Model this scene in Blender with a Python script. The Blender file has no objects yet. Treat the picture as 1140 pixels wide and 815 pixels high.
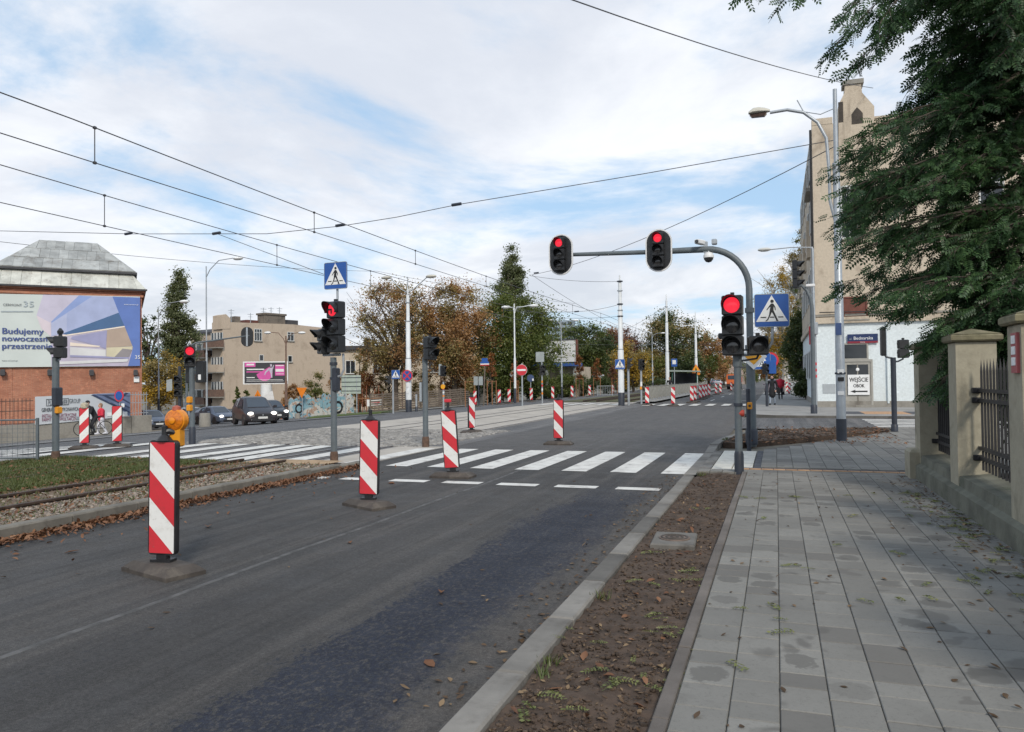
import bpy, bmesh, math, random
import numpy as np
from math import radians as R, sin, cos, pi, atan2, hypot
from mathutils import Vector, Matrix
random.seed(7); rng = np.random.default_rng(7)
S = bpy.context.scene
COL = S.collection

# ------------------------------------------------------------------ camera
F, CX, CY, CAMH = 850.0, 570.0, 407.5, 1.7
YAW, PITCH, ROLL = R(19.1), R(1.12), R(0.65)
f0 = Vector((-sin(YAW)*cos(PITCH), cos(YAW)*cos(PITCH), sin(PITCH)))
r0 = Vector((cos(YAW), sin(YAW), 0))
u0 = Vector((sin(YAW)*sin(PITCH), -cos(YAW)*sin(PITCH), cos(PITCH)))
rr = cos(ROLL)*r0 - sin(ROLL)*u0
uu = sin(ROLL)*r0 + cos(ROLL)*u0
cd = bpy.data.cameras.new('camera'); cam = bpy.data.objects.new('camera', cd); COL.objects.link(cam)
M3 = Matrix((rr, uu, -f0)).transposed()
cam.matrix_world = Matrix.Translation((0, 0, CAMH)) @ M3.to_4x4()
cd.sensor_fit = 'HORIZONTAL'; cd.sensor_width = 36.0; cd.lens = F/1140*36
cd.clip_start = 0.05; cd.clip_end = 6000
S.camera = cam

# ------------------------------------------------------------------ world + sun
SUN_EL, SUN_AZ = R(38), R(150)        # azimuth clockwise from +Y (the road): behind and to the right
w = bpy.data.worlds.new('World'); S.world = w; w.use_nodes = True
nt = w.node_tree; nt.nodes.clear()
def wn(t, **k):
    n = nt.nodes.new(t)
    for a, b in k.items(): setattr(n, a, b)
    return n
L = nt.links.new
sky = wn('ShaderNodeTexSky', sky_type='NISHITA', sun_disc=False, sun_elevation=SUN_EL, sun_rotation=SUN_AZ)
sky.air_density = 1.0; sky.dust_density = 1.0; sky.ozone_density = 1.5
tc = wn('ShaderNodeTexCoord'); sep = wn('ShaderNodeSeparateXYZ'); L(tc.outputs['Generated'], sep.inputs[0])
def wm(op, a, b=None, c=None, clamp=False):
    n = wn('ShaderNodeMath', operation=op); n.use_clamp = clamp
    for i, q in enumerate((a, b, c)):
        if q is None: continue
        if isinstance(q, (int, float)): n.inputs[i].default_value = q
        else: L(q, n.inputs[i])
    return n.outputs[0]
zz = wm('ADD', wm('MAXIMUM', sep.outputs[2], 0.0), 0.16)
cmb = wn('ShaderNodeCombineXYZ')
L(wm('DIVIDE', sep.outputs[0], zz), cmb.inputs[0]); L(wm('DIVIDE', sep.outputs[1], zz), cmb.inputs[1]); cmb.inputs[2].default_value = 3.3
def wnoise(scale, detail, rough, dist=0.0, off=(0,0,0)):
    mp = wn('ShaderNodeMapping'); mp.inputs['Location'].default_value = off; L(cmb.outputs[0], mp.inputs[0])
    n = wn('ShaderNodeTexNoise'); n.inputs['Scale'].default_value = scale; n.inputs['Detail'].default_value = detail
    n.inputs['Roughness'].default_value = rough; n.inputs['Distortion'].default_value = dist
    L(mp.outputs[0], n.inputs[0]); return n.outputs[0]
def wramp(v, a, b):
    n = wn('ShaderNodeMapRange', interpolation_type='SMOOTHSTEP'); n.inputs[1].default_value = a; n.inputs[2].default_value = b
    L(v, n.inputs[0]); return n.outputs[0]
def wmix(f, a, b):
    n = wn('ShaderNodeMix', data_type='RGBA'); 
    if isinstance(f, (int, float)): n.inputs[0].default_value = f
    else: L(f, n.inputs[0])
    for i, q in ((6, a), (7, b)):
        if isinstance(q, tuple): n.inputs[i].default_value = q + (1,)
        else: L(q, n.inputs[i])
    return n.outputs[2]
mask = wramp(wnoise(0.66, 10, 0.60, 0.3, (0.4, 1.7, 0)), 0.405, 0.535)
shade = wramp(wnoise(0.95, 8, 0.6, 0.3, (5.1, 2.3, 4)), 0.36, 0.66)
low = wramp(sep.outputs[2], 0.22, 0.02)                       # clouds seen from the side near the horizon: greyer
ccol = wmix(shade, (0.70, 0.73, 0.80), (0.96, 0.97, 1.0))
lowc = wmix(shade, (0.60, 0.64, 0.70), (0.93, 0.94, 0.97))
ccol = wmix(low, ccol, lowc)
sc = wn('ShaderNodeVectorMath', operation='SCALE'); L(sky.outputs[0], sc.inputs[0]); sc.inputs['Scale'].default_value = 0.11
blue = wmix(0.6, sc.outputs[0], (0.50, 0.73, 0.98))
fin = wmix(wm('MULTIPLY', mask, 0.92), blue, ccol)
bg = wn('ShaderNodeBackground'); bg.inputs[1].default_value = 1.0; L(fin, bg.inputs[0])
wo = wn('ShaderNodeOutputWorld'); L(bg.outputs[0], wo.inputs[0])
ld = bpy.data.lights.new('sun', 'SUN'); ld.energy = 2.3; ld.angle = R(10); ld.color = (1.0, 0.92, 0.80)
lo = bpy.data.objects.new('sun', ld); COL.objects.link(lo)
sd = Vector((sin(SUN_AZ)*cos(SUN_EL), cos(SUN_AZ)*cos(SUN_EL), sin(SUN_EL)))
lo.rotation_euler = sd.to_track_quat('Z', 'Y').to_euler(); lo.location = sd*60
S.view_settings.view_transform = 'Standard'; S.view_settings.look = 'None'
S.view_settings.exposure = 0.14; S.view_settings.gamma = 1.0
S.render.engine = 'CYCLES'

# ------------------------------------------------------------------ terrain and measuring
def zg(x, y=0):
    """The road level falls away to the left of the tram tracks."""
    return -0.062*min(max(-x-18, 0), 28)
def raydir(px, py):
    return f0 + rr*((px-CX)/F) + uu*((CY-py)/F)
def at(px, py, z=0.0):
    d = raydir(px, py); t = (z-CAMH)/d.z
    return (d.x*t, d.y*t)
def spot(px, depth):
    """Ground point in the direction of image column px at a distance along the view axis."""
    d = raydir(px, 424); x, y = d.x*depth, d.y*depth
    return (x, y, zg(x, y))
def hgt(py, depth, px=570):
    """Height above road level of image row py at a distance along the view axis."""
    return CAMH + raydir(px, py).z*depth
def onplane(px, py, o, ang):
    """(along, height) of a picture point on the vertical plane through o with direction angle ang."""
    d = raydir(px, py); ax = Vector((cos(ang), sin(ang), 0)); n = Vector((-sin(ang), cos(ang), 0))
    o = Vector((o[0], o[1], 0)); c = Vector((0, 0, CAMH))
    t = (o-c).dot(n)/d.dot(n); p = c+d*t
    return (p-o).dot(ax), p.z

# ------------------------------------------------------------------ materials
def newmat(name):
    m = bpy.data.materials.new(name); m.use_nodes = True
    return m, m.node_tree, m.node_tree.nodes['Principled BSDF']
def nd(t, typ, **k):
    n = t.nodes.new(typ)
    for a, b in k.items(): setattr(n, a, b)
    return n
def coords(t, kind='Object', scale=(1, 1, 1), rot=(0, 0, 0)):
    c = nd(t, 'ShaderNodeTexCoord'); m = nd(t, 'ShaderNodeMapping'); m.inputs['Scale'].default_value = scale; m.inputs['Rotation'].default_value = rot
    t.links.new(c.outputs[kind], m.inputs[0]); return m.outputs[0]
def noise(t, vec, scale, detail=5, rough=0.6, dist=0.0):
    n = nd(t, 'ShaderNodeTexNoise'); n.inputs['Scale'].default_value = scale; n.inputs['Detail'].default_value = detail
    n.inputs['Roughness'].default_value = rough; n.inputs['Distortion'].default_value = dist
    t.links.new(vec, n.inputs[0]); return n.outputs[0]
def rng_(t, v, a, b, c=0.0, d=1.0, smooth=True):
    n = nd(t, 'ShaderNodeMapRange'); 
    if smooth: n.interpolation_type = 'SMOOTHSTEP'
    for i, q in enumerate((a, b, c, d)): n.inputs[i+1].default_value = q
    t.links.new(v, n.inputs[0]); return n.outputs[0]
def mixc(t, f, a, b, mode='MIX'):
    n = nd(t, 'ShaderNodeMix', data_type='RGBA', blend_type=mode)
    if isinstance(f, (int, float)): n.inputs[0].default_value = f
    else: t.links.new(f, n.inputs[0])
    for i, q in ((6, a), (7, b)):
        if isinstance(q, tuple): n.inputs[i].default_value = (q+(1,))[:4]
        else: t.links.new(q, n.inputs[i])
    return n.outputs[2]
def mth(t, op, a, b=None, c=None):
    n = nd(t, 'ShaderNodeMath', operation=op)
    for i, q in enumerate((a, b, c)):
        if q is None: continue
        if isinstance(q, (int, float)): n.inputs[i].default_value = q
        else: t.links.new(q, n.inputs[i])
    return n.outputs[0]
def bump(t, h, p, strength=0.3, dist=0.01):
    b = nd(t, 'ShaderNodeBump'); b.inputs['Strength'].default_value = strength; b.inputs['Distance'].default_value = dist
    t.links.new(h, b.inputs['Height']); t.links.new(b.outputs[0], p.inputs['Normal'])
def sc_(c, k): return tuple(min(1, max(0, x*k)) for x in c)
def mat(name, col, rough=0.6, var=0.15, scale=3.0, bmp=0.0, bscale=40, metal=0.0, dirt=None, dirt_amt=0.0, dscale=1.5, rnd=0.0, spec=0.5):
    m, t, p = newmat(name); v = coords(t)
    n = noise(t, v, scale, 6, 0.6)
    c = mixc(t, rng_(t, n, 0.3, 0.7), sc_(col, 1-var), sc_(col, 1+var))
    if dirt:
        n2 = noise(t, v, dscale, 8, 0.7, 0.4); c = mixc(t, rng_(t, n2, 0.5, 0.72, 0, dirt_amt), c, dirt)
    if rnd:
        oi = nd(t, 'ShaderNodeObjectInfo'); g = nd(t, 'ShaderNodeNewGeometry')
        s = mth(t, 'FRACT', mth(t, 'ADD', oi.outputs['Random'], g.outputs['Random Per Island']))
        k = rng_(t, s, 0, 1, 1-rnd, 1+rnd, False)
        cc = nd(t, 'ShaderNodeCombineColor'); 
        for i in range(3): t.links.new(k, cc.inputs[i])
        c = mixc(t, 1.0, c, cc.outputs[0], 'MULTIPLY')
    t.links.new(c, p.inputs['Base Color'])
    p.inputs['Roughness'].default_value = rough; p.inputs['Metallic'].default_value = metal; p.inputs['Specular IOR Level'].default_value = spec
    if bmp: bump(t, noise(t, v, bscale, 4, 0.6), p, bmp, 0.01)
    return m
def emis(name, col, strength, base=(0.1, 0.01, 0.01)):
    m, t, p = newmat(name); v = coords(t); n = noise(t, v, 60, 2)
    t.links.new(mixc(t, n, sc_(base, .8), base), p.inputs['Base Color'])
    p.inputs['Emission Color'].default_value = col+(1,); p.inputs['Emission Strength'].default_value = strength; p.inputs['Roughness'].default_value = 0.25
    return m
def leafmat(name, cols, trans=0.35, nscale=0.35):
    m, t, p = newmat(name); t.nodes.remove(p)
    g = nd(t, 'ShaderNodeNewGeometry'); r = nd(t, 'ShaderNodeValToRGB')
    el = r.color_ramp.elements
    while len(el) < len(cols): el.new(0.5)
    for i, c in enumerate(cols): el[i].position = i/(len(cols)-1); el[i].color = c+(1,)
    n = noise(t, coords(t), nscale, 3, 0.6)
    s = mth(t, 'ADD', mth(t, 'MULTIPLY', g.outputs['Random Per Island'], 0.5), mth(t, 'MULTIPLY', rng_(t, n, 0.3, 0.7), 0.5))
    t.links.new(s, r.inputs[0])
    d = nd(t, 'ShaderNodeBsdfDiffuse'); tr = nd(t, 'ShaderNodeBsdfTranslucent'); mx = nd(t, 'ShaderNodeMixShader'); mx.inputs[0].default_value = trans
    gl = nd(t, 'ShaderNodeBsdfGlossy'); gl.inputs['Roughness'].default_value = 0.5; m2 = nd(t, 'ShaderNodeMixShader'); m2.inputs[0].default_value = 0.04
    t.links.new(r.outputs[0], d.inputs[0]); t.links.new(r.outputs[0], tr.inputs[0])
    t.links.new(d.outputs[0], mx.inputs[1]); t.links.new(tr.outputs[0], mx.inputs[2])
    t.links.new(mx.outputs[0], m2.inputs[1]); t.links.new(gl.outputs[0], m2.inputs[2])
    t.links.new(m2.outputs[0], t.nodes['Material Output'].inputs[0])
    return m
def asphalt(name, base, lane=False):
    m, t, p = newmat(name); v = coords(t)
    grain = noise(t, v, 170, 3, 0.7); med = noise(t, v, 2.2, 8, 0.65); big = noise(t, v, 0.35, 5, 0.6)
    streak = noise(t, coords(t, 'Object', (3.0, 0.10, 1)), 1.0, 6, 0.62)
    c = mixc(t, rng_(t, big, 0.3, 0.7), sc_(base, 0.8), sc_(base, 1.25))
    c = mixc(t, rng_(t, streak, 0.42, 0.68, 0, 0.7), c, (base[0]*1.75, base[1]*1.68, base[2]*1.6)); c = mixc(t, rng_(t, noise(t, coords(t, 'Object', (9, .22, 1)), 1.0, 5, .6), 0.50, 0.66, 0, 0.4), c, sc_(base, .55))
    c = mixc(t, rng_(t, med, 0.52, 0.75, 0, 0.4), c, sc_(base, 1.6))
    if lane:
        sy = nd(t, 'ShaderNodeSeparateXYZ'); t.links.new(v, sy.inputs[0])
        older = rng_(t, mth(t, 'ADD', sy.outputs[1], mth(t, 'MULTIPLY', noise(t, v, .5, 5, .6), 9.0)), 17, 26)     # the newly laid course ends before the junction
        c = mixc(t, mth(t, 'MULTIPLY', older, .6), c, sc_(base, 2.0))
        # fresher, bluish bitumen with bare stones along the right wheel track, ragged edges; dust by the kerb
        sx = nd(t, 'ShaderNodeSeparateXYZ'); t.links.new(v, sx.inputs[0])
        wob = mth(t, 'MULTIPLY', mth(t, 'SUBTRACT', noise(t, coords(t, 'Object', (1, .30, 1)), 1.3, 9, .75), .5), 1.3)
        xx = mth(t, 'ADD', sx.outputs[0], wob)
        band = mth(t, 'MULTIPLY', rng_(t, xx, -3.15, -2.75), rng_(t, xx, -1.62, -1.95))
        fade = rng_(t, sx.outputs[1], 16, 9)
        band = mth(t, 'MULTIPLY', band, fade)
        band2 = mth(t, 'MULTIPLY', mth(t, 'MULTIPLY', rng_(t, xx, -4.5, -4.3), rng_(t, xx, -3.7, -4.0)), mth(t, 'MULTIPLY', rng_(t, sx.outputs[1], 12, 6), 0.35))
        bm = mth(t, 'MAXIMUM', band, band2)
        bb = rng_(t, mth(t, 'ADD', mth(t, 'MULTIPLY', bm, .60), mth(t, 'MULTIPLY', mth(t, 'SUBTRACT', noise(t, coords(t, 'Object', (1,.6,1)), 26, 6, .85), .5), 2.6)), .36, .62)
        bb = mth(t, 'MULTIPLY', bb, rng_(t, bm, 0, .12))
        c = mixc(t, mth(t, 'MULTIPLY', bb, 0.86), c, (0.013, 0.018, 0.034))
        dust = mth(t, 'MULTIPLY', rng_(t, xx, -2.2, -1.7), rng_(t, noise(t, v, 5, 8, .7), .35, .6))
        c = mixc(t, mth(t, 'MULTIPLY', dust, 0.5), c, (0.10, 0.088, 0.078))
    def mulby(c, fac):
        cc = nd(t, 'ShaderNodeCombineColor'); [t.links.new(fac, cc.inputs[i]) for i in range(3)]
        return mixc(t, 1.0, c, cc.outputs[0], 'MULTIPLY')
    c = mulby(c, rng_(t, grain, 0.36, 0.64, .55, 1.55, False))
    c = mulby(c, rng_(t, noise(t, v, 42, 4, .8), 0.36, 0.66, 1.3, .62, False)); c = mulby(c, rng_(t, noise(t, v, 15, 6, .8), 0.35, 0.68, .85, 1.25, False))
    t.links.new(c, p.inputs['Base Color']); t.links.new(rng_(t, med, .3, .7, .68, .9), p.inputs['Roughness']); p.inputs['Specular IOR Level'].default_value = 0.3
    bump(t, grain, p, 0.8, 0.010)
    return m
def stripes_mat(name, sgn):
    """Retro-reflective red and white diagonal film."""
    m, t, p = newmat(name); v = coords(t); s = nd(t, 'ShaderNodeSeparateXYZ'); t.links.new(v, s.inputs[0])
    q = mth(t, 'ADD', mth(t, 'MULTIPLY', s.outputs[0], 1.05*sgn), mth(t, 'SUBTRACT', s.outputs[2], 1.051))
    k = mth(t, 'FRACT', mth(t, 'ADD', mth(t, 'DIVIDE', q, 0.50), 10.0))
    st = mth(t, 'LESS_THAN', k, 0.5)
    n = noise(t, v, 6, 6, .7); dirt = rng_(t, n, 0.48, 0.75, 0, .6)
    red = mixc(t, dirt, (0.56, 0.030, 0.042), (0.30, 0.04, 0.04)); wh = mixc(t, dirt, (0.72, 0.72, 0.70), (0.45, 0.42, 0.38))
    sp = rng_(t, noise(t, v, 24, 4, .85), 0.66, 0.72, 0, .7)
    c = mixc(t, sp, mixc(t, st, wh, red), (0.2, 0.19, 0.18))
    t.links.new(c, p.inputs['Base Color']); p.inputs['Roughness'].default_value = 0.4
    return m
def brickmat(name, c1, c2, mortar, bw=0.26, bh=0.075):
    m, t, p = newmat(name); c = nd(t, 'ShaderNodeTexCoord'); s = nd(t, 'ShaderNodeSeparateXYZ'); t.links.new(c.outputs['Object'], s.inputs[0])
    cb = nd(t, 'ShaderNodeCombineXYZ'); t.links.new(mth(t, 'ADD', s.outputs[0], s.outputs[1]), cb.inputs[0]); t.links.new(s.outputs[2], cb.inputs[1])
    b = nd(t, 'ShaderNodeTexBrick'); t.links.new(cb.outputs[0], b.inputs[0]); b.inputs['Scale'].default_value = 1
    b.inputs['Brick Width'].default_value = bw; b.inputs['Row Height'].default_value = bh; b.inputs['Mortar Size'].default_value = 0.008
    b.inputs['Color1'].default_value = c1+(1,); b.inputs['Color2'].default_value = c2+(1,); b.inputs['Mortar'].default_value = mortar+(1,)
    n = noise(t, c.outputs['Object'], 0.6, 8, .7); n2 = noise(t, c.outputs['Object'], 3.0, 6, .8)
    cc = mixc(t, rng_(t, n, .35, .7, 0, .55), b.outputs[0], sc_(c1, 0.55)); cc = mixc(t, rng_(t, n2, .5, .7, 0, .5), cc, sc_(c2, 1.7))
    t.links.new(cc, p.inputs['Base Color']); p.inputs['Roughness'].default_value = .85
    bump(t, b.outputs['Fac'], p, .4, .01)
    return m
def plaster(name, col, stain, amt=0.6, scale=0.5):
    m, t, p = newmat(name); v = coords(t)
    a = noise(t, v, scale, 9, .7, .3); b = noise(t, coords(t, 'Object', (1.5, 1.5, .18)), 1.0, 7, .7); g = noise(t, v, 9, 6, .7)
    c = mixc(t, rng_(t, g, .3, .7), sc_(col, .9), sc_(col, 1.08))
    c = mixc(t, rng_(t, a, .47, .72, 0, amt), c, stain); c = mixc(t, rng_(t, b, .55, .75, 0, amt*.7), c, sc_(stain, .75))
    c = mixc(t, rng_(t, noise(t, v, 2.1, 4, .5), .66, .69, 0, .5), c, sc_(col, 1.25))
    t.links.new(c, p.inputs['Base Color']); p.inputs['Roughness'].default_value = .9; bump(t, g, p, .35, .02)
    return m
def glassmat(name, col=(0.02, 0.025, 0.03)):
    m, t, p = newmat(name); v = coords(t); n = noise(t, v, .8, 3)
    t.links.new(mixc(t, n, sc_(col, .6), sc_(col, 1.5)), p.inputs['Base Color']); p.inputs['Roughness'].default_value = .06; p.inputs['Specular IOR Level'].default_value = .7
    return m
def paver_mat(name, base):
    m, t, p = newmat(name); v = coords(t); g = nd(t, 'ShaderNodeNewGeometry'); oi = nd(t, 'ShaderNodeObjectInfo')
    pos = g.outputs['Position']
    s = mth(t, 'FRACT', mth(t, 'ADD', mth(t, 'MULTIPLY', oi.outputs['Random'], 7.31), g.outputs['Random Per Island']))
    k = rng_(t, s, 0, .85, .82, 1.1, False)
    cc = nd(t, 'ShaderNodeCombineColor'); [t.links.new(k, cc.inputs[i]) for i in range(3)]
    c = mixc(t, rng_(t, noise(t, pos, 1.3, 8, .7), .35, .7), sc_(base, .9), sc_(base, 1.08))
    c = mixc(t, 1.0, c, cc.outputs[0], 'MULTIPLY')
    dark = mth(t, 'GREATER_THAN', s, .92)
    c = mixc(t, mth(t, 'MULTIPLY', dark, .62), c, (0.095, 0.088, 0.08))
    # damp patches in the middle of single slabs
    damp = mth(t, 'MULTIPLY', rng_(t, noise(t, pos, 2.6, 3, .45, .3), .59, .66), rng_(t, s, .35, .6, 0, .75))
    c = mixc(t, damp, c, (0.10, 0.094, 0.085))
    damp2 = mth(t, 'MULTIPLY', rng_(t, noise(t, pos, 5.5, 2, .4, .2), .62, .67), rng_(t, s, .25, .45, .7, .0))
    c = mixc(t, damp2, c, (0.115, 0.108, 0.098))
    so = nd(t, 'ShaderNodeSeparateXYZ'); t.links.new(v, so.inputs[0]); nz = noise(t, pos, 7, 4, .7)
    el = mth(t, 'ADD', mth(t, 'POWER', mth(t, 'ABSOLUTE', mth(t, 'DIVIDE', so.outputs[0], .115)), 2.6), mth(t, 'POWER', mth(t, 'ABSOLUTE', mth(t, 'DIVIDE', so.outputs[1], .125)), 2.6))
    el = mth(t, 'ADD', el, mth(t, 'MULTIPLY', mth(t, 'SUBTRACT', nz, .5), 3.2))
    wet = mth(t, 'MULTIPLY', rng_(t, el, .75, .45), mth(t, 'MULTIPLY', rng_(t, s, .62, .70, 0, 1), mth(t, 'LESS_THAN', s, .82)))
    c = mixc(t, mth(t, 'MULTIPLY', wet, .62), c, (0.088, 0.083, 0.075))
    c = mixc(t, rng_(t, noise(t, pos, 55, 4, .8), .52, .68, 0, .5), c, sc_(base, .55))
    c = mixc(t, rng_(t, noise(t, pos, 9, 7, .8), .54, .72, 0, .5), c, sc_(base, .5))
    t.links.new(c, p.inputs['Base Color']); p.inputs['Roughness'].default_value = .85; bump(t, noise(t, pos, 160, 3, .6), p, .25, .004)
    return m
def wornpaint(name, under):
    m, t, p = newmat(name); g = nd(t, 'ShaderNodeNewGeometry'); v = g.outputs['Position']
    a = noise(t, v, 3.0, 9, .72); b = noise(t, v, 40, 4, .7)
    c = mixc(t, rng_(t, a, .35, .65), (0.68, 0.67, 0.63), (0.52, 0.50, 0.47))
    c = mixc(t, rng_(t, a, .55, .70, 0, .8), c, under); c = mixc(t, rng_(t, b, .58, .70, 0, .5), c, sc_(under, 2))
    t.links.new(c, p.inputs['Base Color']); p.inputs['Roughness'].default_value = .75
    return m
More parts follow.
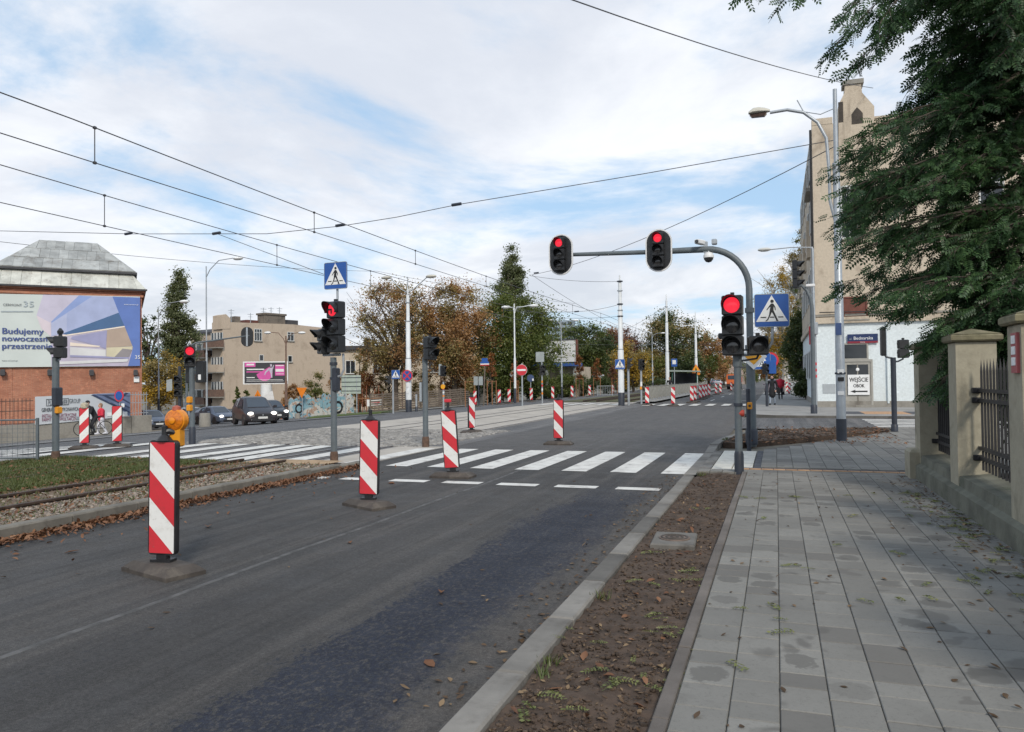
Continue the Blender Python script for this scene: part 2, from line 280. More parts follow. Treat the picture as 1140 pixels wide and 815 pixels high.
MAT = dict(
    road=asphalt('fresh_asphalt', (0.054, 0.052, 0.051), True), oldroad=asphalt('old_asphalt', (0.110, 0.108, 0.108)), midroad=asphalt('street_asphalt', (0.088, 0.088, 0.091)),
    paint=wornpaint('road_paint', (0.10, 0.10, 0.10)),
    paver=paver_mat('grey_paver', (0.200, 0.193, 0.176)), joint=mat('joint_sand', (0.10, 0.092, 0.08), .95, .3, 20),
    farpave=mat('far_paving', (0.27, 0.262, 0.25), .9, .18, .9, .2, 30, dirt=(.16, .15, .135), dirt_amt=.5),
    kerb=mat('kerb_concrete', (0.165, 0.155, 0.14), .9, .2, 2.5, .3, 90, dirt=(.07, .062, .053), dirt_amt=.95, dscale=1.3, rnd=.36),
    kerbold=mat('old_kerb_concrete', (0.17, 0.155, 0.13), .92, .2, 2.5, .35, 60, dirt=(.07, .06, .05), dirt_amt=.8, dscale=1.8, rnd=.12),
    edging=mat('edging_concrete', (0.135, 0.118, 0.105), .92, .18, 3, .3, 80, dirt=(.07, .055, .045), dirt_amt=.7, rnd=.14),
    soil=mat('garden_soil', (0.066, 0.044, 0.031), .98, .35, 9, .6, 60, dirt=(.105, .074, .052), dirt_amt=.8, dscale=3),
    clod=mat('soil_clods', (0.070, 0.048, 0.034), .98, .35, 20, .4, 60, rnd=.35),
    turf=mat('turf_soil', (0.075, 0.075, 0.030), .98, .35, 4, .4, 40, dirt=(.13, .10, .06), dirt_amt=.7, dscale=1.2),
    ballast=mat('dusty_ballast', (0.19, 0.155, 0.12), .95, .3, 6, .6, 60, dirt=(.13, .085, .05), dirt_amt=.8, dscale=2),
    tramslab=mat('track_concrete', (0.40, 0.365, 0.32), .9, .12, 1.2, .25, 40, dirt=(.24, .215, .185), dirt_amt=.7, dscale=.7),
    cobble=mat('granite_setts', (0.26, 0.245, 0.225), .85, .3, 7, .7, 9, dirt=(.15, .135, .12), dirt_amt=.7, dscale=5, rnd=.25),
    rail=mat('rusty_rail', (0.075, 0.050, 0.038), .6, .3, 8, .2, 80, metal=.4), railtop=mat('polished_rail', (0.20, 0.185, 0.175), .4, .15, 8, metal=.7),
    tactile=mat('white_tactile_slab', (0.60, 0.575, 0.51), .8, .1, 5, .2, 60, dirt=(.34, .30, .25), dirt_amt=.6, dscale=4), orange_pave=mat('ochre_brick_strip', (0.42, 0.25, 0.14), .85, .2, 9, rnd=.15), bluepave=mat('dark_blue_grey_slab', (0.062, 0.066, 0.078), .8, .2, 6),
    grnd=mat('trodden_ground', (0.16, 0.142, 0.112), .95, .25, .5, .3, 8, dirt=(.09, .092, .045), dirt_amt=.8, dscale=.13), grassfar=mat('far_grass', (0.075, 0.105, 0.028), .95, .3, 1.2, .5, 18, dirt=(.12, .11, .05), dirt_amt=.5),
    pole=mat('blue_grey_pole_paint', (0.105, 0.125, 0.138), .5, .12, 4, dirt=(.06, .065, .07), dirt_amt=.5, dscale=6), poledk=mat('dark_pole_paint', (0.028, 0.034, 0.048), .5, .2, 5),
    galv=mat('galvanised_steel', (0.36, 0.39, 0.42), .45, .1, 5, metal=.35, dirt=(.26, .28, .30), dirt_amt=.5), whitepole=mat('white_pole_paint', (0.66, 0.69, 0.71), .5, .07, 3, dirt=(.48, .49, .48), dirt_amt=.6, dscale=2), rustpole=mat('brown_concrete_pole', (0.16, 0.10, 0.075), .85, .25, 5),
    lens_body=mat('signal_black', (0.016, 0.017, 0.019), .42, .25, 8), lens_dark=mat('unlit_lens', (0.030, 0.030, 0.032), .12, .3, 40, spec=.8), visor=mat('visor_black', (0.012, 0.013, 0.015), .5, .2, 9),
    lit_red=emis('lit_red_lens', (1.0, 0.03, 0.06), 0.85, (.35,.02,.03)), rimwhite=mat('white_rim', (0.7, 0.7, 0.7), .5, .05, 5),
    signblue=mat('sign_blue', (0.016, 0.085, 0.33), .4, .08, 3), signwhite=mat('sign_white', (0.75, 0.76, 0.76), .45, .05, 6, dirt=(.6, .6, .58), dirt_amt=.4), signred=mat('sign_red', (0.55, 0.03, 0.045), .4, .08, 5), signyellow=mat('sign_yellow', (0.78, 0.36, 0.02), .4, .06, 5), signback=mat('sign_back_grey', (0.33, 0.36, 0.36), .55, .1, 3, metal=.2, dirt=(.26, .3, .28), dirt_amt=.5), black=mat('print_black', (0.012, 0.012, 0.014), .5, .1, 9),
    signorange=mat('work_sign_orange', (0.75, 0.22, 0.02), .5, .08, 4), amber=mat('amber_plastic', (0.72, 0.24, 0.006), .25, .15, 12, spec=.7), amberbox=mat('amber_box', (0.68, 0.27, 0.01), .4, .12, 9), amberdk=mat('amber_lens', (0.55, 0.15, 0.004), .18, .25, 50, spec=.8),
    stripeA=stripes_mat('striped_film', 1), stripeB=stripes_mat('striped_film_mirrored', -1), rubber=mat('rubber_foot', (0.062, 0.052, 0.045), .85, .25, 7, .3, 60, dirt=(.13, .11, .09), dirt_amt=.8, dscale=4), frameblk=mat('black_plastic', (0.016, 0.016, 0.018), .45, .3, 8, dirt=(.06, .055, .05), dirt_amt=.4),
    brick=brickmat('red_brick', (0.36, 0.125, 0.070), (0.45, 0.19, 0.11), (0.33, 0.24, 0.19)), plaster=plaster('beige_render', (0.52, 0.445, 0.35), (0.27, 0.215, 0.16), .85, .6), plaster2=plaster('worn_tan_render', (0.50, 0.41, 0.32), (0.33, 0.26, 0.20), .7, .6), whitewash=plaster('whitewash', (0.66, 0.72, 0.74), (0.55, 0.58, 0.56), .4, .5), cream=plaster('fence_render', (0.33, 0.30, 0.225), (0.17, 0.15, 0.105), .8, 1.9), concrete=plaster('old_concrete', (0.27, 0.255, 0.225), (0.14, 0.125, 0.105), .8, .8), mossy=mat('mossy_coping', (0.155, 0.140, 0.085), .95, .3, 5, .5, 50, dirt=(.30, .26, .19), dirt_amt=.5, dscale=6),
    plinth=mat('fence_plinth_concrete', (0.135, 0.135, 0.105), .92, .3, 2, .5, 40, dirt=(.055, .065, .038), dirt_amt=.8, dscale=2.2), roofmetal=mat('zinc_sheet', (0.36, 0.365, 0.35), .6, .2, 1.4, .15, 12, metal=.2, dirt=(.17, .145, .12), dirt_amt=.7, dscale=1.1, rnd=.16), roofpale=mat('pale_zinc_sheet', (0.52, 0.52, 0.47), .6, .15, 1.4, .15, 12, metal=.1, dirt=(.22, .19, .16), dirt_amt=.75, dscale=1.7, rnd=.1), roofdark=mat('roof_felt', (0.055, 0.055, 0.060), .8, .2, 2),
    chimney=plaster('sooty_brick', (0.17, 0.145, 0.12), (0.05, 0.045, 0.04), .9, .8), winframe=mat('window_white', (0.62, 0.63, 0.62), .5, .06, 4), glass=glassmat('window_glass'), board=mat('rust_red_board', (0.14, 0.045, 0.030), .7, .2, 5), door=mat('grey_door_paint', (0.32, 0.31, 0.28), .6, .1, 3, dirt=(.2, .18, .16), dirt_amt=.5), iron=mat('black_iron', (0.014, 0.014, 0.016), .5, .25, 9),
    navy=mat('print_navy', (0.045, 0.075, 0.235), .6, .05, 4), wood=mat('stake_wood', (0.30, 0.135, 0.06), .8, .2, 6), fencewood=mat('weathered_fence', (0.13, 0.105, 0.085), .85, .25, 4, rnd=.15), bark=mat('bark', (0.075, 0.060, 0.048), .95, .35, 5, .6, 25), barkpale=mat('birch_bark', (0.4, 0.38, 0.35), .9, .4, 5),
    wire=mat('wire_copper', (0.06, 0.06, 0.065), .5, .1, 5), graf=None,
    skin=mat('skin', (0.52, 0.32, 0.24), .6, .05, 30), hair=mat('hair', (0.10, 0.065, 0.04), .7, .2, 50), clothblack=mat('black_cloth', (0.014, 0.015, 0.018), .85, .25, 25, .3, 90), clothred=mat('red_cloth', (0.56, 0.022, 0.05), .75, .12, 20, .3, 60), clothwhite=mat('white_cloth', (0.62, 0.62, 0.66), .8, .08, 20, .2, 60), clothgrey=mat('pale_denim', (0.28, 0.33, 0.40), .85, .1, 20), shoedk=mat('dark_shoe', (0.02, 0.02, 0.02), .6, .2, 30),
    paintbrown=mat('metallic_brown_paint', (0.040, 0.034, 0.037), .3, .04, 3, metal=.35, spec=.6), paintblue=mat('grey_blue_paint', (0.10, 0.12, 0.165), .3, .04, 3, metal=.35, spec=.6), paintsilver=mat('silver_paint', (0.42, 0.44, 0.47), .3, .04, 3, metal=.4), paintred=mat('red_paint', (0.42, 0.02, 0.025), .3, .05, 3), paintorange=mat('orange_machine', (0.55, 0.12, 0.03), .45, .1, 3), carglass=glassmat('car_glass', (0.025, 0.04, 0.06)), tyre=mat('tyre', (0.016, 0.016, 0.017), .85, .2, 20), rim=mat('alloy_rim', (0.35, 0.36, 0.37), .35, .1, 9, metal=.6), headlit=emis('lit_headlight', (1.0, 0.93, 0.82), 2.6, (.8, .8, .8)), plate=mat('number_plate', (0.6, 0.6, 0.58), .5, .05, 9), grille=mat('grille_black', (0.02, 0.02, 0.022), .5, .2, 20),
    leaf_locust=leafmat('locust_leaves', [(0.020, 0.044, 0.019), (0.042, 0.096, 0.036), (0.105, 0.195, 0.068)], .38, .9),
    leaf_green=leafmat('green_leaves', [(0.055, 0.082, 0.018), (0.115, 0.150, 0.032), (0.230, 0.230, 0.048)], .4, .4), leaf_dark=leafmat('dark_green_leaves', [(0.032, 0.056, 0.020), (0.068, 0.098, 0.030), (0.135, 0.150, 0.042)], .36, .4), leaf_poplar=leafmat('poplar_leaves', [(0.080, 0.098, 0.042), (0.130, 0.152, 0.062), (0.200, 0.210, 0.09)], .4, .5),
    leaf_brown=leafmat('russet_leaves', [(0.22, 0.120, 0.050), (0.38, 0.205, 0.080), (0.52, 0.30, 0.125)], .42, .4), leaf_olive=leafmat('olive_brown_leaves', [(0.17, 0.140, 0.055), (0.30, 0.235, 0.085), (0.42, 0.31, 0.115)], .42, .4), leaf_yellow=leafmat('yellow_leaves', [(0.28, 0.18, 0.025), (0.50, 0.31, 0.03), (0.62, 0.40, 0.05)], .4, .5), leaf_red=leafmat('red_brown_leaves', [(0.09, 0.040, 0.026), (0.17, 0.070, 0.036), (0.26, 0.115, 0.05)], .3, .4), leaf_rust=leafmat('rust_leaves', [(0.17, 0.068, 0.022), (0.27, 0.105, 0.03), (0.36, 0.16, 0.045)], .35, .5),
    litter=leafmat('fallen_leaf_litter', [(0.085, 0.042, 0.024), (0.18, 0.082, 0.040), (0.30, 0.16, 0.085)], .15, 4), littergreen=leafmat('fallen_green_leaf', [(0.085, 0.11, 0.03), (0.16, 0.18, 0.06), (0.27, 0.24, 0.10)], .2, 4), litterdry=leafmat('dry_leaf_crumbs', [(0.045, 0.030, 0.018), (0.11, 0.068, 0.038), (0.33, 0.23, 0.13)], .15, 4), grassblade=leafmat('grass_blades', [(0.15, 0.105, 0.05), (0.075, 0.100, 0.026), (0.105, 0.130, 0.034), (0.22, 0.19, 0.08)], .3, .8), pebble=mat('ballast_stones', (0.235, 0.195, 0.16), .9, .25, 9, .3, 50, rnd=.4),
)
M = MAT

# ------------------------------------------------------------------ mesh builder
class MB:
    def __init__(s): s.v = []; s.f = []; s.m = []
    def add(s, vs, fs, m=0):
        o = len(s.v); s.v += [tuple(v) for v in vs]; s.f += [tuple(i+o for i in f) for f in fs]; s.m += [m]*len(fs); return s
    def box(s, x0, x1, y0, y1, z0, z1, m=0):
        return s.add([(x0,y0,z0),(x1,y0,z0),(x1,y1,z0),(x0,y1,z0),(x0,y0,z1),(x1,y0,z1),(x1,y1,z1),(x0,y1,z1)],
                     [(3,2,1,0),(4,5,6,7),(0,1,5,4),(1,2,6,5),(2,3,7,6),(3,0,4,7)], m)
    def cbox(s, cx, cy, cz, sx, sy, sz, b=0.02, m=0, rz=0.0):
        vs = []; hx, hy, hz = sx/2, sy/2, sz/2
        lv = [(hx-b, hy-b, -hz), (hx, hy, -hz+b), (hx, hy, hz-b), (hx-b, hy-b, hz)]
        c, q = cos(rz), sin(rz)
        for ax, ay, z in lv:
            for px, py in ((-ax,-ay+0),(ax,-ay),(ax,ay),(-ax,ay)):
                vs.append((cx+px*c-py*q, cy+px*q+py*c, cz+z))
        fs = [(3,2,1,0), (12,13,14,15)]
        for k in range(3):
            for i in range(4): j = (i+1) % 4; fs.append((4*k+i, 4*k+j, 4*k+4+j, 4*k+4+i))
        return s.add(vs, fs, m)
    def tube(s, pts, r, n=8, m=0, cap=True):
        pts = [Vector(p) for p in pts]; rs = r if isinstance(r, (list, tuple)) else [r]*len(pts)
        t0 = (pts[1]-pts[0]).normalized(); up = Vector((0,0,1)) if abs(t0.z) < .95 else Vector((1,0,0))
        a = t0.cross(up).normalized(); vs = []; fs = []
        for i, p in enumerate(pts):
            if i == 0: t = pts[1]-pts[0]
            elif i == len(pts)-1: t = pts[-1]-pts[-2]
            else: t = (pts[i+1]-pts[i]).normalized()+(pts[i]-pts[i-1]).normalized()
            t.normalize(); a = (a-t*a.dot(t)).normalized(); b = t.cross(a)
            for k in range(n):
                g = 2*pi*k/n; vs.append(p+(a*cos(g)+b*sin(g))*rs[i])
        for i in range(len(pts)-1):
            for k in range(n):
                j = (k+1) % n; fs.append((i*n+k, i*n+j, (i+1)*n+j, (i+1)*n+k))
        if cap: fs.append(tuple(range(n-1,-1,-1))); fs.append(tuple((len(pts)-1)*n+k for k in range(n)))
        return s.add(vs, fs, m)
    def lathe(s, prof, n=16, c=(0,0,0), m=0, axis='Z', cap=True):
        vs = []; fs = []
        for r, z in prof:
            for k in range(n):
                g = 2*pi*k/n; x, y = r*cos(g), r*sin(g)
                vs.append((c[0]+x, c[1]+y, c[2]+z) if axis == 'Z' else (c[0]+x, c[1]+z, c[2]-y) if axis == 'Y' else (c[0]+z, c[1]+x, c[2]+y))
        for i in range(len(prof)-1):
            for k in range(n):
                j = (k+1) % n; fs.append((i*n+k, i*n+j, (i+1)*n+j, (i+1)*n+k))
        if cap: fs.append(tuple(range(n-1,-1,-1))); fs.append(tuple((len(prof)-1)*n+k for k in range(n)))
        return s.add(vs, fs, m)
    def prism(s, poly, y0, y1, m=0):
        """polygon in (x, z), counter-clockwise seen from -Y, from y0 (front) to y1"""
        n = len(poly); vs = [(x, y0, z) for x, z in poly]+[(x, y1, z) for x, z in poly]
        fs = [tuple(range(n)), tuple(range(2*n-1, n-1, -1))]
        for i in range(n): j = (i+1) % n; fs.append((j, i, n+i, n+j))
        return s.add(vs, fs, m)
    def slab(s, poly, z0, z1, m=0):
        """polygon in (x, y), counter-clockwise from above"""
        n = len(poly); vs = [(x, y, z1) for x, y in poly]+[(x, y, z0) for x, y in poly]
        fs = [tuple(range(n)), tuple(range(2*n-1, n-1, -1))]
        for i in range(n): j = (i+1) % n; fs.append((i, n+i, n+j, j)[::1])
        return s.add(vs, fs, m)
    def ball(s, c, r, n=10, m=0, sz=(1,1,1)):
        prof = [(max(1e-4, r*sin(pi*i/6)), -r*cos(pi*i/6)) for i in range(7)]
        o = len(s.v); s.lathe(prof, n, (0,0,0), m)
        for i in range(o, len(s.v)): x, y, z = s.v[i]; s.v[i] = (c[0]+x*sz[0], c[1]+y*sz[1], c[2]+z*sz[2])
        return s
    def xf(s, mtx):
        s.v = [tuple(mtx @ Vector(v)) for v in s.v]; return s
    def build(s, name, mats, parent=None, smooth=True, loc=None, rz=None):
        me = bpy.data.meshes.new(name); me.from_pydata(s.v, [], s.f)
        mats = mats if isinstance(mats, (list, tuple)) else [mats]
        for q in mats: me.materials.append(M[q] if isinstance(q, str) else q)
        if len(mats) > 1: me.polygons.foreach_set('material_index', s.m)
        if smooth:
            me.shade_smooth(); me.set_sharp_from_angle(angle=R(38))
        me.update()
        o = bpy.data.objects.new(name, me); COL.objects.link(o)
        if parent: o.parent = parent
        if loc is not None: o.location = loc
        if rz is not None: o.rotation_euler.z = rz
        return o
def tag(o, label=None, cat=None, group=None, kind=None):
    for k, v in (('label', label), ('category', cat), ('group', group), ('kind', kind)):
        if v: o[k] = v
    return o
def thing(name, label, cat, loc=(0,0,0), rz=0.0, group=None):
    o = bpy.data.objects.new(name, None); COL.objects.link(o); o.location = loc; o.rotation_euler.z = rz; o.empty_display_size = .3
    return tag(o, label, cat, group)
def copy_tree(o, parent=None):
    c = o.copy(); COL.objects.link(c); c.parent = parent
    for ch in list(o.children): copy_tree(ch, c)
    return c
def npmesh(name, V, Fq, mats, parent=None, mi=None, smooth=False):
    """numpy verts (N,3) and equal-sized faces (M,k)"""
    me = bpy.data.meshes.new(name); V = np.asarray(V, np.float32); Fq = np.asarray(Fq, np.int32); k = Fq.shape[1]
    me.vertices.add(len(V)); me.vertices.foreach_set('co', V.ravel())
    me.loops.add(Fq.size); me.loops.foreach_set('vertex_index', Fq.ravel())
    me.polygons.add(len(Fq)); me.polygons.foreach_set('loop_start', np.arange(0, Fq.size, k, dtype=np.int32))
    mats = mats if isinstance(mats, (list, tuple)) else [mats]
    for q in mats: me.materials.append(M[q] if isinstance(q, str) else q)
    if mi is not None: me.polygons.foreach_set('material_index', np.asarray(mi, np.int32))
    me.update(calc_edges=True); me.validate()
    if smooth: me.shade_smooth()
    o = bpy.data.objects.new(name, me); COL.objects.link(o)
    if parent: o.parent = parent
    return o
def text_mesh(name, body, size, m, parent, loc, rot=(pi/2,0,0), align='LEFT', bold=0.0, xs=1.0, ext=0.002):
    cu = bpy.data.curves.new('txt', 'FONT'); cu.body = body; cu.size = size; cu.align_x = align; cu.align_y = 'CENTER'; cu.extrude = ext; cu.offset = bold; cu.resolution_u = 2
    t = bpy.data.objects.new('txt', cu); COL.objects.link(t); dg = bpy.context.evaluated_depsgraph_get()
    me = bpy.data.meshes.new_from_object(t.evaluated_get(dg)); bpy.data.objects.remove(t); bpy.data.curves.remove(cu)
    me.name = name; me.materials.clear(); me.materials.append(M[m] if isinstance(m, str) else m)
    me.transform(Matrix.Diagonal((xs, 1, 1, 1)))
    o = bpy.data.objects.new(name, me); COL.objects.link(o); o.parent = parent; o.location = loc; o.rotation_euler = rot
    return o
def arc(c, r, a0, a1, n, plane='XZ'):
    out = []
    for i in range(n+1):
        a = a0+(a1-a0)*i/n; out.append((c[0]+r*cos(a), c[1], c[2]+r*sin(a)) if plane == 'XZ' else (c[0]+r*cos(a), c[1]+r*sin(a), c[2]))
    return out
def sheet(name, x0, x1, y0, y1, off, m, kind='structure', parent=None):
    """level sheet over the terrain, split where the terrain bends"""
    xs = sorted({x0, x1} | {q for q in (-18.0, -46.0) if x0 < q < x1}); b = MB()
    for a, c in zip(xs, xs[1:]):
        b.add([(a,y0,zg(a)+off),(c,y0,zg(c)+off),(c,y1,zg(c)+off),(a,y1,zg(a)+off)], [(0,1,2,3)])
    o = b.build(name, m, parent, smooth=False)
    return tag(o, kind=kind) if kind and not parent else o
exec_sections = True
# ================================================================== SETTING
def struct(o): return tag(o, kind='structure')
XS = (-2500, -46, -18, 2500)
b = MB()
for a, c in zip(XS, XS[1:]):
    b.add([(a,-300,zg(a)-.05),(c,-300,zg(c)-.05),(c,3500,zg(c)-.05),(a,3500,zg(a)-.05)], [(0,1,2,3)])
struct(b.build('ground', 'grnd', smooth=False))
# gently rising wooded ground is left to the tree line; roads next
sheet('main_road', -8.05, -1.37, -30, 900, 0.0, 'road')
sheet('junction_asphalt', -9.55, -8.05, 17.9, 56, 0.002, 'oldroad')
sheet('side_street', -1.5, 90, 27, 34.3, 0.004, 'midroad')
sheet('left_carriageway', -28, -16.4, -60, 900, 0.0, 'midroad')
sheet('cycle_path', -37.2, -28.6, -60, 34, 0.01, 'oldroad')
sheet('path_kerb_strip', -28.6, -28, -60, 33, 0.06, 'farpave')
# side street on the left, running off between the brick hall and the tan tenement
a_ = R(133); dx, dy = cos(a_), sin(a_); nx, ny = -dy, dx
b = MB(); L0 = Vector((-28, 39, 0)); P_ = []
for i in range(40):
    for sgn in (-6.5, 5.5):
        q = L0+Vector((dx, dy, 0))*(i*3)+Vector((nx, ny, 0))*sgn; P_.append((q.x, q.y, zg(q.x)+.03))
b.add(P_, [(2*i, 2*i+1, 2*i+3, 2*i+2) for i in range(39)]); struct(b.build('left_side_street', 'midroad', smooth=False))
sheet('junction_mouth', -34, -28, 32, 46, 0.012, 'midroad')
sheet('left_pavement', -28.5, -26, 52, 400, 0.08, 'farpave')
# track bed
sheet('track_paving', -16.4, -9.55, 24.5, 57, 0.006, 'tramslab')
sheet('track_verge', -16.2, -8.2, -30, 13.5, 0.05, 'turf')
sheet('ballast_bed', -9.62, -8.25, -30, 13.3, 0.060, 'ballast'); sheet('track_earth', -11.3, -9.62, -30, 13.3, 0.060, mat('track_earth', (.125,.085,.055), .95, .3, 6, .5, 50, dirt=(.22,.17,.12), dirt_amt=.6, dscale=2))
sheet('crossing_paving', -16.4, -8.05, 13.5, 17.9, 0.005, 'oldroad')
sheet('far_track_verge', -16.2, -9.6, 57, 400, 0.04, 'turf')
sheet('verge_footpath', -17.4, -16.2, -30, 13.5, 0.055, 'farpave')
sheet('platform_paving', -9.6, -8.1, 54, 130, 0.14, 'farpave')
sheet('refuge_paving', -9.4, -8.1, 13.9, 18.2, 0.014, 'tramslab')
sheet('sand_patch', -10.6, -8.6, 13.25, 14.0, 0.066, mat('sand', (.36, .25, .15), .95, .2, 4, .3, 60))
cob = tag(sheet('sett_paving', -16.4, -8.6, 17.9, 24.5, 0.0, 'joint', None), kind='structure')
# granite setts between the crossing and the concrete slabs
vs = []; fs = []
base = np.array([(-1,-1,0),(1,-1,0),(1,1,0),(-1,1,0),(-.72,-.72,1),(.72,-.72,1),(.72,.72,1),(-.72,.72,1)], float)
fq = np.array([(4,5,6,7),(0,1,5,4),(1,2,6,5),(2,3,7,6),(3,0,4,7)])
row = 0; y = 17.95
while y < 24.4:
    x = -16.35+random.random()*.1
    while x < -8.7:
        wx = random.uniform(.13, .19)
        if not any(abs(x+wx/2-q) < .1 for q in (-9.7, -10.75, -12.95, -14.0)) and x < -8.65-.35*max(0, 20-y)**1.0*0.4:
            o = len(vs)*8; vs.append(base*np.array([wx/2-.008, .075, .035])+np.array([x+wx/2, y+.08, random.uniform(-.008, .004)])); fs.append(fq+o)
        x += wx
    y += .165
o = npmesh('sett', np.concatenate(vs), np.concatenate(fs), 'cobble', cob); o['kind'] = 'stuff'

# rails: two metre-gauge tracks along the road
trk = struct(MB().box(-14.3, -9.4, -30, -29.9, .0, .05).build('tram_track', 'ballast', smooth=False))
for x in (-9.7, -10.75, -12.95, -14.0):
    near = MB(); far = MB()
    zt_ = .118 if x > -12 else .082
    near.box(x-.012, x+.012, -30, 13.5, .0, zt_-.03, 0)
    near.prism([(x-.032,zt_-.034),(x+.032,zt_-.034),(x+.032,zt_-.008),(x+.024,zt_),(x-.024,zt_),(x-.032,zt_-.008)], -30, 13.5, 0)
    near.build('rail', 'rail', trk)
    near = MB(); near.box(x-.035, x+.035, 13.5, 57, -.02, .016, 0).box(x+.036, x+.075, 13.5, 57, -.02, .0125, 1); near.build('grooved_rail', ['railtop', 'rail'], trk, smooth=False)
    far.box(x-.035, x+.035, 57, 400, .03, .17, 0); far.build('rail', 'rail', trk)

# left kerb: stones one metre long
lk = struct(MB().box(-8.22, -8.07, -12, 13.2, -.05, .05).build('left_kerb', 'kerbold', smooth=False))
kst = MB(); kst.cbox(0, .5, .035, .2, .988, .23, .018); kproto = kst.build('kerb_stone', 'kerbold', lk); kproto.location = (-8.16, -1, 0)
for i in range(-3, 14):
    if i == -1: continue
    o = kproto.copy(); COL.objects.link(o); o.location = (-8.16+random.uniform(-.006,.006), i, random.uniform(-.006,.006)+(0 if i < 12 else -.035*(i-11)))
# right kerb
KX = -1.405
rk = struct(MB().box(-1.53, -1.4, -6, 13.3, -.06, .02).build('right_kerb', 'kerb', smooth=False))
kst = MB(); kst.cbox(0, .5, .0, .18, .988, .2, .014); kp = kst.build('kerb_stone', 'kerb', rk); kp.location = (KX, 0, 0)
for i in range(-4, 13):
    if i == 0: continue
    o = kp.copy(); COL.objects.link(o); o.location = (KX+random.uniform(-.006,.006), i+.0, random.uniform(-.004,.004))
# dropped kerb at the crossing and the curved kerb round the corner bed
dk = MB(); dk.add([(-1.46,13.02,.1),(-1.31,13.02,.1),(-1.33,13.7,.03),(-1.5,13.7,.02),(-1.46,13.02,-.1),(-1.5,13.7,-.1)], [(0,1,2,3),(4,0,3,5)])
dk.box(-1.57, -1.37, 13.7, 17.9, -.1, .024); dk.build('dropped_kerb', 'kerb', rk, smooth=False)
CURVE = [(-1.47,17.9),(-1.47,19.2),(-1.42,20.4),(-1.28,21.8),(-1.02,23.2),(-.62,24.4),(0.05,25.3),(1.0,26.0),(2.1,26.5),(3.3,26.75),(5,26.85),(7,26.9),(12,26.9),(30,26.9)]
def ribbon(pts, wl, wr, z0, z1):
    b = MB(); vs = []; n = len(pts)
    for i, p in enumerate(pts):
        a = Vector(pts[max(0,i-1)]); c = Vector(pts[min(n-1,i+1)]); t = (c-a).normalized(); nn = Vector((-t.y, t.x)); q = Vector(p)
        zt = z1 if not isinstance(z1, (list, tuple)) else z1[i]
        l, r = q+nn*wl, q-nn*wr
        vs += [(l.x,l.y,z0),(l.x,l.y,zt),(r.x,r.y,zt),(r.x,r.y,z0)]
    fs = []
    for i in range(n-1):
        for k in range(3): fs.append((4*i+k, 4*i+k+1, 4*i+k+5, 4*i+k+4))
    fs += [(3,2,1,0), (4*n-4,4*n-3,4*n-2,4*n-1)]
    return b.add(vs, [f[::-1] for f in fs])
for i in range(len(CURVE)-1):
    z = [.03, .09] if i == 0 else [.1, .1]
    p0, p1 = Vector(CURVE[i]), Vector(CURVE[i+1]); t = (p1-p0).normalized()*.006
    ribbon([tuple(p0+t), tuple(p1-t)], .1, .1, -.1, z).build('kerb_stone', 'kerb', rk, smooth=False)
CURVE2 = [(30,34.4),(4,34.4),(1,34.45),(0,34.7),(-.8,35.3),(-1.3,36.2),(-1.47,37.4),(-1.47,300)]
ribbon(CURVE2, .1, .1, -.1, .1).build('far_kerb', 'kerb', rk, smooth=False)

# right pavement
side = struct(MB().box(-.52, 2.3, -6, 14.05, -.1, .088).build('sidewalk', 'joint', smooth=False))
ed = MB(); ed.cbox(0, .5, .0, .075, .992, .216, .006); ep = ed.build('edging_stone', 'edging', side); ep.location = (-.545, 0, 0)
for i in range(-4, 14):
    if i == 0: continue
    o = ep.copy(); COL.objects.link(o); o.location = (-.545+random.uniform(-.003,.003), i-.35, random.uniform(-.003,.003))
xs = [-.502]+[-.245+.2335*k for k in range(10)]; xs.append(2.16)
protos = {}
def paver(w, l):
    k = (round(w, 3), round(l, 2))
    if k not in protos:
        b = MB(); b.cbox(0, 0, -.03, w-.005, l-.009, .06, .0045); me = b.build('paver', 'paver', side); protos[k] = me.data; bpy.data.objects.remove(me)
    return protos[k]
cand = []
for a, c in zip(xs, xs[1:]):
    y = -2+random.random()*.3
    while y < 14.05:
        l = random.choice((.2, .3, .3, .3, .4)); l = min(l, 14.05-y)
        if l > .05: cand.append(((a+c)/2, y+l/2, c-a, l))
        y += l
vis = [q for q in cand if q[1] > 3.2]; vis.sort(key=lambda q: hypot(q[0], q[1])); rest = vis[298:]+[q for q in cand if q[1] <= 3.2]
for x, y, wd, l in vis[:298]:
    o = bpy.data.objects.new('paver', paver(wd, l)); COL.objects.link(o); o.parent = side; o.location = (x, y, .1+random.uniform(-.0014,.0014))
b = MB()
for x, y, wd, l in rest: b.cbox(x, y, .07, wd-.005, l-.009, .06, .0045)
o = b.build('pavers', 'paver', side, smooth=False); o['kind'] = 'stuff'
# ground behind the crossing: bigger slabs up to the corner bed
pg = [(-.3,14.4)]+[(-.3,18.3),(3.2,25.0),(4.0,26.8),(30,26.8),(30,14.4)]
far = struct(MB().slab(pg, -.1, .088).build('corner_pavement', 'joint', smooth=False))
def inside(x, y):
    return y > 14.42 and y < 26.7 and x > -.3 and not (y > 18.3+(x+.3)*6.7/3.5 and x < 3.2) 
b = MB(); x = -.3
while x < 9:
    y = 14.43+random.random()*.1
    while y < 26.6:
        l = random.choice((.3, .4, .5))
        if inside(x+.01, y+l+.02) and inside(x+.27, y+l) and not (x < -.0 and y < 17.6 and x > -9 and False): b.cbox(x+.1375, y+l/2, .07, .27, l-.007, .06, .0045)
        y += l
    x += .2775
o = b.build('pavers', 'paver', far, smooth=False); o['kind'] = 'stuff'
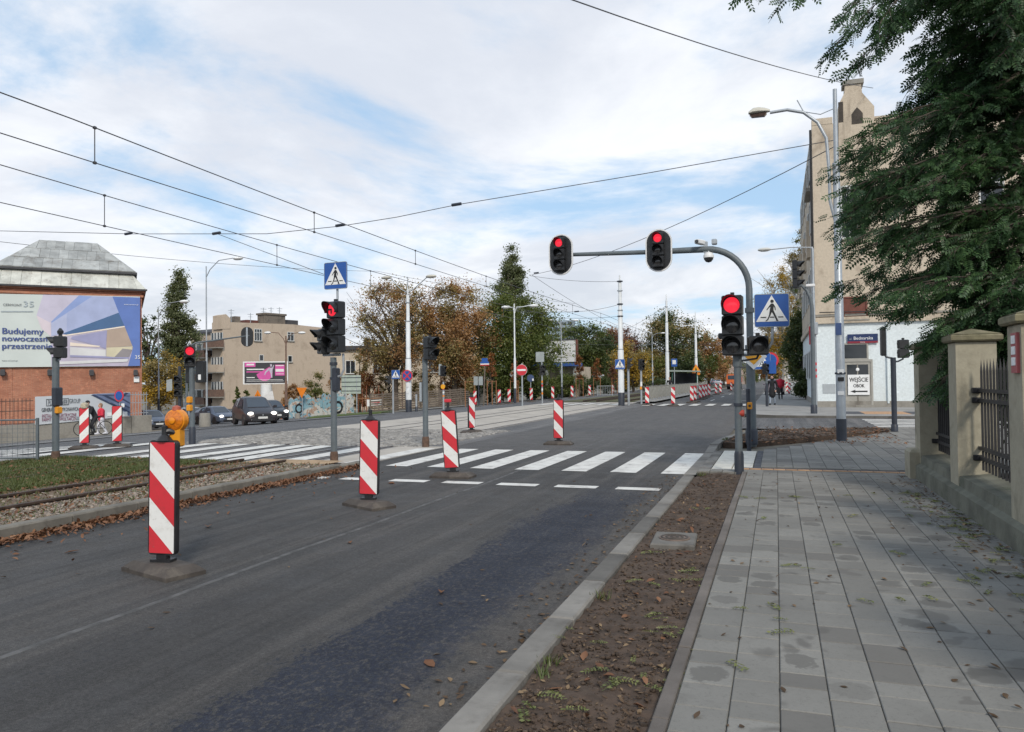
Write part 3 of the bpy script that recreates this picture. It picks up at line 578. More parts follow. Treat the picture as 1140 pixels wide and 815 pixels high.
# ochre guidance strip with dark joints across the pavement
gs = struct(MB().box(-.7, 2.9, 14.05, 14.4, -.1, .085).build('guidance_strip', 'bluepave', smooth=False))
bp = None
for i in range(18):
    if bp is None: bp = MB().cbox(0,0,0,.192,.13,.05,.005).build('brick', 'orange_pave', gs)
    o = bp if i == 0 else bp.copy()
    if i: COL.objects.link(o)
    o.location = (-.58+.2*i, 14.22, .073)
for i in range(18):
    b_ = MB().cbox(-.58+.2*i, 14.36, .07, .192, .07, .05, .004).build('brick', 'bluepave', gs)
# tactile ramp at the crossing
tp = struct(MB().box(-1.37, -.3, 13.62, 17.95, -.1, .02).build('crossing_ramp', 'joint', smooth=False))
for i in range(9):
    for j, (xa, xb, m_) in enumerate(((-1.15,-.8,'tactile'),(-.79,-.44,'tactile'),(-.43,-.12,'bluepave'),(-1.365,-1.16,'kerb'))):
        y0 = 14.06+i*.43; MB().cbox((xa+xb)/2, y0+.213, .045+.012*(j == 2)-.006*(j == 3), xb-xa-.008, .42, .05, .005).build('slab', m_, tp)
for i in range(6): MB().cbox(-1.23+.21*i, 13.83, .068, .2, .4, .06, .005).build('slab', 'paver', tp)
# sidewalk beyond the side street
fp = [(-1.47,37.4),(-1.3,36.2),(-.8,35.3),(0,34.7),(1,34.45),(4,34.4),(60,34.4),(60,300),(-1.47,300)]
struct(MB().slab(fp, -.1, .094).build('far_sidewalk', 'farpave', smooth=False))
far2 = tag(MB().box(8.3, 30, 13, 14, -.1, .0).build('garden_subsoil', 'soil', smooth=False), kind='structure')
tg = struct(MB().slab([(3.6,36.2),(5.4,36.2),(5.4,38.8),(3.6,38.8)], .0, .10).build('warning_paving', 'orange_pave', smooth=False)); MB().slab([(2.7,36.2),(3.58,36.2),(3.58,38.8),(2.7,38.8)], .0, .1).build('dark_slab', 'bluepave', tg, smooth=False); MB().slab([(5.42,36.2),(6.3,36.2),(6.3,38.8),(5.42,38.8)], .0, .1).build('dark_slab', 'bluepave', tg, smooth=False)
# zebra crossings and markings
def mark(name, rects, off=.006, m='paint', parent=None):
    par = parent
    for i, (x0, x1, y0, y1) in enumerate(rects):
        b = MB(); n = 1
        b.add([(x0,y0,zg(x0)+off),(x1,y0,zg(x1)+off),(x1,y1,zg(x1)+off),(x0,y1,zg(x0)+off)], [(0,1,2,3)])
        if par is None: par = tag(b.build(name, m, None, smooth=False), kind='structure')
        else: b.build('stripe', m, par, smooth=False)
    return par
mark('zebra_crossing', [(-2.0-.925*k, -1.52-.925*k, 13.87, 17.8) for k in range(7)])
mark('track_zebra_crossing', [(-10.3-x_, -10.3-x_+.5, 13.9, 17.8) for x_ in (0, 1.35, 2.05, 2.95, 4.1, 5.2)]+[(-8.62,-8.15,14.0,17.6)], .02)
mark('left_zebra_crossing', [(-17.3-.95*k, -16.8-.95*k, 13.6, 17.6) for k in range(11)], .02)
mark('stop_line', [(-2.4-.985*k, -1.72-.985*k, 11.72, 12.0) for k in range(7)])
mark('far_zebra_crossing', [(-2.3-.98*k, -1.8-.98*k, 48.5, 52.2) for k in range(7)]+[(-10.6-1.0*k, -10.1-1.0*k, 50, 54) for k in range(6)], .03)
mark('side_street_zebra', [(3.2, 8.5, 27.4+.95*k, 27.9+.95*k) for k in range(7)], .008)
mark('lane_line', [(-4.85, -4.73, 60+12*k, 64+12*k) for k in range(12)]+[(-3.1, -1.7, 60, 60.5)], .008)
mark('left_lane_line', [(-22.3, -22.18, 62+9*k, 66+9*k) for k in range(12)], .02)
# asphalt seam: the overlap of two paving passes
b = MB(); vs = []; n = 150
for i in range(n):
    y = -2+i*.33; wv = .012*sin(y*1.7)+random.uniform(-.006,.006)
    vs += [(-4.66+wv, y, .0005), (-4.63+wv, y, .0065), (-4.60+wv, y, .0005)]
b.add(vs, [(3*i+k, 3*i+k+1, 3*i+k+4, 3*i+k+3) for i in range(n-1) for k in range(2)]); struct(b.build('paving_seam', mat('seam_bitumen', (.085,.083,.082), .85, .4, 6, .3, 90), smooth=False))

# ---- planted strips: soil, clods, leaf litter
from mathutils import noise as mnoise
def soilbed(name, x0, x1, y0, y1, step, zf):
    nx_, ny_ = int((x1-x0)/step)+1, int((y1-y0)/step)+1
    vs = []
    for j in range(ny_):
        for i in range(nx_):
            x = x0+(x1-x0)*i/(nx_-1); y = y0+(y1-y0)*j/(ny_-1)
            vs.append((x, y, zf+.022*mnoise.noise(Vector((x*3,y*3,1)))+.016*mnoise.noise(Vector((x*11,y*11,5)))+.008*mnoise.noise(Vector((x*31,y*31,9)))))
    fs = [(j*nx_+i, j*nx_+i+1, (j+1)*nx_+i+1, (j+1)*nx_+i) for j in range(ny_-1) for i in range(nx_-1)]
    o = npmesh(name, vs, fs, 'soil', smooth=True); return struct(o)
bed = soilbed('soil_strip', -1.31, -.58, 1.5, 13.62, .03, .066)
ICO = bmesh.new(); bmesh.ops.create_icosphere(ICO, subdivisions=1, radius=1); IV = np.array([v.co[:] for v in ICO.verts]); IF = np.array([[v.index for v in f.verts] for f in ICO.faces]); ICO.free()
def stones(name, pts, rad, m, parent=None, kind='stuff', flat=.7):
    V = []; Fc = []
    for i, p in enumerate(pts):
        r = rad*random.uniform(.35, 1.25) if random.random() < .8 else rad*1.7
        q = IV*r*np.array([random.uniform(.7,1.3), random.uniform(.7,1.3), flat*random.uniform(.6,1.1)])+rng.normal(0, r*.12, IV.shape); a = random.random()*6.28
        q = np.stack([q[:,0]*cos(a)-q[:,1]*sin(a), q[:,0]*sin(a)+q[:,1]*cos(a), q[:,2]], 1)
        V.append(q+np.array(p)); Fc.append(IF+12*i)
    o = npmesh(name, np.concatenate(V), np.concatenate(Fc), m, parent, smooth=True); o['kind'] = kind; return o
def ynear(a, b, k=2.0): return a+(b-a)*random.random()**k
stones('soil_clods', [(random.uniform(-1.28,-.62), ynear(3.2,13.4), .07) for _ in range(2600)], .010, 'clod')
def leaves(name, pts, size, m, curl=.35, upright=.25):
    """small curled leaves lying about: two folded quads each"""
    V = []; Fc = []
    for i, (x, y, z) in enumerate(pts):
        s = size*random.uniform(.6, 1.35); a = random.random()*6.28; asp = random.uniform(.38,.62); c = curl*random.uniform(.2,1.2)
        q = np.array([(-1,0,.0),(-.3,-asp,c),(.4,-asp*.8,c*.9),(1,0,.15),(.4,asp*.8,c*.7),(-.3,asp,c*.8)])*s/2
        tx = random.gauss(0, upright); ty = random.gauss(0, upright)
        q[:,2] += q[:,0]*tx+q[:,1]*ty; q[:,2] -= q[:,2].min()
        q = np.stack([q[:,0]*cos(a)-q[:,1]*sin(a), q[:,0]*sin(a)+q[:,1]*cos(a), q[:,2]], 1)
        V.append(q+np.array((x,y,z+.004))); o = 6*i; Fc += [(o,o+1,o+2,o+3),(o,o+3,o+4,o+5)]
    o = npmesh(name, np.concatenate(V), Fc, m); o['kind'] = 'stuff'; return o
P1 = []
for _ in range(4600):                                   # drift against the left kerb
    P1.append((-8.05+abs(random.gauss(0,.17))*(1 if random.random()<.94 else 3.5), random.uniform(2,13.6), random.uniform(0,.03)))
leaves('leaf_drift', P1, .056, 'litter', .5, .4)
P2 = []
for _ in range(2600): P2.append((random.uniform(-11.4,-8.3), ynear(3.5,13.3,1.2), .065))
leaves('fallen_leaves_on_ballast', P2, .055, 'litter', .4, .4)
P3 = [(random.uniform(-1.29,-.62), ynear(3.3,13.3,1.6), .072) for _ in range(1100)]+[(-.66+random.gauss(0,.07), ynear(3.3,13,1.5), .075) for _ in range(90)]
leaves('dry_leaves_on_soil', P3, .030, 'litterdry', .3, .3)
P3 = [(random.uniform(-1.28,-.64), ynear(3.4,13.2,1.3), .074) for _ in range(60)]
leaves('brown_leaves_on_soil', P3, .06, 'litter', .45, .3)
P4 = [(random.uniform(-.5,2.0), ynear(3.3,14,1.3), .1) for _ in range(130)]+[(2.0-abs(random.gauss(0,.28)), random.uniform(5.5,13.6), .1) for _ in range(420)]
leaves('dry_leaves_on_paving', P4, .045, 'litterdry', .3, .2)
P5 = [(random.uniform(-7.6,-1.7), random.uniform(3.6,13.5), .003) for _ in range(42)]+[(-1.5-abs(random.gauss(0,.22)), random.uniform(3.6,13.5), .003) for _ in range(300)]
leaves('leaf_scatter_on_road', P5, .05, 'litterdry', .3, .2)
leaves('large_leaves_on_road', [(-2.57, 5.63, .003), (-2.0,4.2,.003), (-6.4,7.4,.003), (-6.1,6.5,.003), (-4.3,7.1,.003), (-5.9,10.3,.003), (-6.8,5.9,.003), (-6.1,11.4,.003)], .15, 'litter', .45, .1)
leaves('leaves_on_corner_bed', [(random.uniform(-1.2,3), random.uniform(19.6,26.2), .115) for _ in range(500)], .09, 'litter', .35, .3)
# fallen locust fronds: a stalk with paired leaflets
def frond_arr(n=9, ln=.3, ll=.045, lw=.016, droop=.0):
    V = []; Fc = []
    def q(a, b, c, d):
        o = len(V); V.extend((a,b,c,d)); Fc.append((o,o+1,o+2,o+3))
    q((0,-.002,0),(ln,-.001,-droop*ln),(ln,.001,-droop*ln),(0,.002,0))
    for i in range(1, n+1):
        x = ln*i/(n+.3); z = -droop*x*x/ln
        for sg in (-1, 1):
            dx_, dy_ = .35*ll, sg*ll
            q((x,0,z),(x+dx_*.3+lw*.5,dy_*.45,z-.1*ll),(x+dx_,dy_,z-.3*ll),(x+dx_*.3-lw*.5,dy_*.55,z-.1*ll))
    q((ln,0,-droop*ln),(ln+ll*.5,-lw/2,-droop*ln),(ln+ll,0,-droop*ln),(ln+ll*.5,lw/2,-droop*ln))
    return np.array(V), np.array(Fc)
fv, ff = frond_arr(8, .17, .034, .013)
def fronds(name, pts, m, scale=1.0):
    V = []; Fc = []
    for i, (x, y, z) in enumerate(pts):
        a = random.random()*6.28; s = scale*random.uniform(.6,1.3); q = fv*s; q = q+np.stack([0*q[:,0], 0*q[:,0], .25*np.abs(q[:,1])+.1*np.abs(np.sin(q[:,0]*20))*.1], 1)
        q[:,2] += rng.uniform(0,.012,len(q)); q = np.stack([q[:,0]*cos(a)-q[:,1]*sin(a), q[:,0]*sin(a)+q[:,1]*cos(a), q[:,2]], 1)
        V.append(q+np.array((x,y,z+.006))); Fc.append(ff+i*len(fv))
    o = npmesh(name, np.concatenate(V), np.concatenate(Fc), m); o['kind'] = 'stuff'; return o
G_ = []
for cx_, cy_, k in ((-.75,6.3,9),(-.9,6.2,6),(-.85,4.1,8),(-.7,4.2,8),(-1.1,3.7,6),(-.68,4.9,5),(-1.2,4.7,3),(-.9,5.2,4),(-1.05,7.1,4),(-.8,9.5,4)):
    for _ in range(k): G_.append((min(-.6,max(-1.27,cx_+random.gauss(0,.09))), cy_+random.gauss(0,.13), .075))
fronds('fallen_fronds_on_soil', [g for g in G_ if random.random() < .55], 'littergreen', .8)
G_ = [(random.uniform(-.4,1.9), random.uniform(3.6,12), .1) for _ in range(30)]+[(1.9-abs(random.gauss(0,.2)), random.uniform(5.8,12), .1) for _ in range(55)]
fronds('fallen_fronds_on_paving', G_, 'littergreen', .85)
# weeds in the soil
def weeds(name, pts, m='grassblade', h=.06, n=14, spread=.03):
    V = []; Fc = []
    for (x, y, z) in pts:
        for _ in range(n):
            a = random.random()*6.28; l = h*random.uniform(.5,1.2); bx, by = x+random.gauss(0,spread), y+random.gauss(0,spread); o = len(V); wd = .004+l*.05; ln = random.uniform(.2,.9)*l
            V += [(bx-wd*sin(a),by+wd*cos(a),z),(bx+wd*sin(a),by-wd*cos(a),z),(bx+cos(a)*ln,by+sin(a)*ln,z+l)]; Fc.append((o,o+1,o+2))
    o = npmesh(name, V, Fc, m); o['kind'] = 'stuff'; return o
weeds('weeds', [(-1.26,5.6,.07),(-1.26,4.25,.07),(-1.25,4.05,.07),(-1.25,13.2,.07),(-1.2,13.3,.07),(-1.3,20.3,.12),(-1.25,20.6,.12)], h=.07, n=22)
# grass verge between the tracks
gp = [(-11.45-4.6*random.random()**1.25, random.uniform(5.5,13.45), .05) for _ in range(26000)]+[(random.uniform(-12.5,-8.35), random.uniform(5,13.3), .06) for _ in range(1700)]
weeds('grass', gp, h=.06, n=3, spread=.045)
leaves('leaves_in_grass', [(random.uniform(-15.8,-11), random.uniform(6.5,13.4), .075) for _ in range(1300)], .06, 'litter', .3, .3)
stones('ballast_stones', [(ynear(-8.3,-9.6,1.2), random.uniform(4,13.3), .066) for _ in range(4200)]+[(random.uniform(-11,-9.6), random.uniform(4,13.3), .064) for _ in range(900)], .019, 'pebble')
# corner bed
cb_ = [(-1.3,19.9)]+[(x+.1 if x < 0 else x, y-.13) for x, y in CURVE[3:10]]+[(3.15,25.3),(-.95,19.75)]
b = MB(); cx_, cy_ = .2, 23.2
rings = []
for k in range(7):
    rings.append([(cx_+(x-cx_)*k/6, cy_+(y-cy_)*k/6) for x, y in cb_])
def scur(x, y): return .115+.03*mnoise.noise(Vector((x*2,y*2,3)))+.02*mnoise.noise(Vector((x*7,y*7,3)))
cbed = struct(MB().slab(cb_[::-1] if False else cb_, -.1, .1).build('corner_bed', 'soil', smooth=False))
pts = []
for _ in range(1500):
    k = random.randrange(len(cb_)); a, c = cb_[k], cb_[(k+1)%len(cb_)]; t = random.random(); s = random.random()**.5
    px_, py_ = a[0]+(c[0]-a[0])*t, a[1]+(c[1]-a[1])*t; pts.append((cx_+(px_-cx_)*s*.97, cy_+(py_-cy_)*s*.97, .1))
stones('soil_clods', pts, .045, 'clod', flat=.5)
# manhole covers set in concrete squares
for i, (mx, my, lab) in enumerate(((-.99, 7.75, 'square concrete manhole surround with round iron lid in the near soil strip'), (.55, 24.2, 'flat concrete manhole cover in the corner soil bed behind the signal masts'))):
    t_ = thing('manhole_cover', lab, 'manhole', (mx, my, .1), R(3))
    MB().cbox(0,0,-.03,.42,.62,.09,.012).build('concrete_surround', 'kerb', t_)
    MB().lathe([(.155,.0),(.155,.022),(.15,.026)], 24, (0,0,0)).build('iron_lid', mat('rusty_lid', (.13,.095,.075), .7, .3, 20, .5, 40), t_)
    rb = MB(); 
    for k in range(3): rb.lathe([(.135-.045*k,.026),(.135-.045*k,.031),(.118-.045*k,.031),(.118-.045*k,.026)], 24, cap=False)
    rb.build('lid_ribs', 'rubber', t_)
# ================================================================== STREET FURNITURE
def rrect(w, h, r, n=4, cx=0, cz=0):
    pts = []
    for sx, sz, a0 in ((1,-1,-pi/2),(1,1,0),(-1,1,pi/2),(-1,-1,pi)):
        for i in range(n+1):
            a = a0+pi/2*i/n; pts.append((cx+sx*(w/2-r)+r*cos(a), cz+sz*(h/2-r)+r*sin(a)))
    return pts
def disc(r, n=24, cx=0, cz=0): return [(cx+r*cos(2*pi*i/n), cz+r*sin(2*pi*i/n)) for i in range(n)]
def sub(name, parent, loc=(0,0,0), rz=0.0):
    return (name, parent, loc, rz)
def signal_head(parent, loc, rz=0.0, n=3, unit=.36, lr=.15, lit=None, oval=False, visor=.24, name='signal_head', arrow=False):
    """black lamp housing, front towards local -Y; loc = centre of the housing"""
    h = unit*n; wd = unit*.98; dp = .2
    b = MB()
    for i in range(n): b.cbox(0, 0, -h/2+unit*(i+.5), wd, dp, unit-.006, .02)
    b.box(-.03,.03,-.03,.03,h/2,h/2+.05)
    hd = b.build(name, 'lens_body', parent, loc=loc, rz=rz)
    for i in range(n):
        z = h/2-unit*(i+.5); on = lit == i
        MB().lathe([(1e-4,-.035),(lr*.6,-.028),(lr*.93,0)], 20, (0,-dp/2-.004,z), axis='Y', cap=False).build('lens', 'lit_red' if on else 'lens_dark', hd)
        if arrow and on:
            MB().prism([(-.07,-.02),(.0,-.02),(.0,-.09),(.035,-.09),(.035,.015),(-.07,.015),(-.07,.06),(-.13,-.002),(-.07,-.065)], -dp/2-.05, -dp/2-.042).build('arrow', 'black', hd, loc=(0,0,z), smooth=False)
        v = MB(); a0, a1 = R(-25), R(205); ns = 14; vs = []
        for k in range(ns+1):
            a = a0+(a1-a0)*k/ns; top = .5+.5*sin(a)
            for rr_, y in ((lr*1.05, -dp/2), (lr*1.08, -dp/2-visor*(.35+.65*max(0, sin(a)*.9+.1))), (lr*1.13, -dp/2-visor*(.35+.65*max(0, sin(a)*.9+.1))), (lr*1.12, -dp/2)):
                vs.append((rr_*cos(a), y, rr_*sin(a)))
        v.add(vs, [(4*k+j, 4*k+(j+1) % 4, 4*k+4+(j+1) % 4, 4*k+4+j) for k in range(ns) for j in range(4)])
        v.build('visor', 'visor', hd, loc=(0,0,z))
    if oval:
        W, Hh = .68, h+.20
        MB().prism(rrect(W, Hh, W/2-.001, 10), .03, .055).build('backboard', 'lens_body', hd, smooth=False)
        o_, i_ = rrect(W+.012, Hh+.012, W/2+.005, 10), rrect(W-.055, Hh-.055, W/2-.03, 10); rb = MB(); nn = len(o_)
        vs = [(x,.026,z) for x,z in o_]+[(x,.026,z) for x,z in i_]+[(x,.058,z) for x,z in o_]
        rb.add(vs, [(k, (k+1)%nn, nn+(k+1)%nn, nn+k) for k in range(nn)]+[((k+1)%nn, k, 2*nn+k, 2*nn+(k+1)%nn) for k in range(nn)]); rb.build('backboard_rim', 'rimwhite', hd, smooth=False)
    return hd
MAN = [[(-.012,.165),(.03,.165),(.052,.14),(.085,.07),(.088,.0),(.070,-.004),(.064,.055),(.046,.095),(.040,.0),(.075,-.09),(.135,-.235),(.150,-.262),(.095,-.262),(.095,-.235),(.035,-.10),(.0,-.045),(-.035,-.13),(-.085,-.235),(-.125,-.262),(-.145,-.262),(-.140,-.245),(-.105,-.215),(-.065,-.12),(-.045,.0),(-.030,.09),(-.075,.045),(-.105,.005),(-.120,.015),(-.088,.06),(-.040,.135)]]
def d6(parent, size, loc, rz=0.0, name='crossing_sign'):
    p = MB().prism(rrect(size, size, .04*size/.6), 0, .022).build(name, 'signblue', parent, loc=loc, rz=rz, smooth=False); k = size
    o_, i_ = rrect(size, size, .04*size/.6), rrect(size*.965, size*.965, .03*size/.6); nn = len(o_); rb = MB()
    rb.add([(x,-.0025,z) for x,z in o_]+[(x,-.0025,z) for x,z in i_], [(j,(j+1)%nn,nn+(j+1)%nn,nn+j) for j in range(nn)]); rb.build('rim', 'signback', p, smooth=False)
    MB().prism([(-.455*k,-.335*k),(.455*k,-.335*k),(0,.455*k)], -.004, .004).build('triangle', 'signwhite', p, smooth=False)
    m_ = MB()
    for poly in MAN: m_.prism([(x*k*1.27, z*k*1.24) for x, z in poly], -.007, 0)
    m_.prism(disc(.050*k, 14, .012*k, .272*k), -.007, 0)
    m_.prism([(-.335*k,-.222*k),(-.17*k,-.222*k),(-.15*k,-.19*k),(-.315*k,-.19*k)], -.0069, 0); m_.prism([(.19*k,-.222*k),(.335*k,-.222*k),(.315*k,-.19*k),(.17*k,-.19*k)], -.0069, 0); m_.prism([(-.06*k,-.222*k),(.075*k,-.222*k),(.065*k,-.19*k),(-.05*k,-.19*k)], -.0068, 0)
    m_.build('pictogram', 'black', p, smooth=False)
    MB().box(-size*.3, size*.3, .022, .035, -.14*k, -.10*k).box(-size*.3, size*.3, .022, .035, .16*k, .20*k).build('back_rail', 'galv', p, smooth=False)
    return p
def upole(parent, h, r, m='pole', base='poledk', bh=.35, bend=None, taper=1.0, name='pole'):
    b = MB().tube([(0,0,-.1),(0,0,h*.5),(0,0,h)], [r, r*(1+taper)/2, r*taper], 14).build(name, m, parent)
    if bh: MB().lathe([(r*1.28,-.05),(r*1.28,bh*.86),(r*1.05,bh)], 14).build('base_sleeve', base, parent)
    return b
def collar(parent, z, r, m='poledk', h=.05): return MB().lathe([(r,-h/2),(r*1.25,-h/2),(r*1.25,h/2),(r,h/2)], 14, (0,0,z), cap=False).build('clamp', m, parent)
def gspot(px, py, z=0.1): x, y = at(px, py, z); return (x, y, z)

# near right traffic light
x, y, z = gspot(823, 525)
t = thing('traffic_light', 'nearest right traffic light showing red with blue crossing sign on a bent bracket', 'traffic light', (x, y, z)); dep = 13.1
hz = lambda py, d, px: hgt(py, d, px)-z
upole(t, hz(398, dep, 823), .062, 'pole'); collar(t, 1.15, .062); collar(t, 1.95, .062, 'pole', .3)
zc = hz(362.5, dep, 820); signal_head(t, (-.06, -.10, zc), R(-6), 3, .345, .145, 0)
MB().tube([(.0,0,zc-.6),(.12,-.02,zc-.6),(.32,-.02,zc-.57),(.35,0,zc-.5)], .018, 8).tube([(.0,0,zc-.42),(.22,-.02,zc-.42)], .016, 8).build('bracket', 'poledk', t)
signal_head(t, (.34, -.06, hz(385, dep, 844)), R(12), 1, .33, .125, None, visor=.2, name='arrow_signal')
zs = hz(346.5, dep, 861); d6(t, .565, (.575, -.05, zs), R(5))
MB().tube([(.05,.05,zs-.75),(.35,.05,zs-.73),(.50,.03,zs-.66),(.575,.0,zs-.52),(.585,-.01,zs-.2),(.585,-.012,zs+.2)], .024, 10).build('sign_arm', 'galv', t)
MB().lathe([(.05,-.06),(.06,-.05),(.06,.05),(.05,.06)], 12, (.04,.0,1.0), axis='X').build('call_button', mat('button_red', (.4,.05,.03), .5, .1, 8), t)
MB().cbox(-.26,.0,zc-.17,.1,.12,.1,.015).build('sounder', 'lens_body', t)

# arched mast with two heads over the lanes
x, y, z = gspot(837, 492.5); dep = -sin(YAW)*x+cos(YAW)*y
t = thing('signal_mast', 'arched signal mast reaching over the road with two oval red lights and cameras', 'traffic light', (x, y, z))
ztop = hgt(274.5, dep, 790)-z; rad = 1.05
pts = [(0,0,-.1),(0,0,1.2),(0,0,2.4)]; MB().tube(pts, [.115,.112,.10], 16).build('pole', 'pole', t)
MB().lathe([(.15,-.05),(.15,.3),(.12,.34)], 16).build('base_sleeve', 'poledk', t)
arm_end = -(x-spot(622, dep+1.8)[0])-.15
pts = [(0,0,2.35),(0,0,3.3),(0,0,ztop-rad)]+arc((-rad,0,ztop-rad), rad, 0, pi/2, 10)+[(-2.4,0,ztop+.02)]
MB().tube(pts, [.085]*3+[.082]*11+[.07], 14).build('curved_arm', 'pole', t); MB().tube([(-2.3,0,ztop+.018),(-3.6,0,ztop+.06),(onplane(628, 283, (x, y), 0)[0],0,ztop+.10)], [.062,.058,.05], 12).build('outer_arm', 'pole', t)
collar(t, 3.3, .09, 'pole', .12); collar(t, 2.38, .10, 'pole', .1)
X1 = onplane(734, 278, (x, y), 0)[0]; X2 = onplane(625.5, 283, (x, y), 0)[0]
signal_head(t, (X1, -.16, ztop+.03), R(-4), 3, .30, .115, 0, True, .2); signal_head(t, (X2, -.16, ztop+.09), R(-6), 3, .30, .115, 0, True, .2, arrow=False)
cX = onplane(781, 272, (x, y), 0)[0]
c = MB().cbox(0,-.05,.0,.13,.34,.12,.02).build('bullet_camera', 'rimwhite', t, loc=(cX+.0,-.08,ztop+.17), rz=R(-25)); MB().lathe([(.04,0),(.05,.03)], 12, (0,-.25,0), axis='Y').build('lens', 'lens_dark', c)
MB().box(-.05,.05,-.05,.05,-.14,.14).build('camera_clamp', 'galv', t, loc=(cX+.1,0,ztop+.05))
MB().cbox(0,0,0,.13,.16,.14,.02).build('detector', 'galv', t, loc=(cX+.32,-.02,ztop+.17))
dX = onplane(789, 283, (x, y), 0)[0]
c = MB().lathe([(.03,.12),(.10,.09),(.13,.03),(.13,-.03)], 16, (0,0,0)).build('dome_camera', 'rimwhite', t, loc=(dX,-.05,ztop-.2)); MB().lathe([(.12,-.02),(.115,-.07),(.07,-.13),(.01,-.15)], 16).build('dome', 'lens_dark', c); MB().tube([(0,0,.1),(0,.02,.2)], .025, 8).build('stem', 'galv', c)
zs = hgt(400, dep, 840)-z; s_ = .40
def lozenge(k): return [(0,-k),(k,0),(0,k),(-k,0)]
sg = MB().prism(lozenge(s_*.80), -.14, -.115).build('priority_sign', 'signwhite', t, loc=(.08,0,zs+.06), smooth=False); MB().prism(lozenge(s_*.50), -.146, -.139).build('yellow_centre', 'signyellow', sg, smooth=False)

x, y, z = gspot(834, 500); t = thing('push_button_post', 'short dark post with an orange call button behind the near traffic light', 'post', (x, y, z))
MB().tube([(0,0,-.1),(0,0,1.3)], .05, 12).build('post', 'poledk', t); MB().lathe([(.05,1.3),(.056,1.3),(.05,1.36),(.01,1.38)], 12).build('cap', 'poledk', t); bx = MB().cbox(.03,-.06,.98,.11,.09,.16,.015).build('call_button', 'amberbox', t); MB().lathe([(.03,-.0),(.02,-.012)], 10, (.03,-.105,.98), axis='Y').build('button', 'lens_dark', bx)

# street lamp on the corner bed
x, y, z = gspot(937, 490.5); dep = -sin(YAW)*x+cos(YAW)*y; top = hgt(97, dep, 930)-z
t = thing('street_lamp', 'tall grey street lamp on the corner soil bed with one long arm over the road', 'street lamp', (x, y, z), 0)
zz_ = [0, .55, .56, 2.8, 2.85, 6.2, 6.25, top]
MB().tube([(0,0,.5),(0,0,3.9),(0,0,3.92),(0,0,7.0),(0,0,7.02),(0,0,top)], [.115,.105,.092,.085,.06,.05], 14).build('pole', 'galv', t)
MB().tube([(0,0,-.1),(0,0,.55)], .125, 14).build('dark_foot', 'poledk', t)
collar(t, 3.9, .1, 'galv', .08); collar(t, 7.0, .075, 'galv', .1); collar(t, 1.7, .105, 'poledk', .05)
ax = onplane(914, 128, (x, y), 0)[0]; za = hgt(114.5, dep, 870)-z; zl = hgt(205, dep, 925)-z
ex = onplane(857, 118, (x, y), 0)[0]
MB().tube([(-.05,0,zl-.9),(-.16,-.0,zl-.4),(-.17,0,zl+.4),(-.22,0,za-.85),(-.42,0,za-.42),(-.75,0,za-.12),(-1.15,0,za),(ex,0,za-.02)], .04, 10).build('lamp_arm', 'galv', t)
MB().tube([(-.75,0,za-.1),(-.35,0,za-.22),(0,0,za-.1)], .012, 6).tube([(-.9,0,za+.22),(-.75,0,za-.1)], .015, 6).build('stay', 'galv', t)
lh = MB(); Ls = onplane(833, 115, (x, y), 0)[0]-ex
prof = [(0,.05,.05),(.12,.1,.10),(.3,.15,.14),(.45,.14,.13),(.58,.05,.05)]
vs = []; ns = 12
for u, hw, hh in prof:
    for k in range(ns): a = 2*pi*k/ns; vs.append((Ls*u/.58, hw*cos(a), .02+hh*(sin(a) if sin(a) > 0 else .28*sin(a))))
lh.add(vs, [(i*ns+k, i*ns+(k+1)%ns, (i+1)*ns+(k+1)%ns, (i+1)*ns+k) for i in range(len(prof)-1) for k in range(ns)]+[tuple(range(ns)), tuple(range(len(vs)-1, len(vs)-ns-1, -1))])
lamp = lh.build('lamp_head', mat('lamp_cream', (.52,.50,.43), .5, .1, 5), t, loc=(ex, 0, za)); vs2 = [(Ls*.15,-.1,-.03),(Ls*.95,-.07,-.03),(Ls*.95,.07,-.03),(Ls*.15,.1,-.03),(Ls*.25,-.07,-.10),(Ls*.85,-.05,-.10),(Ls*.85,.05,-.10),(Ls*.25,.07,-.10)]
MB().add(vs2, [(0,1,5,4),(1,2,6,5),(2,3,7,6),(3,0,4,7),(4,5,6,7)]).build('lamp_glass', mat('lamp_glass_brown', (.09,.06,.05), .2, .2, 9), lamp)
MB().prism([(-.07,0),(.07,0),(.07,.30),(-.07,.30)], -.115, -.10).build('notice', mat('notice_blue', (.05,.09,.22), .5, .1, 9), t, loc=(-.03,0,hgt(373, dep, 935)-z), smooth=False)
for k, zq in enumerate((1.75, 1.55, 1.2)): MB().prism(rrect(.15,.1,.01), -.125, -.119).build('sticker', ('signwhite','frameblk','signwhite')[k], t, loc=(0.0,0,zq), smooth=False)

# pedestrian signal by the fence end
x, y, z = gspot(996, 480); dep = -sin(YAW)*x+cos(YAW)*y; top = hgt(398, dep, 996)-z
t = thing('pedestrian_signal', 'dark pedestrian signal post on the corner pavement near the end of the fence', 'traffic light', (x, y, z))
upole(t, top, .075, 'poledk', 'poledk', .2); MB().tube([(0,0,top-.12),(.12,0,top-.12),(.26,0,top-.05),(.27,0,top+.1)], .025, 8).tube([(0,0,top-.03),(-.18,0,top+.02),(-.25,0,top+.15),(-.26,0,top+.9)], .03, 8).build('bracket', 'poledk', t)
signal_head(t, (.27,.0,hgt(388.5, dep, 1006)-z), R(-168), 2, .27, .1, None, visor=.16)
b = MB().cbox(-.26,0,hgt(380, dep, 984)-z,.13,.32,.85,.03).build('side_signal', 'lens_body', t)

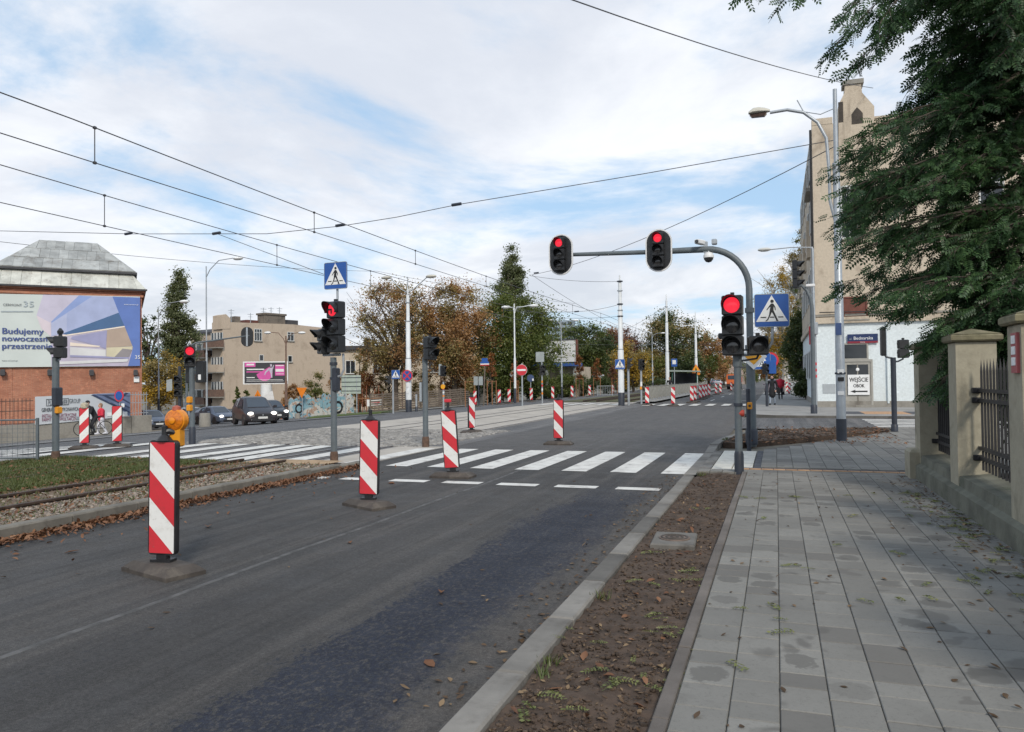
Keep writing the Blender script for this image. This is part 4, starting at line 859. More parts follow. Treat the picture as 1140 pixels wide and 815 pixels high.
# far right signal on a curved pole, seen from its side
X_, Y_ = 1.55, 36.6; dep = -sin(YAW)*X_+cos(YAW)*Y_
t = thing('traffic_light', 'far right traffic light on a curved pole in front of the tan building edge', 'traffic light', (X_, Y_, .094)); zt = hgt(338, dep, 903)
hx = onplane(886, 307, (X_, Y_), 0)[0]; zh = hgt(307, dep, 886)
MB().tube([(0,0,-.1),(0,0,1.9),(0,0,zt-.3),(-.06,0,zt+.15),(-.2,0,zt+.5),(-.42,0,zt+.75),(hx+.05,0,zh-.55)], [.11,.1,.085,.08,.075,.07,.06], 12).build('pole', 'pole', t); MB().lathe([(.14,-.1),(.14,.35),(.11,.4)], 12).build('base_sleeve', 'poledk', t)
signal_head(t, (hx, 0, zh), R(75), 3, .42, .15, None, visor=.3); MB().cbox(-.05,-.1,zt+.72,.38,.12,.12,.02).build('camera', 'rimwhite', t)
X_, Y_ = 1.78, 40.2; dep = -sin(YAW)*X_+cos(YAW)*Y_; zt = hgt(277, dep, 880)
t = thing('street_lamp', 'slim pale street lamp close to the street wall of the tan corner building', 'street lamp', (X_, Y_, .094))
MB().tube([(0,0,-.1),(0,0,3),(0,0,zt-.1),(-.05,0,zt)], [.09,.08,.055,.05], 10).tube([(-.05,0,zt-.02),(-1.0,0,zt+.05),(-2.1,0,zt+.0)], .028, 8).build('pole', 'galv', t)
MB().ball((-2.25,0,zt+.02), .3, 10, 0, (1.1,.5,.35)).build('lamp_head', mat('lamp_pale', (.5,.5,.47), .5, .1, 5), t); MB().cbox(.02,-.1,4.0,.3,.2,.6,.03).build('cable_box', 'galv', t)
for k in range(3): MB().lathe([(.098,0),(.098,.14)], 10, (0,0,1.6+.3*k), cap=False).build('red_band', 'signred', t)

# sign cluster beyond the side street
x, y = at(854, 452.5, .09); z = .094; dep = -sin(YAW)*x+cos(YAW)*y
t = thing('sign_post', 'crossing sign post with small blue panel and round sign beside the dark clothed pedestrian', 'road sign', (x, y, z)); upole(t, 3.4, .06, 'pole', 'poledk', 1.3)
d6(t, .95, (-.25,-.08,hgt(402, dep, 848)-z), R(4)); MB().cbox(.2,-.06,hgt(409,dep,856)-z,.65,.08,.75,.03).build('blue_panel', 'signblue', t); signal_head(t, (-.05,-.2,hgt(411,dep,852)-z), R(40), 2, .3, .1, None, visor=.15)
rs = MB().prism(disc(.45), .02, .04).build('round_sign', 'signred', t, loc=(.22,0,hgt(401,dep,857)-z), smooth=False); MB().prism(disc(.34), .012, .02).build('blue_field', 'signblue', rs, smooth=False)

# ---- left side signals
def signal_post(px, depth, base_m='rubber', r=.06): pass
X_, Y_ = at(372, 513, .05); dep = -sin(YAW)*X_+cos(YAW)*Y_; zb = .05
t = thing('traffic_light', 'tram side traffic light with red arrow under a blue crossing sign by the left kerb', 'traffic light', (X_, Y_, zb))
zp = hgt(398, dep, 372)-zb; MB().tube([(0,0,-.1),(0,0,zp)], .066, 14).build('pole', 'pole', t); MB().lathe([(.085,-.1),(.085,.14),(.072,.2)], 14).build('base_sleeve', mat('rusty_sleeve', (.10,.06,.042), .85, .3, 12), t); collar(t, 2.06, .066, 'poledk', .06); collar(t, 1.75, .067, 'poledk', .05)
zc = hgt(364.5, dep, 379)-zb; hd = signal_head(t, (.13,-.1,zc), R(-16), 3, .36, .145, 0, arrow=True)
signal_head(t, (-.22,-.03,hgt(380,dep,361)-zb), R(-38), 2, .27, .1, None, visor=.2, name='tram_signal')
MB().tube([(-.25,0,zc-.58),(.2,-.05,zc-.58)], .03, 8).tube([(.24,0,zc-.56),(.25,0,zc-.9),(.18,0,zc-1.03),(.05,0,zc-1.05)], .025, 8).build('bracket', 'galv', t)
MB().tube([(.14,-.05,zc+.52),(.14,-.05,zc+.95)], .025, 8).build('sign_stem', 'galv', t); d6(t, .57, (.13,-.11,hgt(307.5,dep,379)-zb), R(-3))
MB().cbox(.06,.0,1.72,.1,.16,.5,.02).build('control_box', 'poledk', t)

X_, Y_ = at(474, 498); dep = -sin(YAW)*X_+cos(YAW)*Y_
t = thing('traffic_light', 'grey signal post by the cobbled tram crossing with unlit head turned right', 'traffic light', (X_, Y_, 0)); zp = hgt(398, dep, 473)
MB().tube([(0,0,-.1),(0,0,zp)], .072, 14).build('pole', 'pole', t); MB().lathe([(.095,-.1),(.095,.2),(.08,.28)], 14).build('base_sleeve', mat('rusty_sleeve', (.10,.06,.042), .85, .3, 12), t)
signal_head(t, (.17,-.05,hgt(388,dep,481)), R(62), 2, .30, .115, None, visor=.24); MB().tube([(0,0,zp-.05),(.05,0,zp+.1),(.05,0,zp+.5)], .035, 8).cbox(-.1,.02,zp-.9,.06,.2,.5,.01).build('bracket', 'galv', t)

X_, Y_ = at(62, 512, .03); dep = -sin(YAW)*X_+cos(YAW)*Y_
t = thing('traffic_light', 'leftmost signal post with two-lamp head turned left, standing by the mesh barrier', 'traffic light', (X_, Y_, .03)); zp = hgt(399, dep, 62)
MB().tube([(0,0,-.1),(0,0,zp)], .075, 14).build('pole', 'pole', t); MB().lathe([(.095,-.1),(.095,.12),(.08,.2)], 14).build('base_sleeve', mat('rusty_sleeve', (.10,.06,.042), .85, .3, 12), t)
signal_head(t, (.14,.0,hgt(388,dep,69)), R(-62), 2, .25, .10, None, visor=.2); MB().tube([(0,0,zp-.08),(.12,0,zp-.06),(.17,0,zp+.05)], .022, 8).build('bracket', 'galv', t); MB().cbox(.08,-.03,hgt(443,dep,65),.12,.18,.42,.02).build('control_box', 'poledk', t); MB().cbox(.12,-.03,hgt(458,dep,67),.09,.12,.16,.02).build('call_button', 'amberbox', t)
MB().lathe([(.06,0),(.07,.06),(.02,.13)], 10).build('sensor', 'lens_body', t, loc=(.14,0,hgt(388,dep,69)+.3))

X_, Y_ = at(214, 496.5, -.05); dep = -sin(YAW)*X_+cos(YAW)*Y_; zb = zg(X_)
t = thing('traffic_light', 'signal post behind the amber lamp with red head turned right and call buttons', 'traffic light', (X_, Y_, zb)); zp = hgt(405, dep, 213)-zb
MB().tube([(0,0,-.1),(0,0,zp+.3)], .075, 14).build('pole', 'pole', t); MB().lathe([(.095,-.1),(.095,.45),(.08,.5)], 14).build('base_sleeve', 'poledk', t)
signal_head(t, (-.02,-.06,hgt(397,dep,211)-zb), R(40), 2, .30, .12, 0, visor=.26, name='signal_head'); MB().cbox(.32,.0,hgt(414,dep,221.5)-zb,.26,.14,.62,.02).build('rear_signal', 'lens_body', t); MB().prism(rrect(.09,.15,.01), -.08, -.07).build('sticker', 'signwhite', t, loc=(.33,0,hgt(420,dep,221.5)-zb), smooth=False)
MB().cbox(-.14,.05,hgt(415,dep,209)-zb,.13,.14,.6,.02).build('rear_signal', 'lens_body', t)
for q in (445, 454): MB().cbox(.0,-.1,hgt(q,dep,214)-zb,.13,.1,.18,.02).build('call_button', 'amberbox', t)

X_, Y_, zb = spot(208, 45); dep = 45
t = thing('signal_mast', 'slender mast with a long arm carrying an oval signal seen from behind, left roadside', 'traffic light', (X_, Y_, zb), R(20)); zt = hgt(384, dep, 215)-zb
q = onplane(278, 376, (X_, Y_), R(20))[0]; qz = hgt(376, dep+1, 278)-zb
MB().tube([(0,0,-.1),(0,0,zt-1.0),(.02,0,zt-.45),(.2,0,zt-.05),(.55,0,zt+.12),(q,0,qz+.08)], [.085,.07,.065,.06,.05,.04], 12).build('mast', 'pole', t)
ov = MB().prism(rrect(.7,1.16,.345,10), -.03, .03).build('oval_backboard', 'lens_body', t, loc=(q-.15,0,qz), smooth=False); MB().box(-.05,.05,-.05,-.03,-.55,.55).build('rear_bracket', 'galv', ov, smooth=False); signal_head(t, (q-.15,.16,qz), R(180), 3, .3, .115, None, visor=.18)
X_, Y_, zb = spot(200, 33); t = thing('traffic_light', 'dark distant signal behind the left poplar verge beside two grey plates', 'traffic light', (X_, Y_, zb)); dep = 33
upole(t, 2.9, .06, 'poledk', 'poledk', .3); signal_head(t, (0,-.1,hgt(430,dep,200)-zb), R(30), 3, .3, .11, None); 
for k in range(2): MB().prism([(-.12,0),(.12,0.05),(.12,.55),(-.12,.5)], -.02, .0).build('plate', 'signback', t, loc=(-.55-.1*k,.1*k,hgt(436,dep,190)-zb), rz=R(20), smooth=False)

# ---- delineator boards
def delineator(label, loc, rz=0.0, m='stripeA', light=False, tilt=0.0, group='striped delineator boards on the road', knob=True, brz=None, orange=False):
    t = thing('delineator', label, 'delineator', loc, rz, group)
    fb = MB(); w1, w0, h1, h0 = .42, .20, .86, .7
    lv = [(.375,.19,0),(.375,.19,.035),(.29,.125,.095),(.14,.10,.10)]
    vs = [(sx*a, sy*b_, z) for a, b_, z in lv for sx, sy in ((-1,-1),(1,-1),(1,1),(-1,1))]
    fb.add(vs, [(3,2,1,0),(12,13,14,15)]+[(4*k+i,4*k+(i+1)%4,4*k+4+(i+1)%4,4*k+4+i) for k in range(3) for i in range(4)])
    fb.box(-.34,-.25,-.193,-.18,.02,.045); fb.build('rubber_foot', 'rubber', t, rz=(brz if brz is not None else 0), smooth=False)
    bd = MB().prism(rrect(.272,1.035,.04,4,0,.68), -.030, .030).build('board', 'frameblk', t, smooth=False); bd.rotation_euler.y = tilt
    MB().prism(rrect(.245,1.0,.008,2,0,.68), -.034, .034).build('striped_face', m, bd, smooth=False)
    MB().box(-.05,.05,-.03,.03,.07,.17).box(-.1,.1,-.05,.05,.1,.125).build('socket', 'frameblk', t, smooth=False)
    if knob: MB().lathe([(.075,1.195),(.05,1.225),(.026,1.25),(.026,1.325),(.018,1.33)], 10).build('lamp_socket', 'frameblk', bd)
    return t
x, y = at(187, 640); NEAR = [( 'nearest striped delineator on the asphalt, topped by a round amber flashing lamp', (x-.11, y+.06, 0), R(9), R(-26), R(.8))]
x, y = at(411, 565); NEAR.append(('second striped delineator on the fresh asphalt, before the blue signed tram signal', (x-.04, y+.06, 0), R(9), R(-36), R(1.5)))
x, y = at(505, 532); NEAR.append(('leaning striped delineator standing on the dashed stop line', (x-.04, y+.06, 0), R(10), R(-8), R(-3.5)))
x, y = at(622, 495); NEAR.append(('single striped delineator standing alone just beyond the zebra crossing', (x, y, 0), R(0), R(3), R(.5)))
x, y = at(525, 482, 0); NEAR.append(('edge-on striped delineator at the corner of the pale tram paving', (x, y, 0), R(62), R(10), R(0)))
for i, (lb, lc, rz, brz, tl) in enumerate(NEAR):
    d = delineator(lb, lc, rz, 'stripeA', tilt=tl, brz=brz)
    if i == 2: MB().cbox(-.08,0,1.36,.12,.05,.06,.01).build('broken_lamp_clip', 'signred', d)
    if i == 0:
        lampo = MB().cbox(.095,.07,1.215,.105,.075,.165,.012).build('battery_box', 'amberbox', d)
        MB().tube([(.0,0,1.27),(.05,.02,1.28),(.09,.06,1.26)], .028, 8).build('lamp_clamp', 'frameblk', d)
        fl = MB().lathe([(.075,.0),(.100,.01),(.104,.04),(.104,.07),(.08,.09)], 28, (.09,.03,1.375), axis='Y').build('flash_lamp', 'amber', d)
        MB().lathe([(1e-4,-.024),(.05,-.018),(.088,-.002)], 28, (.09,.03,1.375), axis='Y', cap=False).build('lens', 'amberdk', fl); MB().lathe([(.03,-.032),(.02,-.036)], 12, (.09,.03,1.375), axis='Y').build('lens_boss', 'amber', fl)
        MB().lathe([(.04,.09),(.036,.125),(.01,.135)], 12, (.09,.07,1.375)).build('photocell', mat('photocell_red', (.4,.09,.05), .5, .1, 9), fl)
def far_del(px, py, label, m='stripeA', depth=None, rz=0.0, brz=None):
    if depth: x, y, z = spot(px, depth)
    else: x, y = at(px, py); z = zg(x)
    return delineator(label, (x, y, z+.006), rz, m, knob=False, brz=brz)
d = far_del(94, 500, 'cream edged striped delineator in front of the black clad cyclist', 'stripeB', None, R(30)); d.scale = (.93,)*3; MB().lathe([(.08,1.17),(.105,1.21),(.10,1.30),(.04,1.34)], 12).build('worn_lamp', mat('worn_lamp_body', (.45,.40,.30), .8, .3, 20), d)
far_del(130.5, 498, 'striped delineator in front of the path wall, right of the walker in red', 'stripeB', None, R(33)).scale = (.95,)*3
for px, dp, lb in ((528.7, 56, 'striped delineator by the orange stakes and the brown wooden fence'), (555.8, 60, 'striped delineator below the tilted blue street name post'), (566.8, 61, 'striped delineator just left of the no entry sign post'), (591.4, 66, 'striped delineator with orange edge to the right of the no entry sign')): far_del(px, 0, lb, 'stripeB', dp)
for px, dp, lb in ((615.3, 66, 'striped delineator on the left carriageway under the pale hall'), (636.8, 72, 'striped delineator on the left carriageway right of the slim white lamp post'), (656.4, 80, 'striped delineator beside the low grey barrier on the left carriageway'), (682.6, 100, 'distant striped delineator just left of the white pole with the crossing sign')): far_del(px, 0, lb, 'stripeA', dp)
for px, dp, lb in ((720.2, 49.5, 'striped delineator at the near end of the grey mesh railing'), (749, 48, 'striped delineator alone on the far zebra crossing stripes'), (770, 54, 'front left striped delineator of the dense row closing the lane'), (773.5, 56.5, 'striped delineator half hidden right behind the front one of the dense row'), (779.5, 62, 'third striped delineator of the dense row closing the lane'), (783, 65.5, 'fourth striped delineator of the dense row closing the lane'), (785.7, 69, 'fifth striped delineator of the dense row closing the lane'), (789.4, 73, 'last striped delineator of the dense row closing the lane'), (797, 80, 'striped delineator standing in the gap after the dense row'), (802, 86, 'striped delineator just beyond the one in the gap after the dense row'), (814, 100, 'farthest striped delineator before the orange lorry')): far_del(px, 0, lb, 'stripeA' if px != 749 else 'stripeA', dp, R(random.uniform(-12,12)))
far_del(878.5, 0, 'striped delineator on the far sidewalk beyond the red clad walker', 'stripeA', 76); far_del(876, 0, 'striped delineator at the back edge of the far sidewalk by the parked car', 'stripeB', 88)

# ---- mesh barriers
def barrier(label, p0, p1, h=1.08, m='galv', group=None, n=9, mesh=True, zb=None, pr=.03):
    d = Vector((p1[0]-p0[0], p1[1]-p0[1])); ln = d.length
    t = thing('pedestrian_barrier', label, 'barrier', (p0[0], p0[1], zg(p0[0]) if zb is None else zb), atan2(d.y, d.x), group)
    for x in (0, ln-.05): MB().box(x, x+.05, -.025, .025, -.1, h).build('post', m, t, smooth=False)
    MB().tube([(.05,0,h-.04),(ln-.05,0,h-.04)], .022, 6).build('top_rail', m, t); MB().tube([(.05,0,.12),(ln-.05,0,.12)], .018, 6).build('bottom_rail', m, t)
    b = MB()
    if mesh:
        k = int(ln/.11)
        for i in range(1, k): b.box(i*ln/k-.003, i*ln/k+.003, -.003, .003, .13, h-.05)
        for i in range(1, 9): b.box(.05, ln-.05, -.002, .002, .12+i*(h-.17)/9-.003, .12+i*(h-.17)/9+.003)
        o = b.build('wire_mesh', m, t, smooth=False); o['kind'] = 'stuff'
    else:
        for i in range(1, n+1): MB().box(i*ln/(n+1)-.011, i*ln/(n+1)+.011, -.011, .011, .13, h-.06).build('bar', m, t, smooth=False)
    return t
x0, y0 = at(43, 513, .05); q0 = spot(-45, 16.8)
barrier('grey mesh barrier panel on the left edge beside the leftmost signal post', (q0[0], q0[1]), (x0, y0), 1.0, 'pole')
q1 = spot(-150, 16.8); barrier('grey mesh barrier panel continuing left of the leftmost one', (q1[0], q1[1]), (q0[0]-.06, q0[1]), 1.0, 'pole')
Yb = 55.5
for i in range(15):
    barrier(('first', 'second', 'third', 'fourth', 'fifth', 'sixth', 'seventh', 'eighth', 'ninth', 'tenth', 'eleventh', 'twelfth', 'thirteenth', 'fourteenth', 'last')[i]+' grey railing panel counting away from the far zebra crossing along the tram stop', (-8.9, Yb+2.5*i), (-8.9, Yb+2.5*i+2.46), 1.1, mat('railing_grey', (.27,.27,.25), .6, .15, 4, dirt=(.18,.15,.12), dirt_amt=.6) if i == 0 else bpy.data.materials['railing_grey'], 'railing panels of the tram stop', 12, False, .14)
x, y, z = spot(664.5, 82); barrier('low grey barrier standing on the left carriageway by the young trees', (x, y), (x+1.6, y+.5), 1.1, 'galv', None, 8, False)
# ---- white traction poles of the tram line
def traction(label, px, depth, top_y, sign=None, lamps=None, dark=True, zb=None, r=.2):
    x, y, z = spot(px, depth); h = hgt(top_y, depth, px)-z
    t = thing('traction_pole', label, 'pole', (x, y, z))
    MB().tube([(0,0,.8),(0,0,h*.42),(0,0,h*.43),(0,0,h*.72),(0,0,h*.73),(0,0,h*.94),(0,0,h*.945),(0,0,h)], [r,r*.97,r*.8,r*.76,r*.6,r*.56,r*.3,r*.22], 16).build('pole', 'whitepole', t)
    MB().lathe([(r*1.05,-.1),(r*1.05,.8 if not dark else 1.35*.62),(r,.86)], 16).build('dark_foot', 'poledk', t)
    for k in (.43, .73, .88): MB().lathe([(r*.6,-.03),(r*.9,-.03),(r*.9,.03),(r*.6,.03)], 12, (0,0,h*k), cap=False).build('pole_band', 'galv', t)
    return t, h, (x, y, z)
t, h, o_ = traction('thick white tram pole with the blue crossing sign, right of the pale paving', 691.5, 50, 306); d6(t, .64, (-.02,-.24,hgt(405.5,50,691)), R(3)); P691 = (o_[0], o_[1])
for q in (313, 338.5, 352): MB().lathe([(.13,-.05),(.2,-.03),(.2,.03),(.13,.05)], 10, (0,0,hgt(q,50,691))).build('insulator_band', 'poledk', t)
t, h, o_ = traction('second white tram pole beyond the one carrying the crossing sign', 743.2, 82, 328); P743 = o_
t, h, o_ = traction('farthest slim white tram pole carrying an orange triangular work sign', 775.3, 100, 347, r=.19); sg = MB().prism([(-.62,-.5),(.62,-.5),(0,.55)], -.03, 0).build('work_sign', 'signorange', t, loc=(0,-.25,hgt(410,100,775)), smooth=False)
MB().prism([(-.42,-.38),(.42,-.38),(0,.33)], -.045, -.03).build('sign_centre', 'signyellow', sg, smooth=False); MB().prism([(-.1,-.3),(.12,-.3),(.05,0),(-.05,.1)], -.06, -.045).build('digger_symbol', 'black', sg, smooth=False); MB().prism(rrect(1.0,.3,.03,2,0,-.72), -.03, 0).build('lower_plate', 'signorange', sg, smooth=False)
t, h, o_ = traction('white tram pole with twin street lamps and a no stopping sign, left roadside', 454.8, 53, 320); z = o_[2]
MB().tube([(0,0,h-.1),(0,0,h+.75)], .035, 8).build('finial', 'galv', t)
for sx, py_, px_ in ((-1, 308, 430), (1, 309, 480)):
    q = onplane(px_, py_, o_, R(0))[0]; zq = hgt(py_, 53, px_)-z
    MB().tube([(0,0,h-.35),(sx*.5,0,h-.1),(q*.8,0,zq-.05),(q,0,zq)], .035, 8).build('lamp_arm', 'galv', t); MB().ball((q,0,zq+.02), .42, 10, 0, (1,.45,.3)).build('lamp_head', mat('lamp_pale', (.5,.48,.42), .5, .1, 5), t)
ns = MB().prism(disc(.40, 28), -.03, 0).build('no_stopping_sign', 'signred', t, loc=(.03,-.24,hgt(418.3,53,456)-z), smooth=False); MB().prism(disc(.33, 28), -.036, -.03).build('blue_field', 'signblue', ns, smooth=False)
MB().prism([(-.26,-.2),(-.2,-.26),(.26,.2),(.2,.26)], -.042, -.036).prism([(.26,-.2),(.2,-.26),(-.26,.2),(-.2,.26)][::-1], -.0425, -.036).build('red_cross', 'signred', ns, smooth=False)
for q in (429, 436): MB().prism(rrect(.16,.22,.01), -.225, -.215).build('sticker', 'signwhite', t, loc=(.02,0,hgt(q,53,456)-z), smooth=False)

def lamp_post(label, px, depth, top_y, heads, m='whitepole', foot=1.2, r=.10, name='street_lamp', headm=None, hr=.34):
    x, y, z = spot(px, depth); h = hgt(top_y, depth, px)-z; t = thing(name, label, 'street lamp', (x, y, z))
    MB().tube([(0,0,.0),(0,0,h*.45),(0,0,h*.46),(0,0,h)], [r,r*.95,r*.65,r*.5], 10).build('pole', m, t)
    if foot: MB().lathe([(r*1.2,-.1),(r*1.2,foot),(r,foot+.05)], 10).build('dark_foot', 'poledk', t)
    for (px_, py_) in heads:
        q = onplane(px_, py_, (x, y), 0)[0]; zq = hgt(py_, depth, px_)-z
        MB().tube([(0,0,h-.9),(q*.12,0,h-.3),(q*.4,0,zq-.05),(q*.85,0,zq+.05),(q,0,zq)], .035, 8).build('lamp_arm', m, t)
        MB().ball((q,0,zq), hr, 10, 0, (1,.45,.32)).build('lamp_head', headm or M['signwhite'], t)
    return t
lamp_post('white double armed street lamp left of the no entry sign', 573.4, 64, 338, [(563.2,341.5),(594,341)], hr=.42)
lamp_post('slim pale street lamp before the hall with the weathered white board', 625.4, 82, 357, [(613,356),(641,357)], 'galv')
lamp_post('pale street lamp with a small plate, left of the yellow tree', 726.6, 110, 371, [(738,371)], 'galv')
lamp_post('tall curved street lamp before the tan tenement on the left', 230, 62, 296, [(265,289.5)], 'galv', 0, .09, hr=.5)
lamp_post('small grey street lamp in front of the dark poplar', 176.5, 66, 342, [(205,337)], 'galv', 2.2, .08, hr=.5)
lamp_post('brown rusty double armed lamp post beside the pink billboard', 318.5, 74, 374, [(298,370),(336,371)], 'rustpole', 0, .14, hr=.42)
lamp_post('distant lamp post on the right above the far row of boards', 706, 150, 395, [(700,395)], 'galv')

# ---- road signs and small posts beyond the junction
def post_sign(label, px, depth, sign_y, zb=None, r=.04, m='galv', cat='road sign', name='road_sign', foot=None, extra=0.0):
    x, y, z = spot(px, depth); h = hgt(sign_y, depth, px)-z; t = thing(name, label, cat, (x, y, z))
    MB().tube([(0,0,-.1),(0,0,h+extra)], r, 8).build('post', m, t)
    if foot: MB().lathe([(r*1.4,-.05),(r*1.4,foot),(r,foot+.04)], 8).build('dark_foot', 'poledk', t)
    return t, h
t, h = post_sign('red no entry sign with white bar on a grey post', 581.3, 51, 412, extra=.45, r=.055)
ns = MB().prism(disc(.36, 28), -.1, -.07).build('round_sign', 'signred', t, loc=(0,0,h), smooth=False); MB().prism(rrect(.58,.12,.01), -.108, -.1).build('white_bar', 'signwhite', ns, smooth=False); MB().prism(disc(.375,28), -.07, -.06).build('rim', 'signwhite', ns, smooth=False)
t, h = post_sign('blue crossing sign with a small dark signal head, left of the no stopping sign', 437.5, 51, 417, extra=.25, r=.06); d6(t, .6, (.25,-.09,h), R(3)); signal_head(t, (-.22,-.05,hgt(423,51,434)-zg(spot(437,51)[0])), R(-70), 2, .26, .1, None)
t, h = post_sign('short bare grey post right of the white pole with the no stopping sign', 463.3, 53, 439, r=.07, cat='post', name='short_post', foot=.3)
t, h = post_sign('signal on a post with a yellow disc, in front of the wooden fence', 493.6, 54, 425, r=.07, cat='traffic light', name='traffic_light'); signal_head(t, (.03,-.1,h+.75), R(70), 2, .38, .13, None); MB().cbox(-.25,.02,h+.85,.2,.06,.8,.02).build('white_back', 'signback', t); MB().prism(disc(.17), -.1, -.07).build('yellow_disc', 'signyellow', t, loc=(0,0,h-.35), smooth=False)
for k in range(3): MB().lathe([(.075,0),(.075,.12)], 10, (0,0,.9+.25*k), cap=False).build('sticker_band', ('signorange','signwhite','signred')[k], t)
t, h = post_sign('two small white plates on a dark post left of the street name post', 532.8, 58, 424, r=.05, m='poledk')
for k in (-.2, .2): MB().prism(rrect(.34,.66,.03,2,k,.0), -.08, -.05).build('plate', 'signback', t, loc=(0,0,h), smooth=False)
x, y, z = spot(538, 60); h = hgt(402, 60, 540)-z; t = thing('street_name_post', 'leaning pale post with a blue and white name plate on top', 'road sign', (x, y, z))
MB().tube([(0,0,-.1),(.17,0,h)], .06, 8).build('post', 'fencewood', t); sg = MB().prism(rrect(.72,.30,.03), -.1, -.07).build('name_plate', 'signwhite', t, loc=(.17,0,h-.2), smooth=False); MB().prism(rrect(.5,.3,.06,3,0,.28), -.1, -.07).prism(rrect(.72,.14,.02,2,0,.08), -.108, -.07).build('blue_top', 'signblue', sg, smooth=False); MB().prism(rrect(.72,.07,.01,2,0,-.115), -.108, -.1).build('red_line', 'signred', sg, smooth=False)
t, h = post_sign('dark blue round sign seen from behind, beside the green hedge', 590.8, 72, 421, r=.04, extra=.3); MB().prism(disc(.34), -.07, -.04).build('disc', mat('sign_back_navy', (.05,.08,.17), .6, .1, 5), t, loc=(0,0,h), smooth=False); MB().prism(rrect(.16,.2,.02), -.08, -.07).build('sticker', 'signwhite', t, loc=(.25,0,h-.15), smooth=False)
t, h = post_sign('grey square sign back over a small signal head, at the foot of the pale hall', 603.5, 55, 402, r=.05, extra=.1); MB().prism(rrect(.62,.72,.03,2,-.12,.3), -.08, -.05).build('square_back', 'signback', t, loc=(0,0,h), smooth=False); signal_head(t, (.05,-.1,hgt(412,55,604)-zg(spot(603,55)[0])), R(30), 2, .34, .12, None)
for k in range(4): MB().lathe([(.056,0),(.056,.16)], 10, (0,0,.7+.28*k), cap=False).build('sticker_band', ('signorange','signwhite','signred','signorange')[k], t)
t, h = post_sign('signal post standing close to the right of the thick white tram pole', 699.6, 50.5, 410, r=.08, cat='traffic light', name='traffic_light'); signal_head(t, (.05,-.1,h+.32), R(100), 2, .36, .12, None)
t, h = post_sign('signal post with orange button near the first railing panel', 713.8, 52.5, 410, r=.07, cat='traffic light', name='traffic_light'); signal_head(t, (.05,-.1,h+.25), R(40), 2, .36, .12, None); MB().cbox(0,-.08,1.1,.13,.1,.2,.02).build('call_button', 'amberbox', t); MB().lathe([(.078,0),(.078,.3)], 10, (0,0,1.25), cap=False).build('white_band', 'signwhite', t)
t, h = post_sign('white triangular sign back low among the trees left of the no entry sign', 572.5, 78, 417, r=.04); MB().prism(lozenge(.5), -.1, -.07).build('diamond', 'signback', t, loc=(0,0,h), smooth=False)
# left island: work signs, direction board
x, y, z = spot(391, 62); t = thing('direction_board', 'pale green back of a large direction board on two posts in the left green', 'road sign', (x, y, z), R(5))
W_, H_ = 1.7, 1.5; zc = hgt(428, 62, 391)-z
pn = MB().prism(rrect(W_,H_,.04), -.03, 0).build('panel', mat('board_back_green', (.36,.42,.37), .6, .1, 2, dirt=(.5,.52,.48), dirt_amt=.6, dscale=.9), t, loc=(0,0,zc), smooth=False)
for k in range(4): MB().box(-W_/2, W_/2, -.055, -.03, -.55+.36*k, -.50+.36*k).build('rail', 'poledk', pn, smooth=False)
for k in (-.52, .48): MB().tube([(k,-.0,-.1),(k,0,zc+.7)], .045, 8).build('post', 'galv', t)
t, h = post_sign('orange yellow triangular work sign pointing down, on the left green', 336.5, 66, 437, r=.04); MB().prism([(-.52,.42),(0,-.5),(.52,.42)], -.1, -.07).build('yield_sign', 'signorange', t, loc=(0,0,h), smooth=False)
x, y, z = spot(287, 64); t = thing('work_sign', 'orange triangular road works sign behind the brown car', 'road sign', (x, y, z)); zc = hgt(442, 64, 287)-z; sg = MB().prism([(-.6,-.42),(.6,-.42),(0,.6)], -.03, 0).build('triangle', 'signorange', t, loc=(0,0,zc), smooth=False); MB().prism([(-.36,-.3),(.36,-.3),(0,.3)], -.04, -.03).build('symbol', mat('dull_orange', (.45,.16,.02), .6, .2, 9), sg, smooth=False); MB().tube([(0,.03,-.1),(0,.03,zc)], .03, 8).build('post', 'galv', t)
x, y, z = spot(297, 66); t = thing('tilted_sign', 'white tilted sign panel leaning over behind the brown car', 'road sign', (x, y, z)); zc = hgt(443, 66, 299)-z
MB().prism([(-.65,-.55),(.75,-.15),(.6,.62),(-.7,.05)], -.03, 0).build('panel', 'signwhite', t, loc=(0,0,zc), smooth=False); MB().tube([(0,.03,-.1),(.05,.03,zc)], .03, 8).build('post', 'galv', t)
x, y, z = spot(308.5, 66); t = thing('road_work_board', 'wide orange barrier board on legs right of the brown car', 'barrier', (x, y, z)); W_ = 1.45
for k in range(2): MB().prism(rrect(W_/2-.02,.62,.03,2,-W_/4+k*W_/2), -.03, 0).build('orange_panel', 'signorange', t, loc=(0,0,hgt(454.5,66,308)-z), smooth=False)
for k in (-.45, .4): MB().box(k-.04, k+.04, 0, .05, -.1, 1.1).build('leg', 'signorange', t, smooth=False)
